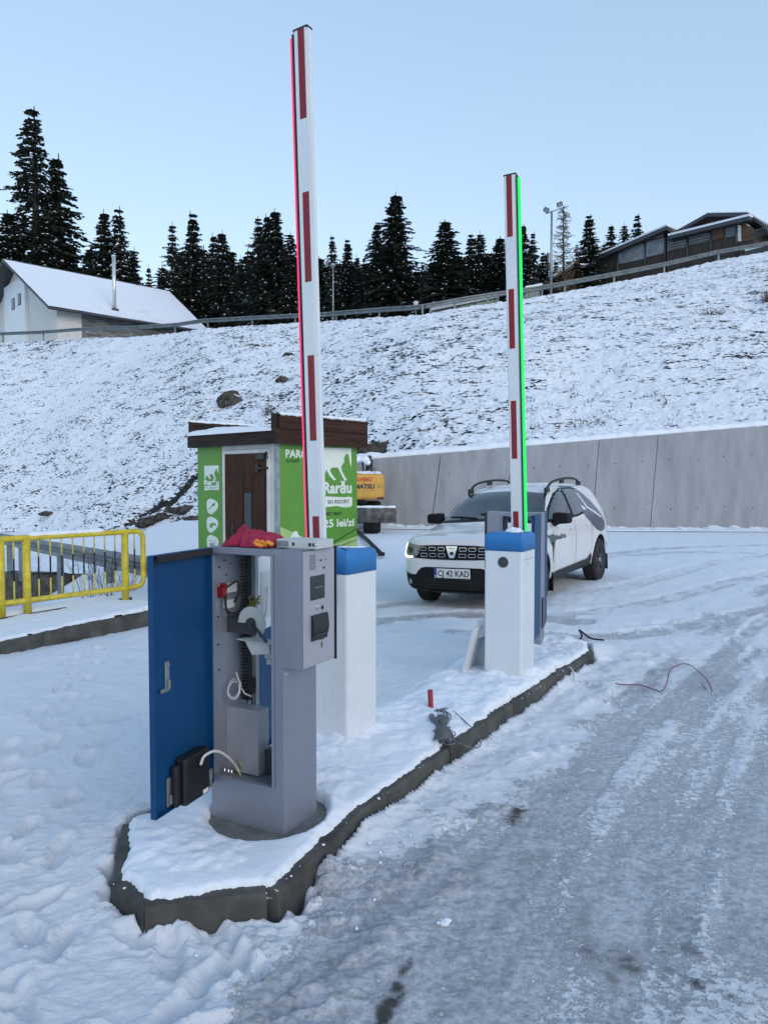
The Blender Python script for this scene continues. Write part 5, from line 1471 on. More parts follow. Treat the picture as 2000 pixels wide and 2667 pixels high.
    # chassis, wheels, blade
    mb = MB(); mb.b2((-1.05, .3, .55), (1.05, 3.2, zb - .22), .04); mb.lathe([(.6, zb - .22), (.62, zb + .01)], 24, 0, Matrix.Translation((0, 1.3, 0))); mb.build('chassis', M['black'], root)
    for sx in (-1, 1):
        for y in (.55, 3.0):
            mb = MB(); Mx = Matrix.Translation((sx * .82, y, .48)) @ Matrix.Rotation(R(90), 4, 'Y')
            mb.lathe([(.25, -.27), (.44, -.27), (.485, -.20), (.49, 0), (.485, .20), (.44, .27), (.25, .27)], 28, 0, Mx); w_ = mb.build('wheel', M['rubber'], root)
            mb = MB(); mb.lathe([(.24, -.20), (.22, -.24), (.10, -.25)], 20, 0, Mx); mb.lathe([(.10, .25), (.22, .24), (.24, .20)], 20, 0, Mx); mb.build('rim', M['exc_yellow'], w_)
    b0 = q(1032, 1322, Y0 - .35); b1 = q(1032, 1361, Y0 - .35); bw = b0.x
    mb = MB(); prof = [(0, b1.z), (-.05, b1.z + .1), (-.06, (b0.z + b1.z) / 2), (-.02, b0.z), (.02, b0.z), (.0, (b0.z + b1.z) / 2), (.02, b1.z)]
    mb.poly_prism([(-bw, -.35 + y, z) for y, z in prof], (2 * bw, 0, 0)); bl = mb.build('dozer_blade', mat('worn_steel', (.13, .13, .13), .55, .4, var=.4, scale=5), root)
    mb = MB()
    for sx in (-1, 1): mb.b2((sx * .55 - .12, -.42, b1.z + .02), (sx * .55 + .12, -.40, b0.z - .02)); 
    mb.build('blade_ribs', M['dark'], bl)
    mb = MB(); mb.tube([(x, -.36, b0.z + .02) for x in np.linspace(-bw + .05, bw - .02, 24)], [random.uniform(.025, .05) for _ in range(24)], 8); mb.build('snow_ridge', M['snow'], bl)
    mb = MB(); mb.b2((-.5, -.3, .35), (.5, .6, .55), .02); mb.build('blade_arms', M['black'], root)
build_excavator()

# ============================================================ CAR
def build_car():
    O = Vector((1.356, 10.66, 0)); O.z = gz(O.x, O.y) + .004
    head = R(-121.8)
    f = Vector((math.cos(head), math.sin(head), 0)); nrm = Vector((-.034, 0, 1)).normalized()
    f = (f - nrm * f.dot(nrm)).normalized(); l = nrm.cross(f)
    MW = Matrix(((f.x, l.x, nrm.x, O.x), (f.y, l.y, nrm.y, O.y), (f.z, l.z, nrm.z, O.z), (0, 0, 0, 1)))
    root = empty('car', (0, 0, 0), 0, 'white compact SUV with dark graphics and lit headlight parked before the concrete wall', 'car')
    root.matrix_world = MW; MI = MW.inverted()
    def cpx(px, py, ax, val):
        """pixel -> car coordinates on the plane x=val / y=val"""
        d = MI.to_3x3() @ ray(px, py); o = MI @ Vector((0, 0, EYE)); i = 'xyz'.index(ax)
        t = (val - o[i]) / d[i]; return o + d * t
    white = mat('car_white', (0.66, 0.67, 0.67), .25, var=.04, scale=2, coat=.6)
    blk = mat('car_black_plastic', (.009, .009, .010), .55, var=.2, scale=10, spec=.2)
    trim = mat('car_grey_trim', (.022, .024, .027), .55, var=.2, scale=10, spec=.3)
    S = [
     (.850, .27, [(.38, .27), (.43, .33), (.45, .58), (.45, .76), (.43, .865), (.43, .885), (.34, .895), (.25, .90), (.12, .905)], .905),
     (.800, .25, [(.60, .25), (.68, .32), (.70, .58), (.69, .77), (.65, .885), (.57, .915), (.50, .93), (.37, .935), (.18, .94)], .94),
     (.68, .24, [(.72, .24), (.79, .32), (.81, .60), (.80, .80), (.75, .92), (.66, .955), (.56, .97), (.42, .975), (.21, .98)], .98),
     (.45, .24, [(.80, .24), (.865, .33), (.885, .62), (.885, .83), (.83, .955), (.73, .99), (.59, 1.003), (.44, 1.01), (.22, 1.018)], 1.02),
     (.15, .24, [(.80, .24), (.87, .33), (.90, .62), (.90, .85), (.86, .975), (.76, 1.018), (.62, 1.033), (.46, 1.042), (.23, 1.052)], 1.055),
     (-.22, .24, [(.80, .24), (.865, .33), (.90, .62), (.90, .87), (.872, 1.0), (.79, 1.05), (.66, 1.07), (.50, 1.085), (.25, 1.10)], 1.105),
     (-.42, .24, [(.80, .24), (.86, .33), (.90, .62), (.90, .88), (.876, 1.015), (.815, 1.085), (.735, 1.16), (.61, 1.195), (.31, 1.215)], 1.22),
     (-.72, .24, [(.80, .24), (.86, .33), (.90, .62), (.90, .88), (.88, 1.03), (.825, 1.14), (.745, 1.31), (.63, 1.36), (.33, 1.385)], 1.39),
     (-1.02, .24, [(.80, .24), (.86, .33), (.90, .62), (.90, .89), (.884, 1.045), (.822, 1.18), (.72, 1.445), (.61, 1.505), (.32, 1.535)], 1.545),
     (-1.45, .24, [(.80, .24), (.86, .33), (.90, .62), (.90, .89), (.885, 1.055), (.818, 1.21), (.705, 1.52), (.60, 1.585), (.31, 1.612)], 1.62),
     (-2.05, .24, [(.80, .24), (.86, .33), (.90, .62), (.90, .90), (.885, 1.07), (.815, 1.23), (.695, 1.54), (.59, 1.60), (.31, 1.63)], 1.64),
     (-2.6, .24, [(.80, .24), (.87, .33), (.905, .62), (.905, .92), (.885, 1.10), (.81, 1.25), (.685, 1.525), (.58, 1.585), (.30, 1.612)], 1.62),
     (-3.0, .27, [(.79, .27), (.865, .35), (.90, .62), (.90, .92), (.87, 1.11), (.79, 1.26), (.665, 1.49), (.56, 1.555), (.29, 1.59)], 1.60),
     (-3.25, .30, [(.76, .30), (.83, .38), (.86, .62), (.86, .92), (.83, 1.10), (.755, 1.22), (.645, 1.41), (.55, 1.48), (.28, 1.51)], 1.52),
     (-3.42, .34, [(.70, .34), (.77, .42), (.80, .62), (.80, .90), (.76, 1.04), (.68, 1.10), (.57, 1.17), (.49, 1.20), (.25, 1.22)], 1.225),
     (-3.50, .40, [(.50, .40), (.55, .46), (.57, .62), (.57, .80), (.54, .88), (.48, .90), (.40, .915), (.33, .92), (.17, .93)], .93)]
    vs = []; n = 20
    for (x, zb, hp, zt) in S:
        ring = [(0, zb)] + hp + [(0, zt)]
        ring = ring + [(-y, z) for y, z in hp[::-1]]
        vs += [(x, y, z) for y, z in ring]
    fs = [[i * n + k, (i + 1) * n + k, (i + 1) * n + (k + 1) % n, i * n + (k + 1) % n] for i in range(len(S) - 1) for k in range(n)]
    fs += [list(range(n)), [(len(S) - 1) * n + k for k in range(n)][::-1]]
    mb = MB(); mb.add(vs, fs, 0, True); b = mb.build('tmp', [white, blk])
    ss = b.modifiers.new('s', 'SUBSURF'); ss.levels = 3; ss.render_levels = 3
    def ev(o):
        dg = bpy.context.evaluated_depsgraph_get(); dg.update(); return bpy.data.meshes.new_from_object(o.evaluated_get(dg))
    me0 = ev(b)
    bmx = bmesh.new(); bmx.from_mesh(me0); bmesh.ops.recalc_face_normals(bmx, faces=bmx.faces[:]); bvh = BVHTree.FromBMesh(bmx)
    AX_ = [0.0, -2.674]
    cut = MB()
    for ax in AX_:
        for sy in (-1, 1):
            prof = [(.0, 0), (.405, 0), (.405, .42), (.0, .42)]
            cut.lathe([(.405, 0), (.405, .42)], 40, 1, Matrix.Translation((ax, sy * .56 if sy > 0 else -.98, .36)) @ Matrix.Rotation(R(-90), 4, 'X'), False)
    c = cut.build('cut', [white, blk])
    bo = b.modifiers.new('b', 'BOOLEAN'); bo.operation = 'DIFFERENCE'; bo.object = c; bo.solver = 'EXACT'; bo.use_self = False
    me = ev(b); me.name = 'body'
    for p in me.polygons: p.use_smooth = True
    for o_ in (b, c): bpy.data.objects.remove(o_)
    me.materials.clear(); me.materials.append(white); me.materials.append(blk)
    for p in me.polygons:
        cc = p.center
        if cc.z < .30: p.material_index = 1
        elif cc.x < -3.1 and cc.z < .58: p.material_index = 1
        for ax in AX_:
            rr = math.hypot(cc.x - ax, cc.z - .36)
            if abs(rr - .405) < .02 and abs(cc.y) < .88 and abs(p.normal.y) < .35: p.material_index = 1
            if rr < .41 and abs(cc.y) < .60: p.material_index = 1
    body = bpy.data.objects.new('body', me); COL.objects.link(body); body.parent = root
    def patch(name, poly, axis, m, off=.004, step=.04, sgn=1, parent=None, thick=0, fs=None, mirror=False):
        """flat outline laid on the body; axis 'x': (y,z) seen from the front, 'y': (x,z) from the side"""
        bm = bmesh.new()
        def mk(a, b_): return bm.verts.new((a, b_, 0))
        if fs is None:
            bm.faces.new([mk(*p) for p in poly])
        else:
            V = [mk(*p) for p in poly]
            for f_ in fs:
                try: bm.faces.new([V[i] for i in f_])
                except ValueError: pass
        xs = [v.co.x for v in bm.verts]; ys = [v.co.y for v in bm.verts]
        for k in range(int(min(xs) / step) - 1, int(max(xs) / step) + 2): bmesh.ops.bisect_plane(bm, geom=bm.verts[:] + bm.edges[:] + bm.faces[:], plane_co=(k * step, 0, 0), plane_no=(1, 0, 0))
        for k in range(int(min(ys) / step) - 1, int(max(ys) / step) + 2): bmesh.ops.bisect_plane(bm, geom=bm.verts[:] + bm.edges[:] + bm.faces[:], plane_co=(0, k * step, 0), plane_no=(0, 1, 0))
        bmesh.ops.triangulate(bm, faces=bm.faces[:])
        for v in bm.verts:
            if axis == 'x': o_ = Vector((sgn * 5, v.co.x, v.co.y)); d = Vector((-sgn, 0, 0))
            else: o_ = Vector((v.co.x, sgn * 3, v.co.y)); d = Vector((0, -sgn, 0))
            h = bvh.ray_cast(o_, d)
            if h[0] is None: h = bvh.find_nearest(Vector((o_.x if axis == 'y' else .5, o_.y if axis == 'x' else sgn * .8, o_.z)))
            nn = h[1]
            if nn.dot(d) > 0: nn = -nn
            v.co = h[0] + nn * off
        mb = MB(); mb.bm(bm, 0, True); return mb.build(name, m, parent or root)
    gl = mat('car_glass', (.035, .052, .058), .05, var=.35, scale=1.6, coat=.6)  # pale mottled tint stands in for sky reflections on the glass
    patch('bumper_guard', [(-.40, .585), (.40, .585), (.47, .57), (.53, .52), (.56, .475), (.66, .48), (.86, .51), (.868, .40), (.84, .27), (.70, .225), (-.70, .225), (-.84, .27), (-.868, .40), (-.86, .51), (-.66, .48), (-.56, .475), (-.53, .52), (-.47, .57)], 'x', blk, .006, .035)
    for sg in (1, -1): patch('bumper_side', [(.66, .25), (.30, .25), (.36, .42), (.44, .50), (.66, .505)], 'y', blk, .006, .035, sg)
    # --- windscreen, side glass, rear screen
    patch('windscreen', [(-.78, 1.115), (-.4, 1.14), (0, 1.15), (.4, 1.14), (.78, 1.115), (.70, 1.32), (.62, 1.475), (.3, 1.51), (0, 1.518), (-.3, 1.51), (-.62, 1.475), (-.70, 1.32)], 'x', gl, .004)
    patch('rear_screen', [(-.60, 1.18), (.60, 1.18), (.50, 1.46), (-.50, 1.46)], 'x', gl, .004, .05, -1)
    for sg in (1, -1):
        fr = patch('window_surround', [(-.46, 1.085), (-1.0, 1.09), (-1.7, 1.105), (-2.06, 1.14), (-2.19, 1.175), (-2.18, 1.30), (-2.15, 1.45), (-2.08, 1.52), (-1.9, 1.545), (-1.45, 1.54), (-1.12, 1.475), (-.92, 1.395), (-.68, 1.27)], 'y', blk, .003, .05, sg)
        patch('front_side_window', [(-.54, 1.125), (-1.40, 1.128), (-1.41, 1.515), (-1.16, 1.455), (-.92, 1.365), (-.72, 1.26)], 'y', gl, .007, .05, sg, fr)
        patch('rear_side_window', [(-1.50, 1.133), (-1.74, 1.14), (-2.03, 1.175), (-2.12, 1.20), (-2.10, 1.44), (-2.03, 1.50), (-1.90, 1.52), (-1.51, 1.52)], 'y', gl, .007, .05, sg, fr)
        # seams
        def seam(pts, w=.004, nm='door_seam'):
            P = [Vector((a, b_, 0)) for a, b_ in pts]; out = []; back = []
            for i, p in enumerate(P):
                t = (P[min(i + 1, len(P) - 1)] - P[max(i - 1, 0)]).normalized(); q = Vector((-t.y, t.x, 0)) * w
                out.append((p + q)[:2]); back.append((p - q)[:2])
            fs_ = [[i, i + 1, 2 * len(P) - 2 - i, 2 * len(P) - 1 - i] for i in range(len(P) - 1)]
            patch(nm, out + back[::-1], 'y', M['black'], .0025, .06, sg, None, 0, fs_)
        seam([(-.50, 1.06), (-.52, .90), (-.52, .60), (-.50, .42)]); seam([(-1.45, 1.07), (-1.47, .80), (-1.45, .42)]); seam([(-2.18, 1.14), (-2.26, .98), (-2.28, .80), (-2.24, .62), (-2.20, .42)])
        # sill cladding
        patch('sill_cladding', [(-.42, .26), (-.44, .36), (-.60, .40), (-1.6, .42), (-2.05, .43), (-2.20, .50), (-2.25, .44), (-2.24, .26)], 'y', trim, .012, .06, sg)
        # arch lips
        for ax in AX_:
            mb = MB(); pts = []
            for k in range(25):
                an = R(-5 + 190 * k / 24); x = ax + .412 * math.cos(an); z = .36 + .412 * math.sin(an)
                h = bvh.ray_cast(Vector((x, sg * 3, max(z, .34))), Vector((0, -sg, 0)))
                y = h[0].y if h[0] is not None else sg * .88
                pts.append((x, y, z))
            mb.tube(pts, .016, 6); mb.build('arch_lip', white, root)
        # mirror
        mb = MB(); bm = bmesh.new(); bmesh.ops.create_cube(bm, size=1)
        for v in bm.verts: v.co = Vector((v.co.x * .17 * (1 if v.co.y * sg > 0 else 1.1), v.co.y * .24, v.co.z * .17 * (.82 if v.co.y * sg > 0 else 1)))
        bmesh.ops.bevel(bm, geom=bm.edges[:], offset=.045, segments=4, affect='EDGES', profile=.6)
        mb.bm(bm, 0, True, Matrix.Translation((-.60, sg * .99, 1.14)) @ Matrix.Rotation(R(-8 * sg), 4, 'Z')); mb.tube([(-.62, sg * .84, 1.06), (-.60, sg * .93, 1.09)], [.05, .035], 8); mb.build('door_mirror', blk, root)
        # handles
        for hx in (-1.28, -2.06):
            h = bvh.ray_cast(Vector((hx, sg * 3, .955)), Vector((0, -sg, 0))); mb = MB(); mb.box((hx, h[0].y + sg * .012, .955), (.19, .028, .035), .012, seg=3); mb.build('door_handle', white, root)
        # roof rail
        mb = MB(); P = spline([(-.98, sg * .61, 1.50), (-1.08, sg * .61, 1.585), (-1.30, sg * .61, 1.665), (-1.8, sg * .60, 1.705), (-2.3, sg * .59, 1.70), (-2.55, sg * .585, 1.66), (-2.68, sg * .58, 1.58)], 6)
        P = [p - Vector((0, 0, .022)) for p in P]; mb.tube(P, .018, 8)
        mb.box((-1.75, sg * .60, 1.645), (.16, .03, .07), .008); mb.box((-1.06, sg * .61, 1.53), (.16, .035, .07), .01); mb.box((-2.62, sg * .58, 1.60), (.16, .035, .06), .01); mb.build('roof_rail', trim, root)
        # tail lamp
        patch('tail_lamp', [(-3.22, .98), (-3.40, .98), (-3.40, 1.12), (-3.22, 1.12)], 'y', mat('tail_red', (.35, .01, .01), .2), .006, .05, sg)
        # mud flaps
        for ax in AX_:
            mb = MB(); mb.b2((ax - .46, sg * .70, .14), (ax - .445, sg * .89, .40), .004); mb.build('mud_flap', blk, root)
    # headlights
    hl_glass = mat('headlamp_glass', (.22, .25, .22), .08, var=.3, scale=14, coat=.5)
    drl = emis('daytime_light', (1.0, .98, .92), 1.6)
    for sg in (1, -1):
        hp = [(.475, .868), (.60, .88), (.70, .892), (.765, .88), (.80, .80), (.80, .74), (.76, .705), (.66, .69), (.575, .70), (.50, .765)]
        hd = patch('headlight', [(sg * a, b_) for a, b_ in hp], 'x', hl_glass, .008, .03)
        L1 = [(.755, .88), (.787, .80), (.787, .745), (.75, .718), (.66, .704), (.60, .715)]
        P = [Vector((sg * a, b_, 0)) for a, b_ in L1]; o1 = []; o2 = []
        for i, p in enumerate(P):
            t = (P[min(i + 1, len(P) - 1)] - P[max(i - 1, 0)]).normalized(); q = Vector((-t.y, t.x, 0)) * .0095; o1.append((p + q)[:2]); o2.append((p - q)[:2])
        patch('light_guide', o1 + o2[::-1], 'x', drl, .014, .03, 1, hd, 0, [[i, i + 1, 2 * len(P) - 2 - i, 2 * len(P) - 1 - i] for i in range(len(P) - 1)])
        patch('lamp_lens', [(sg * (.64 + .05 * math.cos(2 * math.pi * k / 16)), .80 + .04 * math.sin(2 * math.pi * k / 16)) for k in range(16)], 'x', M['glass'], .012, .03, 1, hd)
        patch('fog_lamp', [(sg * (.665 + .032 * math.cos(2 * math.pi * k / 16)), .375 + .036 * math.sin(2 * math.pi * k / 16)) for k in range(16)], 'x', mat('fog_glass', (.30, .31, .32), .2), .008, .03)
    # grille
    gr = patch('grille', [(-.47, .866), (-.3, .874), (0, .878), (.3, .874), (.47, .866), (.50, .765), (.57, .70), (.3, .688), (0, .684), (-.3, .688), (-.57, .70), (-.50, .765)], 'x', blk, .006, .04)
    for sg in (-1, 1):
        for row, z in ((0, .825), (1, .745)):
            for col in range(3):
                cy = sg * (.158 + col * .132 - (.008 if row else 0)); w2, h2 = .050, .024
                if col == 2 and row == 0: w2 = .045
                P = [Vector((cy + a * w2, z + b_ * h2, 0)) for a, b_ in ((-.8, -1), (.8, -1), (1, -.6), (1, .6), (.8, 1), (-.8, 1), (-1, .6), (-1, -.6))]
                C_ = Vector((cy, z, 0)); inn = [C_ + (p - C_) * .84 - Vector((0, 0, 0)) for p in P]
                inn = [Vector((C_.x + (p.x - C_.x) * .90, C_.y + (p.y - C_.y) * .78, 0)) for p in P]
                patch('grille_frame', [p[:2] for p in P] + [p[:2] for p in inn], 'x', M['chrome'], .013, .05, 1, gr, 0, [[i, (i + 1) % 8, 8 + (i + 1) % 8, 8 + i] for i in range(8)])
    eb = patch('emblem', [(-.082, .865), (.082, .865), (.078, .845), (.04, .725), (.032, .712), (-.032, .712), (-.04, .725), (-.078, .845)], 'x', M['chrome'], .018, .05, 1, gr)
    patch('emblem_cut', [(-.026, .79), (.026, .79), (.022, .752), (-.022, .752)], 'x', blk, .021, .05, 1, eb)
    v, f_ = text_verts('DACIA', .030, .0); mxx = max(i[0] for i in v)
    patch('emblem_lettering', [(mxx / 2 * 0 + (i[0] - mxx / 2) * 1.05, .828 + i[1] * .8) for i in v], 'x', M['dark'], .021, .2, 1, eb, 0, f_)
    # number plate
    mb = MB(); mb.b2((.862, -.268, .448), (.870, .268, .578), .004); fr = mb.build('plate_frame', blk, root)
    mb = MB(); mb.b2((.8705, -.26, .455), (.873, .26, .572)); mb.b2((.8706, -.26, .449), (.872, .26, .453)); pt = mb.build('number_plate', mat('plate_white', (.62, .62, .62), .4, var=.03), fr)
    mb = MB(); mb.b2((.8732, -.26, .456), (.8742, -.222, .571)); mb.build('blue_band', mat('plate_blue', (.01, .03, .25), .4), pt)
    v, f_ = text_verts('CJ 42 KAD', 1.0, .018); mn = min(i[0] for i in v); mx = max(i[0] for i in v)
    mb = MB(); mb.add([(.8745, -.205 + (i[0] - mn) / (mx - mn) * .45, .474 + i[1] * .108) for i in v], f_); mb.build('plate_number', M['black'], pt)
    v, f_ = text_verts('RO', 1.0, .02); mb = MB(); mb.add([(.8745, -.254 + i[0] * .018, .462 + i[1] * .03) for i in v], f_); mb.build('country_letters', M['vinyl_white'], pt)
    # lower grille slats, tow cover
    for k in range(4): patch('intake_slat', [(-.42, .42 - k * .035), (.42, .42 - k * .035), (.42, .428 - k * .035), (-.42, .428 - k * .035)], 'x', trim, .012, .08)
    patch('skid_plate', [(-.40, .275), (.40, .275), (.44, .245), (-.44, .245)], 'x', trim, .014, .08)
    # bonnet edges and wipers
    mb = MB()
    for sg in (-1, 1): 
        h = [bvh.ray_cast(Vector((x, sg * y, 3)), Vector((0, 0, -1)))[0] for x, y in ((.66, .74), (.45, .795), (.15, .82), (-.2, .835), (-.4, .845))]
        mb = MB(); mb.tube([p + Vector((0, 0, .001)) for p in h], .0035, 5); mb.build('bonnet_seam', M['dark'], root)
    for a, b_ in (((-.28, .45), (-.40, -.15)), ((-.28, -.15), (-.38, -.62))):
        P = [bvh.ray_cast(Vector((a[0] + (b_[0] - a[0]) * t, a[1] + (b_[1] - a[1]) * t, 3)), Vector((0, 0, -1)))[0] + Vector((0, 0, .015)) for t in (0, .3, .6, 1)]
        mb = MB(); mb.tube(P, .009, 6); mb.build('wiper', blk, root)
    patch('cowl', [(-.80, 1.085), (0, 1.12), (.80, 1.085), (.78, 1.118), (.4, 1.142), (0, 1.152), (-.4, 1.142), (-.78, 1.118)], 'x', blk, .003, .05)
    mb = MB(); mb.tube([(-1.05, .0, 1.61), (-1.28, .0, 1.93)], [.006, .003], 6); mb.build('aerial', blk, root)
    # snow on bonnet and roof: thin dusting
    # wheels
    def wheel(x, y, steer, sg):
        W_ = MB(); Mx = Matrix.Translation((x, y, .345)) @ Matrix.Rotation(steer, 4, 'Z') @ Matrix.Rotation(R(-90), 4, 'X')
        hw = .108 * sg
        pr = [(.205, hw * .9), (.24, hw), (.31, hw * 1.02), (.335, hw * .86), (.345, hw * .5), (.346, 0), (.345, -hw * .5), (.335, -hw * .86), (.31, -hw), (.20, -hw * .9)]
        W_.lathe(pr, 44, 0, Mx, True, False); 
        for k in range(44):
            an = 2 * math.pi * k / 44
            W_.box((0, 0, 0), (.012, .018, abs(hw) * 1.5), 0, 0, None)
            b0 = len(W_.v) - 8
            Rm = Mx @ Matrix.Rotation(an, 4, 'Z') @ Matrix.Translation((.346, 0, 0))
            for i in range(b0, b0 + 8): W_.v[i] = tuple(Rm @ Vector(W_.v[i]))
        w = W_.build('wheel', M['rubber'], root)
        r = MB(); r.lathe([(.206, hw * .9), (.195, hw * .55), (.12, hw * .45), (.05, hw * .62), (.0001, hw * .62)], 36, 0, Mx, True, False)
        r.lathe([(.20, -hw * .8), (.0001, -hw * .8)], 24, 0, Mx, False, False)
        for k in range(5):
            for dd in (-.16, .16):
                an = 2 * math.pi * k / 5 + dd
                b0 = len(r.v); r.box((.125, 0, hw * .70), (.155, .026, .024), .005)
                for i in range(b0, len(r.v)): r.v[i] = tuple(Mx @ Matrix.Rotation(an, 4, 'Z') @ Vector(r.v[i]))
        r.build('rim', M['dark'], w)
        r = MB(); r.disc((0, 0, 0), .032, .012 * sg, 'Z', 16); r.v = [tuple(Mx @ Matrix.Translation((0, 0, hw * .78)) @ Vector(v_)) for v_ in r.v]; r.build('hub_cap', M['chrome'], w)
    st = R(6)
    wheel(0, .795, st, 1); wheel(0, -.795, st, -1); wheel(-2.674, .795, 0, 1); wheel(-2.674, -.795, 0, -1)
    mb = MB(); mb.b2((-3.2, -.6, .22), (.6, .6, .34)); mb.build('underbody', M['black'], root)
    # --- graphics on the left side, traced on the side plane
    def g(x, y): p = cpx(1280 + x / 5.184, 1220 + y / 5.184, 'y', .86); return (p.x, p.z)
    wrap = mat('blue_grey_film', (.075, .09, .135), .35, var=.12, scale=6, coat=.4)
    wrap2 = mat('slate_film', (.045, .058, .09), .35, var=.1, coat=.4)
    w1 = patch('graphic_film', [g(1120, 230), g(1250, 235), g(1330, 330), g(1400, 450), g(1440, 560), g(1470, 650), g(1500, 730), g(1490, 810), g(1440, 850), g(1380, 820), g(1330, 760), g(1250, 640), g(1240, 590), g(1215, 540), g(1175, 400)], 'y', wrap, .0035, .05, 1)
    patch('graphic_film', [g(1245, 570), g(1330, 560), g(1450, 660), g(1498, 740), g(1480, 820), g(1430, 845), g(1360, 790), g(1300, 700)], 'y', wrap2, .0055, .05, 1, w1)
    patch('film_gap', [g(1250, 325), g(1265, 330), g(1320, 520), g(1300, 530)], 'y', white, .0072, .05, 1, w1)
    patch('film_gap', [g(1290, 520), g(1320, 515), g(1460, 650), g(1440, 665)], 'y', white, .0072, .05, 1, w1)
    patch('film_gap', [g(1275, 520), g(1290, 555), g(1255, 560), g(1245, 490)], 'y', white, .0072, .05, 1, w1)
    def g2(x, y): p = cpx(1280 + x / 5.184, 1220 + y / 5.184, 'y', .895); return (p.x, p.z)
    patch('company_logo', [g2(745, 900), g2(790, 905), g2(830, 885), g2(862, 920), g2(862, 975), g2(845, 1010), g2(810, 1030), g2(790, 1010), g2(785, 965)], 'y', wrap2, .005, .06, 1)
    patch('company_logo', [g2(800, 1000), g2(845, 1000), g2(838, 1050), g2(832, 1150), g2(836, 1280), g2(826, 1200), g2(818, 1060)], 'y', trim, .006, .06, 1)
    v, f_ = text_verts('kadra', 1.0, .02); mn = min(i[0] for i in v); mx = max(i[0] for i in v)
    a = g2(866, 962); b_ = g2(996, 930); t_ = g2(866, 885)
    patch('company_lettering', [(a[0] + (i[0] - mn) / (mx - mn) * (b_[0] - a[0]), a[1] + (b_[1] - a[1]) * (i[0] - mn) / (mx - mn) + i[1] * (t_[1] - a[1]) / .76) for i in v], 'y', M['black'], .006, .3, 1, None, 0, f_)
    print('CARCHK', [tuple(round(c_) for c_ in project(MW @ Vector(p))) for p in [(0, .9, 0), (-2.674, .9, .345), (0, -.8, 0), (.87, -.26, .45), (.87, .26, .45), (-1.9, .6, 1.73), (-.66, 1.0, 1.12), (-.66, -1.0, 1.12)]])
    return root
def project(p):
    z = p.z - EYE; f = p.y * CP - z * SP; u = p.y * SP + z * CP
    return (1000 + 2000 * p.x / f, 1333.5 - 2000 * u / f)
build_car()
# ============================================================ TREES
M['needles'] = mat('spruce_needles', (0.040, 0.056, 0.036), .85, var=.45, scale=1.2, col2=(.016, .025, .018))
M['needles_brown'] = mat('browned_needles', (0.075, 0.052, 0.022), .85, var=.4, scale=2)
M['larch'] = mat('larch_twigs', (0.16, 0.115, 0.075), .9, var=.3, scale=3)
def spruce_mesh(seed, rw=.20, dens=1.0, open_=0.0, levels=40):
    levels = int(levels * 1.15)
    """unit-height spruce: returns (crown, trunk, snow) meshes"""
    rnd = random.Random(seed); C = MB(); T = MB(); S = MB()
    lean = (rnd.uniform(-.01, .01), rnd.uniform(-.01, .01))
    T.tube([(0, 0, -.06), (0, 0, .3), (lean[0], lean[1], .7), (lean[0], lean[1], 1.0)], [.020, .016, .008, .0015], 7)
    asym = [1 + rnd.uniform(-.34, .30) for _ in range(8)]
    for lv in range(levels):
        z = .06 + .93 * (lv / levels) ** .92
        z += rnd.uniform(-.008, .008)
        prof = (1 - z) ** .92 * (.78 + .22 * min(1, (z + .1) / .3)) * 1.08
        prof *= (1 + rnd.uniform(-.24, .20))
        L0 = rw * prof + .007
        nb = int((9 + 4 * (1 - z)) * (1 - .25 * open_))
        a0 = rnd.random() * 6.28
        for b in range(nb):
            an = a0 + 6.283 * b / nb + rnd.uniform(-.3, .3)
            L = L0 * rnd.uniform(.62, 1.15) * asym[int(an / 6.283 * 8) % 8]
            if rnd.random() < .05: L *= 1.25
            if rnd.random() < .09: continue
            ca, sa = math.cos(an), math.sin(an)
            rise = .28 * (z - .35); droop = .42 + .25 * (1 - z)
            def bp(t): return Vector((ca * L * t, sa * L * t, z + L * (rise * t - droop * t * t + .20 * t ** 3)))
            C.tube([bp(0), bp(.5), bp(1)], [.0024, .0016, .0006], 3, cap=False)
            n = max(4, int((8 + 62 * L / rw) * dens * (1 - .45 * open_)))
            for k in range(n):
                t = (k + rnd.random()) / n
                if t < .03 + .18 * open_: continue
                p = bp(t); side = rnd.choice((-1, 1))
                ln = rnd.uniform(.010, .022) * (1.1 - .35 * t) ; wd = ln * rnd.uniform(.30, .55)
                d = Vector((ca * .75 - sa * side * rnd.uniform(.1, .9), sa * .75 + ca * side * rnd.uniform(.1, .9), rnd.uniform(-.85, .05))).normalized()
                u = d.cross(Vector((rnd.uniform(-.4, .4), rnd.uniform(-.4, .4), 1))).normalized()
                C.add([p - u * wd * .4, p + d * ln * .5 - u * wd, p + d * ln, p + d * ln * .5 + u * wd], [[0, 1, 2, 3]])
                if rnd.random() < .6:
                    d2 = Vector((rnd.uniform(-.4, .4), rnd.uniform(-.4, .4), -1)).normalized(); u2 = d2.cross(Vector((ca, sa, 0))).normalized()
                    C.add([p - u2 * wd * .5, p + d2 * ln * .8, p + u2 * wd * .5], [[0, 1, 2]])
            if rnd.random() < .50 and z < .93:
                t = rnd.uniform(.45, .85); p = bp(t) + Vector((0, 0, .003)); q = bp(min(1, t + rnd.uniform(.10, .22))) + Vector((0, 0, .002)); u = Vector((-sa, ca, 0)) * rnd.uniform(.003, .009)
                m_ = (p + q) / 2 + Vector((0, 0, .002))
                S.add([p, m_ - u, q, m_ + u, m_ + Vector((0, 0, .0022)), m_ - Vector((0, 0, .001))], [[0, 1, 4], [1, 2, 4], [2, 3, 4], [3, 0, 4], [1, 0, 5], [2, 1, 5], [3, 2, 5], [0, 3, 5]])
    return C, T, S
PROTO = []
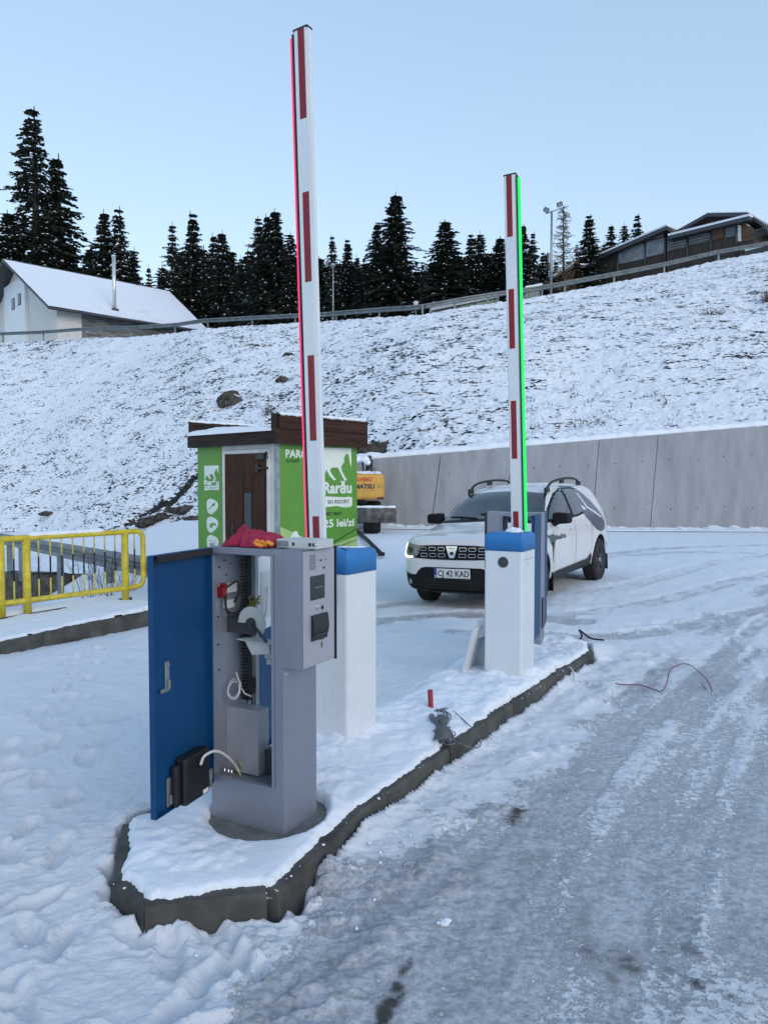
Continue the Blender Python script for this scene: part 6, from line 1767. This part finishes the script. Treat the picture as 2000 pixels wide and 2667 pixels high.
for sd, rw, de, op, lv in ((1, .22, 1.0, .75, 40), (2, .20, 1.15, .0, 44), (3, .25, 1.2, .1, 38), (4, .18, 1.0, .35, 42), (5, .22, 1.25, .0, 40), (6, .19, .9, .6, 36)):
    PROTO.append(spruce_mesh(sd, rw, de, op, lv) + (rw,))
PO = []
def make_spruce_proto(i):
    C, T, S, rw = PROTO[i]
    r = empty('spruce_tree')
    C.build('crown', M['needles'], r); T.build('trunk', M['bark'], r); tag(S.build('snow_on_branches', M['snow_far'], r), kind='stuff')
    return r
TREES = [
 (82, 273, 88, 112, 0, 'tallest spruce, far left, with open upper branches against the sky'),
 (146, 400, 91, 82, 3, 'second tallest spruce, on the right flank of the tallest one'),
 (22, 545, 84, 75, 4, 'dense dark spruce at the left picture edge under the tallest one'),
 (-46, 500, 86, 85, 2, 'spruce cut by the left picture edge, only its right branches showing'),
 (115, 560, 82, 70, 1, 'shorter dense spruce filling the gap below the two tallest, behind the roof ridge'),
 (273, 545, 84, 66, 4, 'left one of the pair of spruces behind the metal chimney'),
 (308, 537, 86, 72, 0, 'right, slightly taller one of the pair of spruces behind the metal chimney'),
 (348, 640, 84, 55, 2, 'low broad spruce right of the chimney, just over the snowy roof'),
 (388, 690, 86, 28, 3, 'very small slender spruce alone in the gap over the right end of the roof'),
 (450, 578, 80, 50, 5, 'thin sparse spruce, first right of the gap above the house'),
 (502, 550, 78, 62, 1, 'pointed tall spruce directly right of the sparse thin one, right of the house'),
 (558, 606, 76, 48, 3, 'narrow-topped spruce, left of two close tips between house and left arm'),
 (578, 598, 74, 58, 4, 'bushy spruce, right of two close tips between house and left arm'),
 (628, 662, 73, 42, 2, 'low spruce in the dip left of the tall cluster near the left arm'),
 (673, 561, 71, 50, 5, 'left spruce of the tall cluster just left of the left arm'),
 (697, 556, 73, 50, 3, 'middle spruce of the tall cluster just left of the left arm'),
 (717, 543, 70, 66, 4, 'tallest, right spruce of the cluster just left of the left arm'),
 (757, 600, 68, 52, 2, 'spruce half covered by the red lit left arm'),
 (866, 611, 66, 44, 0, 'loose spruce behind the small street lamp, right of the left arm'),
 (905, 620, 66, 44, 1, 'dense conical spruce just right of the small street lamp'),
 (930, 662, 68, 42, 2, 'lower spruce squeezed between the conical one and the lopsided one'),
 (983, 577, 64, 50, 3, 'slim lopsided spruce left of the tall dark column-like spruce at picture centre'),
 (1031, 500, 62, 76, 4, 'tall dark column-like spruce near picture centre, highest between the two arms'),
 (1101, 686, 66, 32, 5, 'small spruce in the gap between the two big dark spruces'),
 (1160, 570, 60, 70, 4, 'big dense pyramid spruce, right of the gap between the arms'),
 (1227, 606, 62, 46, 1, 'left tip of the twin spruces left of the green lit arm'),
 (1250, 600, 63, 52, 2, 'right tip of the twin spruces left of the green lit arm'),
 (1302, 614, 62, 56, 4, 'rounded dense spruce touching the left side of the green lit arm'),
 (1360, 581, 60, 48, 3, 'spruce rising directly behind the green lit arm'),
 (1388, 602, 62, 36, 5, 'slender sparse spruce just right of the green lit arm'),
 (1414, 654, 64, 34, 1, 'short spruce left of the floodlight mast'),
 (1447, 676, 66, 28, 3, 'shortest spruce, between the floodlight mast and the bare larch'),
 (1534, 556, 66, 48, 1, 'tallest spruce between the bare larch and the wooden chalets'),
 (1591, 581, 70, 36, 4, 'first small spruce left above the long chalet roof'),
 (1626, 577, 72, 42, 2, 'second small spruce above the long chalet roof, middle of three'),
 (1659, 554, 74, 42, 5, 'third spruce above the long chalet roof, with a tufted top'),
]
def place_tree(px, py, D, hw, pi, label, group, first):
    a = (px - 1000) / 2000.0
    top = at(px, py, D); bz = crest_pt(a).z - 1.0
    H = top.z - bz; rw = PROTO[pi][3]
    r = first[pi] if pi in first and not first[pi].get('used') else None
    if r is None: r = copy_tree(first[pi])
    first[pi]['used'] = 1
    r.location = (top.x, D, bz); sx = 1.62 * hw * D / 2000.0 / (rw * .92)
    r.scale = (sx, sx, H); r.rotation_euler = (0, 0, random.random() * 6.28)
    tag(r, label, 'spruce', group); return r
random.seed(77)
first = {i: make_spruce_proto(i) for i in range(6)}
for t in TREES:
    if t[0] < 640: t = t[:2] + (t[2] + 24,) + t[3:]
    place_tree(*t, 'spruces standing along the top of the hill', first)
# second row that closes the wood behind
GR = 'spruces crowded in the back row of the wood'
for px, py in [(-20, 690), (55, 660), (180, 640), (235, 650), (340, 700), (425, 700), (470, 665), (530, 650), (600, 660), (650, 665), (690, 650), (740, 655), (780, 668), (830, 680), (885, 690), (950, 690), (1005, 665), (1060, 700), (1085, 715), (1130, 690), (1190, 665), (1275, 668), (1330, 668), (1375, 680), (1405, 700), (1480, 690), (1515, 668), (1555, 650), (1573, 640), (500, 700), (575, 690), (625, 700), (715, 690), (805, 700), (855, 705), (915, 705), (975, 700), (1035, 712), (1160, 705), (1225, 700), (1300, 702)]:
    place_tree(px, py - 14, 124 if px < 640 else 82, 74 if px < 1350 else 42, random.choice((1, 2, 4)), 'dark spruce in the crowded back row of the wood, tip lower than the front row', GR, first)
for i, p in first.items():
    if 'used' in p: 
        for o in bpy.data.objects:
            if 'used' in o: del o['used']
        break
# browned spruce
r = copy_tree(first[2]); random.seed(5)
for c in r.children:
    if c.name.startswith('crown'):
        c.data = c.data.copy(); c.data.materials[0] = M['needles_brown']
top = at(1502, 628, 65); bz = crest_pt(.251).z - 1
r.location = (top.x, 65, bz); r.scale = (36 * 65 / 2000 / .23, 36 * 65 / 2000 / .23, top.z - bz); tag(r, 'low brownish spruce between the bare larch and the tall spruce', 'spruce', None)
if 'group' in r: del r['group']
# bare larch
def larch(px, py, D, hw, label, seed):
    rnd = random.Random(seed); top = at(px, py, D); bz = crest_pt((px - 1000) / 2000).z - .8; H = top.z - bz
    root = empty('larch_tree', (top.x, D, bz), 0, label, 'larch')
    mb = MB(); mb.tube([(0, 0, -.5), (.05, 0, H * .5), (0, 0, H)], [.16, .10, .02], 8); mb.build('trunk', M['bark'], root)
    C = MB(); W = hw * D / 2000
    for k in range(190):
        z = H * (.10 + .89 * (k / 190)); an = rnd.random() * 6.28; L = W * (1.08 - z / H) ** .7 * rnd.uniform(.6, 1.1)
        def bp(t): return Vector((math.cos(an) * L * t, math.sin(an) * L * t, z + L * (-.15 * t + .25 * t * t)))
        C.tube([bp(0), bp(.5), bp(1)], [.036, .022, .012], 3, cap=False)
        for j in range(9):
            t = rnd.uniform(.2, 1); p = bp(t); q = p + Vector((rnd.uniform(-.25, .25), rnd.uniform(-.25, .25), rnd.uniform(-.35, .08)))
            C.tube([p, q], [.017, .008], 3, cap=False)
    C.build('crown', M['larch'], root)
larch(1467, 535, 63, 66, 'tall bare brown larch right of the floodlight mast', 3)
larch(1425, 655, 66, 34, 'smaller bare larch left of the floodlight mast, partly hidden', 8)

# ============================================================ WHITE HOUSE
def build_house():
    A = at(7, 676, 86); B = at(442, 758, 100.5); C = at(127, 806, 78); D_ = at(535, 863, 92.2)
    zr = (A.z + B.z) / 2; ze = (C.z + D_.z) / 2
    d = Vector((B.x - A.x, B.y - A.y, 0)).normalized(); L = Vector((B.x - A.x, B.y - A.y, 0)).length
    e = Vector((d.y, -d.x, 0))                                   # from ridge to the near eave
    w = (Vector((C.x - A.x, C.y - A.y, 0))).dot(e); sk = 0
    root = empty('white_house', (A.x, A.y, crest_pt(-.4).z - 1), math.atan2(d.y, d.x), 'white chalet house with big snowy gable roof and steel chimney at far left', 'house')
    z0 = 0; zR = zr - root.location.z; zE = ze - root.location.z
    # local: x along ridge, -y towards the near eave
    off = (C - A).dot(d)                                         # eave start is shifted along the ridge
    off2 = (D_ - A).dot(d) - L
    def rp(x, y): return zR - (zR - zE) * abs(y) / w
    mb = MB(); t = .22
    pl = [(0, 0, zR), (off, -w, zE), (L + off2, -w, zE), (L, 0, zR)]
    mb.add([Vector(p) for p in pl] + [Vector(p) - Vector((0, 0, t)) for p in pl], [[0, 1, 2, 3], [7, 6, 5, 4], [0, 4, 5, 1], [1, 5, 6, 2], [2, 6, 7, 3], [3, 7, 4, 0]])
    pl = [(0, 0, zR), (L, 0, zR), (L + off2, w, zE), (off, w, zE)]
    mb.add([Vector(p) for p in pl] + [Vector(p) - Vector((0, 0, t)) for p in pl], [[0, 1, 2, 3], [7, 6, 5, 4], [0, 4, 5, 1], [1, 5, 6, 2], [2, 6, 7, 3], [3, 7, 4, 0]])
    rf = mb.build('roof', M['dark'], root)
    U, V = np.meshgrid(np.linspace(0.004, .996, 120), np.linspace(0.0, .985, 60), indexing='ij')
    X = (off * V) * (1 - U) + (L + off2 * V) * U; Y = -w * V; Z = zR - (zR - zE) * V + .05 + .04 * fbm(X * .8, Y * .8, 3)
    bare = (V > .72) & (np.abs((V * 62) % 4 - 2) < .62) & (U > .28 + .5 * (.99 - V)) & (fbm(X * .5, Y * .5, 2) > -.25)
    Z = np.where(bare, Z - .12, Z)
    V2 = np.linspace(0, .985, 240)
    U, V = np.meshgrid(np.linspace(.004, .996, 160), V2, indexing='ij')
    X = (off * V) * (1 - U) + (L + off2 * V) * U; Y = -w * V; Z = zR - (zR - zE) * V + .05 + .03 * fbm(X * .8, Y * .8, 3)
    rib = np.abs(((1 - V) * 32) % 1 - .5) < .13
    bare = rib & (V > .70 + .10 * fbm(X * .35, Y * .35 + 3, 2)) & (U > .34 + .25 * fbm(X * .2, Y, 2))
    Z = np.where(bare, Z - .16, Z)
    grid_mesh('roof_snow', X, Y, Z, M['snow_far'], None, None, False).parent = rf
    mb = MB(); mb.tube([(0.0, 0, zR + .02), (L, 0, zR + .02)], .10, 6); mb.build('ridge_cap', M['dark'], rf)
    # walls
    inset = 1.6; yw = w - 1.3; x0 = inset + off * .2; x1 = L - 1.0
    mb = MB()
    gz_ = rp(0, yw) - t
    mb.poly_prism([(x0, -yw, -1), (x0, -yw, rp(0, yw) - t), (x0, 0, zR - t - .05), (x0, yw, rp(0, yw) - t), (x0, yw, -1)], (x1 - x0, 0, 0)); wl = mb.build('wall', M['white_dirty'], root)
    # long side under the eave in grey render
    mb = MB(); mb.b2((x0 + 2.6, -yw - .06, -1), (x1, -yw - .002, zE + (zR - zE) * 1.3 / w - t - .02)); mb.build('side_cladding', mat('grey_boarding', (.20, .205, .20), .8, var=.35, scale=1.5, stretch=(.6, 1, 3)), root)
    # projecting bay on the gable
    def gpl(px, py):
        P = root.location + d * (x0 - .35); q = onpl(px, py, P, e); return (-(q - P).dot(e), q.z - root.location.z)
    ya = gpl(66, 800)[0]; yb = gpl(12, 800)[0]
    mb = MB(); mb.poly_prism([(x0 - .35, ya, -1), (x0 - .35, ya, rp(0, abs(ya)) - t - .02), (x0 - .35, yb, rp(0, abs(yb)) - t - .02 if abs(yb) < w else 3), (x0 - .35, yb, -1)], (.349, 0, 0)); mb.build('bay_wall', M['white'], root)  # lighter white than the gable wall, painting in the light on this part
    for px in (36, 52):
        (y_, zc) = gpl(px, 792 if px == 36 else 780); f = MB()
        f.b2((x0 - .42, y_ - .40, zc - .62), (x0 - .352, y_ + .40, zc + .62), .02); fo = f.build('window', M['dark'], root)
        f = MB(); f.b2((x0 - .43, y_ - .30, zc - .52), (x0 - .4205, y_ + .30, zc + .52)); f.build('pane', M['glass'], fo)
    # rafters ends under the verge
    for k in range(7):
        y_ = -w * (.12 + .13 * k); mb = MB(); mb.b2((.3 + off * abs(y_) / w, y_ - .09, rp(0, y_) - t - .22), (x0 + off * abs(y_) / w * 0 - .0, y_ + .09, rp(0, y_) - t - .01)); mb.build('rafter', M['dark'], rf)
    # chimney on the near slope
    P = root.location; best = None
    r = ray(299, 808)
    for k in range(2000):
        t_ = 60 + k * .03; q = Vector((r.x * t_, r.y * t_, EYE + r.z * t_)) - P; y_ = -q.dot(e)
        if -w < y_ < 0 and q.z < rp(0, y_): best = (q.dot(d), y_, q.z); break
    if best:
        x_, y_, z_ = best; Yd = (P + d * x_ - e * (y_ * 1)).y
        ht = (808 - 668) * Yd / 2000
        mb = MB(); mb.tube([(x_, y_, z_ - .3), (x_, y_, z_ + ht * .97)], .20, 14); mb.tube([(x_, y_, z_ + ht * .97), (x_, y_, z_ + ht)], .24, 14); mb.build('chimney', mat('bright_steel', (.72, .74, .75), .35, .6), rf)
        mb = MB(); mb.box((x_, y_, z_ + .05), (.7, .7, .18), .03); mb.build('chimney_flashing', M['dark'], rf)
    mb = MB(); mb.tube([(off, -w - .06, zE - .1), (L + off2, -w - .06, zE - .1)], .09, 8); mb.build('gutter', M['dark'], rf)
build_house()

# ============================================================ WOODEN CHALETS (upper right)
def zz(x, y): return (1400 + x / 2.765, 520 + y / 2.765)
def build_chalet():
    FD = Vector((-.68, .733, 0)).normalized(); R0 = at(1962, 600, 58)
    O = Vector((R0.x, R0.y, 18.0)); NB = Vector((-FD.y, FD.x, 0)) * -1       # into the building
    if NB.y < 0: NB = -NB
    root = empty('wooden_chalet', O, 0, 'long dark wooden chalet restaurant with sloping snowy roofs at upper right', 'chalet')
    def pp(x, y, off=0.0):
        q = onpl(*zz(x, y), O - NB * off, FD); return q - O
    dk = mat('weathered_boards', (.060, .042, .034), .8, var=.35, scale=3, stretch=(5, 5, .4), bump=.3)
    br = mat('brown_boards', (.12, .06, .032), .7, var=.3, scale=3, stretch=(.4, .4, 6), bump=.3)
    def wall(name, pts, th, m, off=0.0, par=None):
        mb = MB(); mb.poly_prism([pp(*p, off) for p in pts], NB * th); return mb.build(name, m, par or root)
    wall('left_wing_wall', [(425, 760), (425, 425), (910, 205), (925, 210), (925, 700)], 7.0, dk)
    wall('right_wing_wall', [(928, 700), (928, 270), (1430, 150), (1556, 205), (1556, 520)], 7.0, dk, .25)
    def slab(name, a, b, over, back, th, m, par=None):
        A = pp(*a, over); B = pp(*b, over); mb = MB(); mb.poly_prism([A, B, B - Vector((0, 0, th)), A - Vector((0, 0, th))], NB * (over + back)); return mb.build(name, m, par or root)
    def snowslab(a, b, over, back, par, lift=.02, th=.14):
        A = pp(*a, over + .05); B = pp(*b, over + .05); up = Vector((0, 0, lift)); mb = MB()
        mb.poly_prism([A + up, B + up, B + up + Vector((0, 0, th)), A + up + Vector((0, 0, th))], NB * (over + back)); mb.build('roof_snow', M['snow_far'], par)
    r1 = slab('left_roof', (388, 424), (925, 190), .7, 7.5, .28, M['dark']); snowslab((388, 422), (925, 188), .7, 7.4, r1)
    r1b = slab('left_roof_end', (925, 190), (985, 232), .7, 7.5, .28, M['dark'])
    r2 = slab('right_roof', (935, 266), (1520, 122), .9, 3.0, .22, M['dark']); snowslab((935, 262), (1520, 118), .9, 3.0, r2, .02, .16)
    r3 = slab('top_roof', (975, 232), (1215, 98), .1, 8.0, .26, M['dark'])
    r4 = slab('top_roof', (1215, 98), (1510, 92), .1, 8.0, .26, M['dark'])
    r5 = slab('top_roof', (1510, 92), (1645, 190), .3, 8.0, .26, M['dark'])
    snowslab((1215, 96), (1510, 90), .1, 8.0, r4, .0, .06)
    wall('gable_wall', [(990, 262), (1215, 112), (1510, 106), (1540, 130), (1540, 220), (990, 262)][:5], 6.0, dk, -.6)
    # windows
    def win(pts, m, nm='window', off=.06, par=None): return wall(nm, pts, .05, m, off, par)
    film = mat('fogged_film', (.24, .27, .30), .35, var=.25, scale=1.5)
    for pts in ([(580, 362), (768, 312), (768, 425), (580, 465)], [(778, 306), (908, 272), (908, 385), (778, 415)]): win(pts, film)
    win([(780, 268), (905, 212), (905, 262), (780, 298)], mat('pale_board', (.30, .27, .17), .7))
    gl = mat('chalet_glass', (.05, .06, .065), .15, var=.3, scale=2)
    for pts in ([(930, 300), (1066, 262), (1066, 345), (930, 375)], [(1085, 250), (1238, 208), (1238, 300), (1085, 335)]):
        w_ = win(pts, gl, 'window', .32)
        for f in (.3, .55, .78):
            a, b, c, e = pts; y0 = a[1] + (e[1] - a[1]) * f if False else a[1] + (pts[3][1] - a[1]) * f; y1 = b[1] + (c[1] - b[1]) * f
            win([(a[0], y0), (b[0], y1), (b[0], y1 + 2.5), (a[0], y0 + 2.5)], M['galv'], 'glazing_bar', .36, w_)
    win([(1250, 205), (1335, 180), (1335, 275), (1250, 300)], br, 'wall_panel', .32)
    win([(1350, 178), (1422, 155), (1422, 260), (1350, 275)], mat('steel_door', (.10, .12, .14), .5), 'door', .32)
    win([(1438, 180), (1462, 188), (1462, 300), (1438, 300)], M['white_dirty'], 'side_door', .34)
    win([(1470, 150), (1550, 205), (1550, 290), (1470, 300)], br, 'wall_panel', .32)
    win([(1500, 172), (1525, 185), (1525, 194), (1500, 182)], M['white_dirty'], 'lamp_fitting', .38)
    for x, y0, y1 in ((425, 430, 700), (572, 365, 620), (772, 300, 560), (915, 215, 520), (1075, 250, 500), (1243, 205, 450), (1428, 160, 400)):
        mb = MB(); a = pp(x, y0, .35 if x > 920 else .1); b = pp(x, y1, .35 if x > 920 else .1); mb.tube([a, b], .08, 6); mb.build('post', M['dark'], root)
    # terrace railing on the right
    rr = mat('painted_rail', (.12, .13, .14), .5)
    mb = MB(); A = pp(1560, 222, 1.2); B = pp(1760, 165, 1.2); mb.tube([A, B], .04, 6); A2 = pp(1560, 280, 1.2); B2 = pp(1760, 225, 1.2)
    for k in range(14): mb.tube([A.lerp(B, k / 13), A2.lerp(B2, k / 13)], .02, 5)
    mb.build('terrace_railing', rr, root)
    mb = MB(); mb.poly_prism([pp(1490, 358, 1.6), pp(1800, 280, 1.6), pp(1800, 292, 1.6), pp(1490, 370, 1.6)], NB * 1.5); mb.build('terrace_snow', M['snow_far'], root)
    mb = MB(); mb.poly_prism([pp(1490, 370, 1.58), pp(1800, 292, 1.58), pp(1800, 420, 1.58), pp(1490, 460, 1.58)], NB * 1.4); mb.build('terrace_base', M['dark'], root)
    # small hut
    P = at(1497, 700, 66); O2 = Vector((P.x, P.y, 15.5)); F2 = Vector((.95, .31, 0)).normalized(); N2 = Vector((-F2.y, F2.x, 0))
    r = empty('wooden_hut', O2, 0, 'small brown wooden hut with snowy gable roof left of the long chalet', 'hut')
    def p2(x, y, off=0.0): return onpl(*zz(x, y), O2 - N2 * off, F2) - O2
    mb = MB(); mb.poly_prism([p2(180, 700), p2(180, 515), p2(258, 478), p2(372, 480), p2(372, 700)], N2 * 4); mb.build('wall', br, r)
    mb = MB(); mb.poly_prism([p2(374, 700), p2(374, 482), p2(420, 484), p2(420, 700)], N2 * 4); mb.build('side_wall', dk, r)
    for a, b in (((115, 552), (255, 470)), ((255, 470), (425, 474))):
        A = p2(*a, .8); B = p2(*b, .8); mb = MB(); mb.poly_prism([A, B, B - Vector((0, 0, .2)), A - Vector((0, 0, .2))], N2 * 5.4); rf = mb.build('roof', M['dark'], r)
        mb = MB(); u = Vector((0, 0, .01)); mb.poly_prism([A + u, B + u, B + Vector((0, 0, .14)), A + Vector((0, 0, .14))], N2 * 5.3); mb.build('roof_snow', M['snow_far'], rf)
    mb = MB(); mb.poly_prism([p2(248, 515, .1), p2(298, 500, .1), p2(298, 512, .1), p2(248, 527, .1)], N2 * .08); mb.build('sign_board', M['white_dirty'], r)
    mb = MB(); mb.poly_prism([p2(318, 556, .5), p2(378, 544, .5), p2(378, 556, .5), p2(318, 566, .5)], N2 * .6); mb.build('snowy_shelf', M['snow_far'], r)
    # low snow-covered shelters behind the rail near the green arm
    def shed(px0, px1, ytl, ytr, yb, D, label, gcol):
        A = at(px0, ytl, D); B = at(px1, ytr, D); zb = at(px0, yb, D).z
        r = empty('snowy_shelter', (A.x, D, zb - .6), 0, label, 'shelter'); b = Vector(r.location)
        mb = MB(); mb.poly_prism([A - b, B - b, B - b - Vector((0, 0, .12)), A - b - Vector((0, 0, .12))], (0, 3.0, 0)); rf = mb.build('roof', M['galv'], r)
        mb = MB(); mb.poly_prism([A - b + Vector((0, -.05, .01)), B - b + Vector((0, -.05, .01)), B - b + Vector((0, -.05, .16)), A - b + Vector((0, -.05, .16))], (0, 3.0, 0)); mb.build('roof_snow', M['snow_far'], rf)
        mb = MB(); mb.poly_prism([(.1, .3, 0), (B.x - A.x - .1, .3, 0), (B.x - b.x - .1, .3, B.z - b.z - .15), (A.x - b.x + .1, .3, A.z - b.z - .15)], (0, 2.2, 0)); mb.build('wall', gcol, r)
        for f in (.02, .35, .68, .98):
            q = A.lerp(B, f) - b; mb = MB(); mb.tube([(q.x, .05, 0), (q.x, .05, q.z - .1)], .06, 6); mb.build('post', M['galv'], r)
    shed(1122, 1300, 804, 768, 812, 50, 'low shelter with snow roof and grey posts behind the rail, left of the green arm', mat('pale_green_panel', (.25, .33, .24), .5, var=.3, scale=1.5))
    shed(1368, 1412, 752, 744, 785, 52, 'small pale shed with greenish panel behind the rail right of the green arm', mat('pale_panel', (.42, .45, .36), .5, var=.2, scale=1.5))
build_chalet()

# ============================================================ POLES
def pole(name, px, y0, y1, D, r, label, cat):
    A = at(px, y0, D); B = at(px, y1, D); root = empty(name, (B.x, D, B.z - .8), 0, label, cat); H = A.z - B.z + .8
    mb = MB(); mb.tube([(0, 0, 0), (0, 0, H)], [r, r * .7], 10); mb.build('pole', M['galv'], root)
    return root, H
r, H = pole('floodlight_mast', 1434.5, 552, 752, 57, .11, 'slender grey mast with two floodlights, left of the bare larch', 'floodlight')
mb = MB(); mb.tube([(-.45, 0, H - .12), (.75, 0, H + .28)], .045, 6); mb.build('cross_arm', M['galv'], r)
for x, z, an in ((-.42, H + .02, 25), (.55, H + .42, -20)):
    mb = MB(); mb.box((x, -.12, z + .08), (.42, .22, .32), .05, rot=Matrix.Rotation(R(an), 4, 'Y') @ Matrix.Rotation(R(30), 4, 'X')); h = mb.build('floodlight', M['dark'], r)
    mb = MB(); mb.box((x, -.22, z + .02), (.32, .02, .24), .005, rot=Matrix.Rotation(R(an), 4, 'Y') @ Matrix.Rotation(R(30), 4, 'X')); mb.build('lens', M['galv'], h)
r, H = pole('street_lamp', 868, 694, 842, 55, .055, 'thin grey street lamp post behind the rail right of the left arm', 'street lamp')
mb = MB(); mb.lathe([(.03, H - .1), (.16, H + .02), (.20, H + .12), (.10, H + .22), (.02, H + .24)], 14, 0); mb.build('lamp_head', M['galv'], r)
r, H = pole('garden_lantern', 1083, 800, 828, 50, .03, 'tiny white lantern above the guard rail near picture centre', 'lantern')
mb = MB(); mb.lathe([(.05, H), (.12, H + .10), (.17, H + .28), (.20, H + .30), (.05, H + .40)], 12, 0); mb.build('lamp_head', M['white'], r)

# ============================================================ YELLOW RAILING
def build_railing():
    A = onz(328, 1566, .13); B = onz(73, 1602, .13)
    d = (A - B); d.z = 0; L = d.length; d.normalize()
    root = empty('yellow_railing', B, math.atan2(d.y, d.x), 'bright yellow tubular railing with black banded bars along the left pavement', 'railing')
    zt, zb = .90, .17
    y = M['yellow']
    xl = -3.6; xr = L + .27; cr = .10
    mb = MB()
    P = [(xl, 0, zt), (xr - cr, 0, zt)] + [(xr - cr + cr * math.sin(R(a)), 0, zt - cr + cr * math.cos(R(a))) for a in (20, 45, 70, 90)] + [(xr - cr + cr * math.cos(R(a)), 0, zb + cr - cr * math.sin(R(a))) for a in (0, 30, 60, 90)] + [(xl, 0, zb)]
    P = [P[0]] + [tuple(Vector(P[0]).lerp(Vector(P[1]), t)) for t in (.5, .999)] + P[1:]
    mb.tube(P, .034, 10); mb.build('frame', y, root)
    for x in (L, 0, -.30, -1.7, -2.0, -3.4):
        mb = MB(); mb.tube([(x, 0, -.10), (x, 0, zt - .0)], .045, 10); p = mb.build('post', y, root)
        mb = MB(); mb.lathe([(.06, -.005), (.05, .02), (.036, .03)], 12, 0, Matrix.Translation((x, 0, 0))); mb.build('post_foot', y, p)
    bands = mat('bar_yellow', (.55, .48, .08), .5, var=.1)
    xs = [L + .14] + [L * k / 9 for k in range(1, 9)] + [L * .985] + [-.15] + [-.30 - 1.4 * k / 9 for k in range(1, 9)] + [-1.85] + [-2.0 - 1.4 * k / 9 for k in range(1, 9)]
    for x in xs:
        z1 = zb + (zt - zb) * .33; z2_ = zb + (zt - zb) * .68
        mb = MB(); mb.tube([(x, 0, zb), (x, 0, z1)], .011, 6); mb.tube([(x, 0, z2_), (x, 0, zt)], .011, 6); mb.tube([(x, 0, z1), (x, 0, z2_)], .0115, 6, 1); mb.build('bar', [bands, M['black']], root)
    random.seed(12); mb = MB(); P = [(x, .0, zt + .032) for x in np.linspace(.02, L - .28, 26)]
    mb.tube(P, [.006] + [.030 + random.uniform(-.006, .008) for _ in P[2:]] + [.006], 8); mb.build('snow_ridge', M['snow'], root)
build_railing()

# ============================================================ SHRUBS
def shrub(p, h, w, n, label, seed, m=None, r=.006, spread=1.0):
    rnd = random.Random(seed); root = empty('bare_shrub', p, 0, label, 'shrub'); mb = MB()
    for k in range(n):
        an = rnd.random() * 6.28; ln = h * rnd.uniform(.55, 1.05); ox = rnd.uniform(-.5, .5) * w * .4; oy = rnd.uniform(-.2, .2) * w * .4
        tip = Vector((ox + math.cos(an) * w * .5 * rnd.random() * spread, oy + math.sin(an) * w * .4 * rnd.random(), ln)); mid = Vector((ox, oy, 0)).lerp(tip, .5) + Vector((rnd.uniform(-.04, .04), 0, ln * .08))
        mb.tube([(ox, oy, -.08), mid, tip], [r, r * .7, r * .35], 4, cap=False)
        for j in range(4):
            t = rnd.uniform(.35, .95); q = Vector((ox, oy, 0)).lerp(tip, t); mb.tube([q, q + Vector((rnd.uniform(-.16, .16), rnd.uniform(-.1, .1), rnd.uniform(.04, .2))) * h], [r * .5, r * .25], 3, cap=False)
    mb.build('twigs', m or M['twig'], root); return root
dark_twig = mat('dark_twig', (.045, .035, .04), .9, var=.3)
shrub(Vector((*onz(235, 1552, 0).xy, -.05)) + Vector((0, .35, 0)), .75, 1.1, 26, 'leafless twiggy shrub behind the middle of the yellow railing', 1, dark_twig, .004, 1.3)
shrub(Vector((*onz(292, 1545, 0).xy, -.05)) + Vector((0, .5, 0)), .55, .8, 16, 'leafless twiggy shrub behind the right end of the yellow railing', 2, dark_twig, .004, 1.3)
shrub(Vector((*onz(30, 1590, 0).xy, -.05)) + Vector((0, .5, 0)), .75, .5, 8, 'few bare stems behind the left end of the yellow railing', 3, dark_twig, .003)
for px, py, h, w, n, lb, sd in ((1988, 812, 1.1, 1.3, 60, 'dry reddish bush on the slope at the right picture edge', 4), (1845, 838, .6, 1.7, 60, 'wide low dry bush on the upper right slope', 5), (1800, 862, .5, .5, 14, 'small dry bush lower left of the wide one on the right slope', 6),
                            (1375, 850, .5, .8, 20, 'small dry tuft on the slope just right of the green arm', 7), (700, 1095, .9, 1.1, 26, 'thin dry weeds on the slope behind the left arm above the hut', 8)):
    shrub(hill_at(px, py), h, w, n, lb, sd, mat('dry_bush', (.11, .065, .05), .9, var=.3) if sd < 7 else M['twig'], .010)
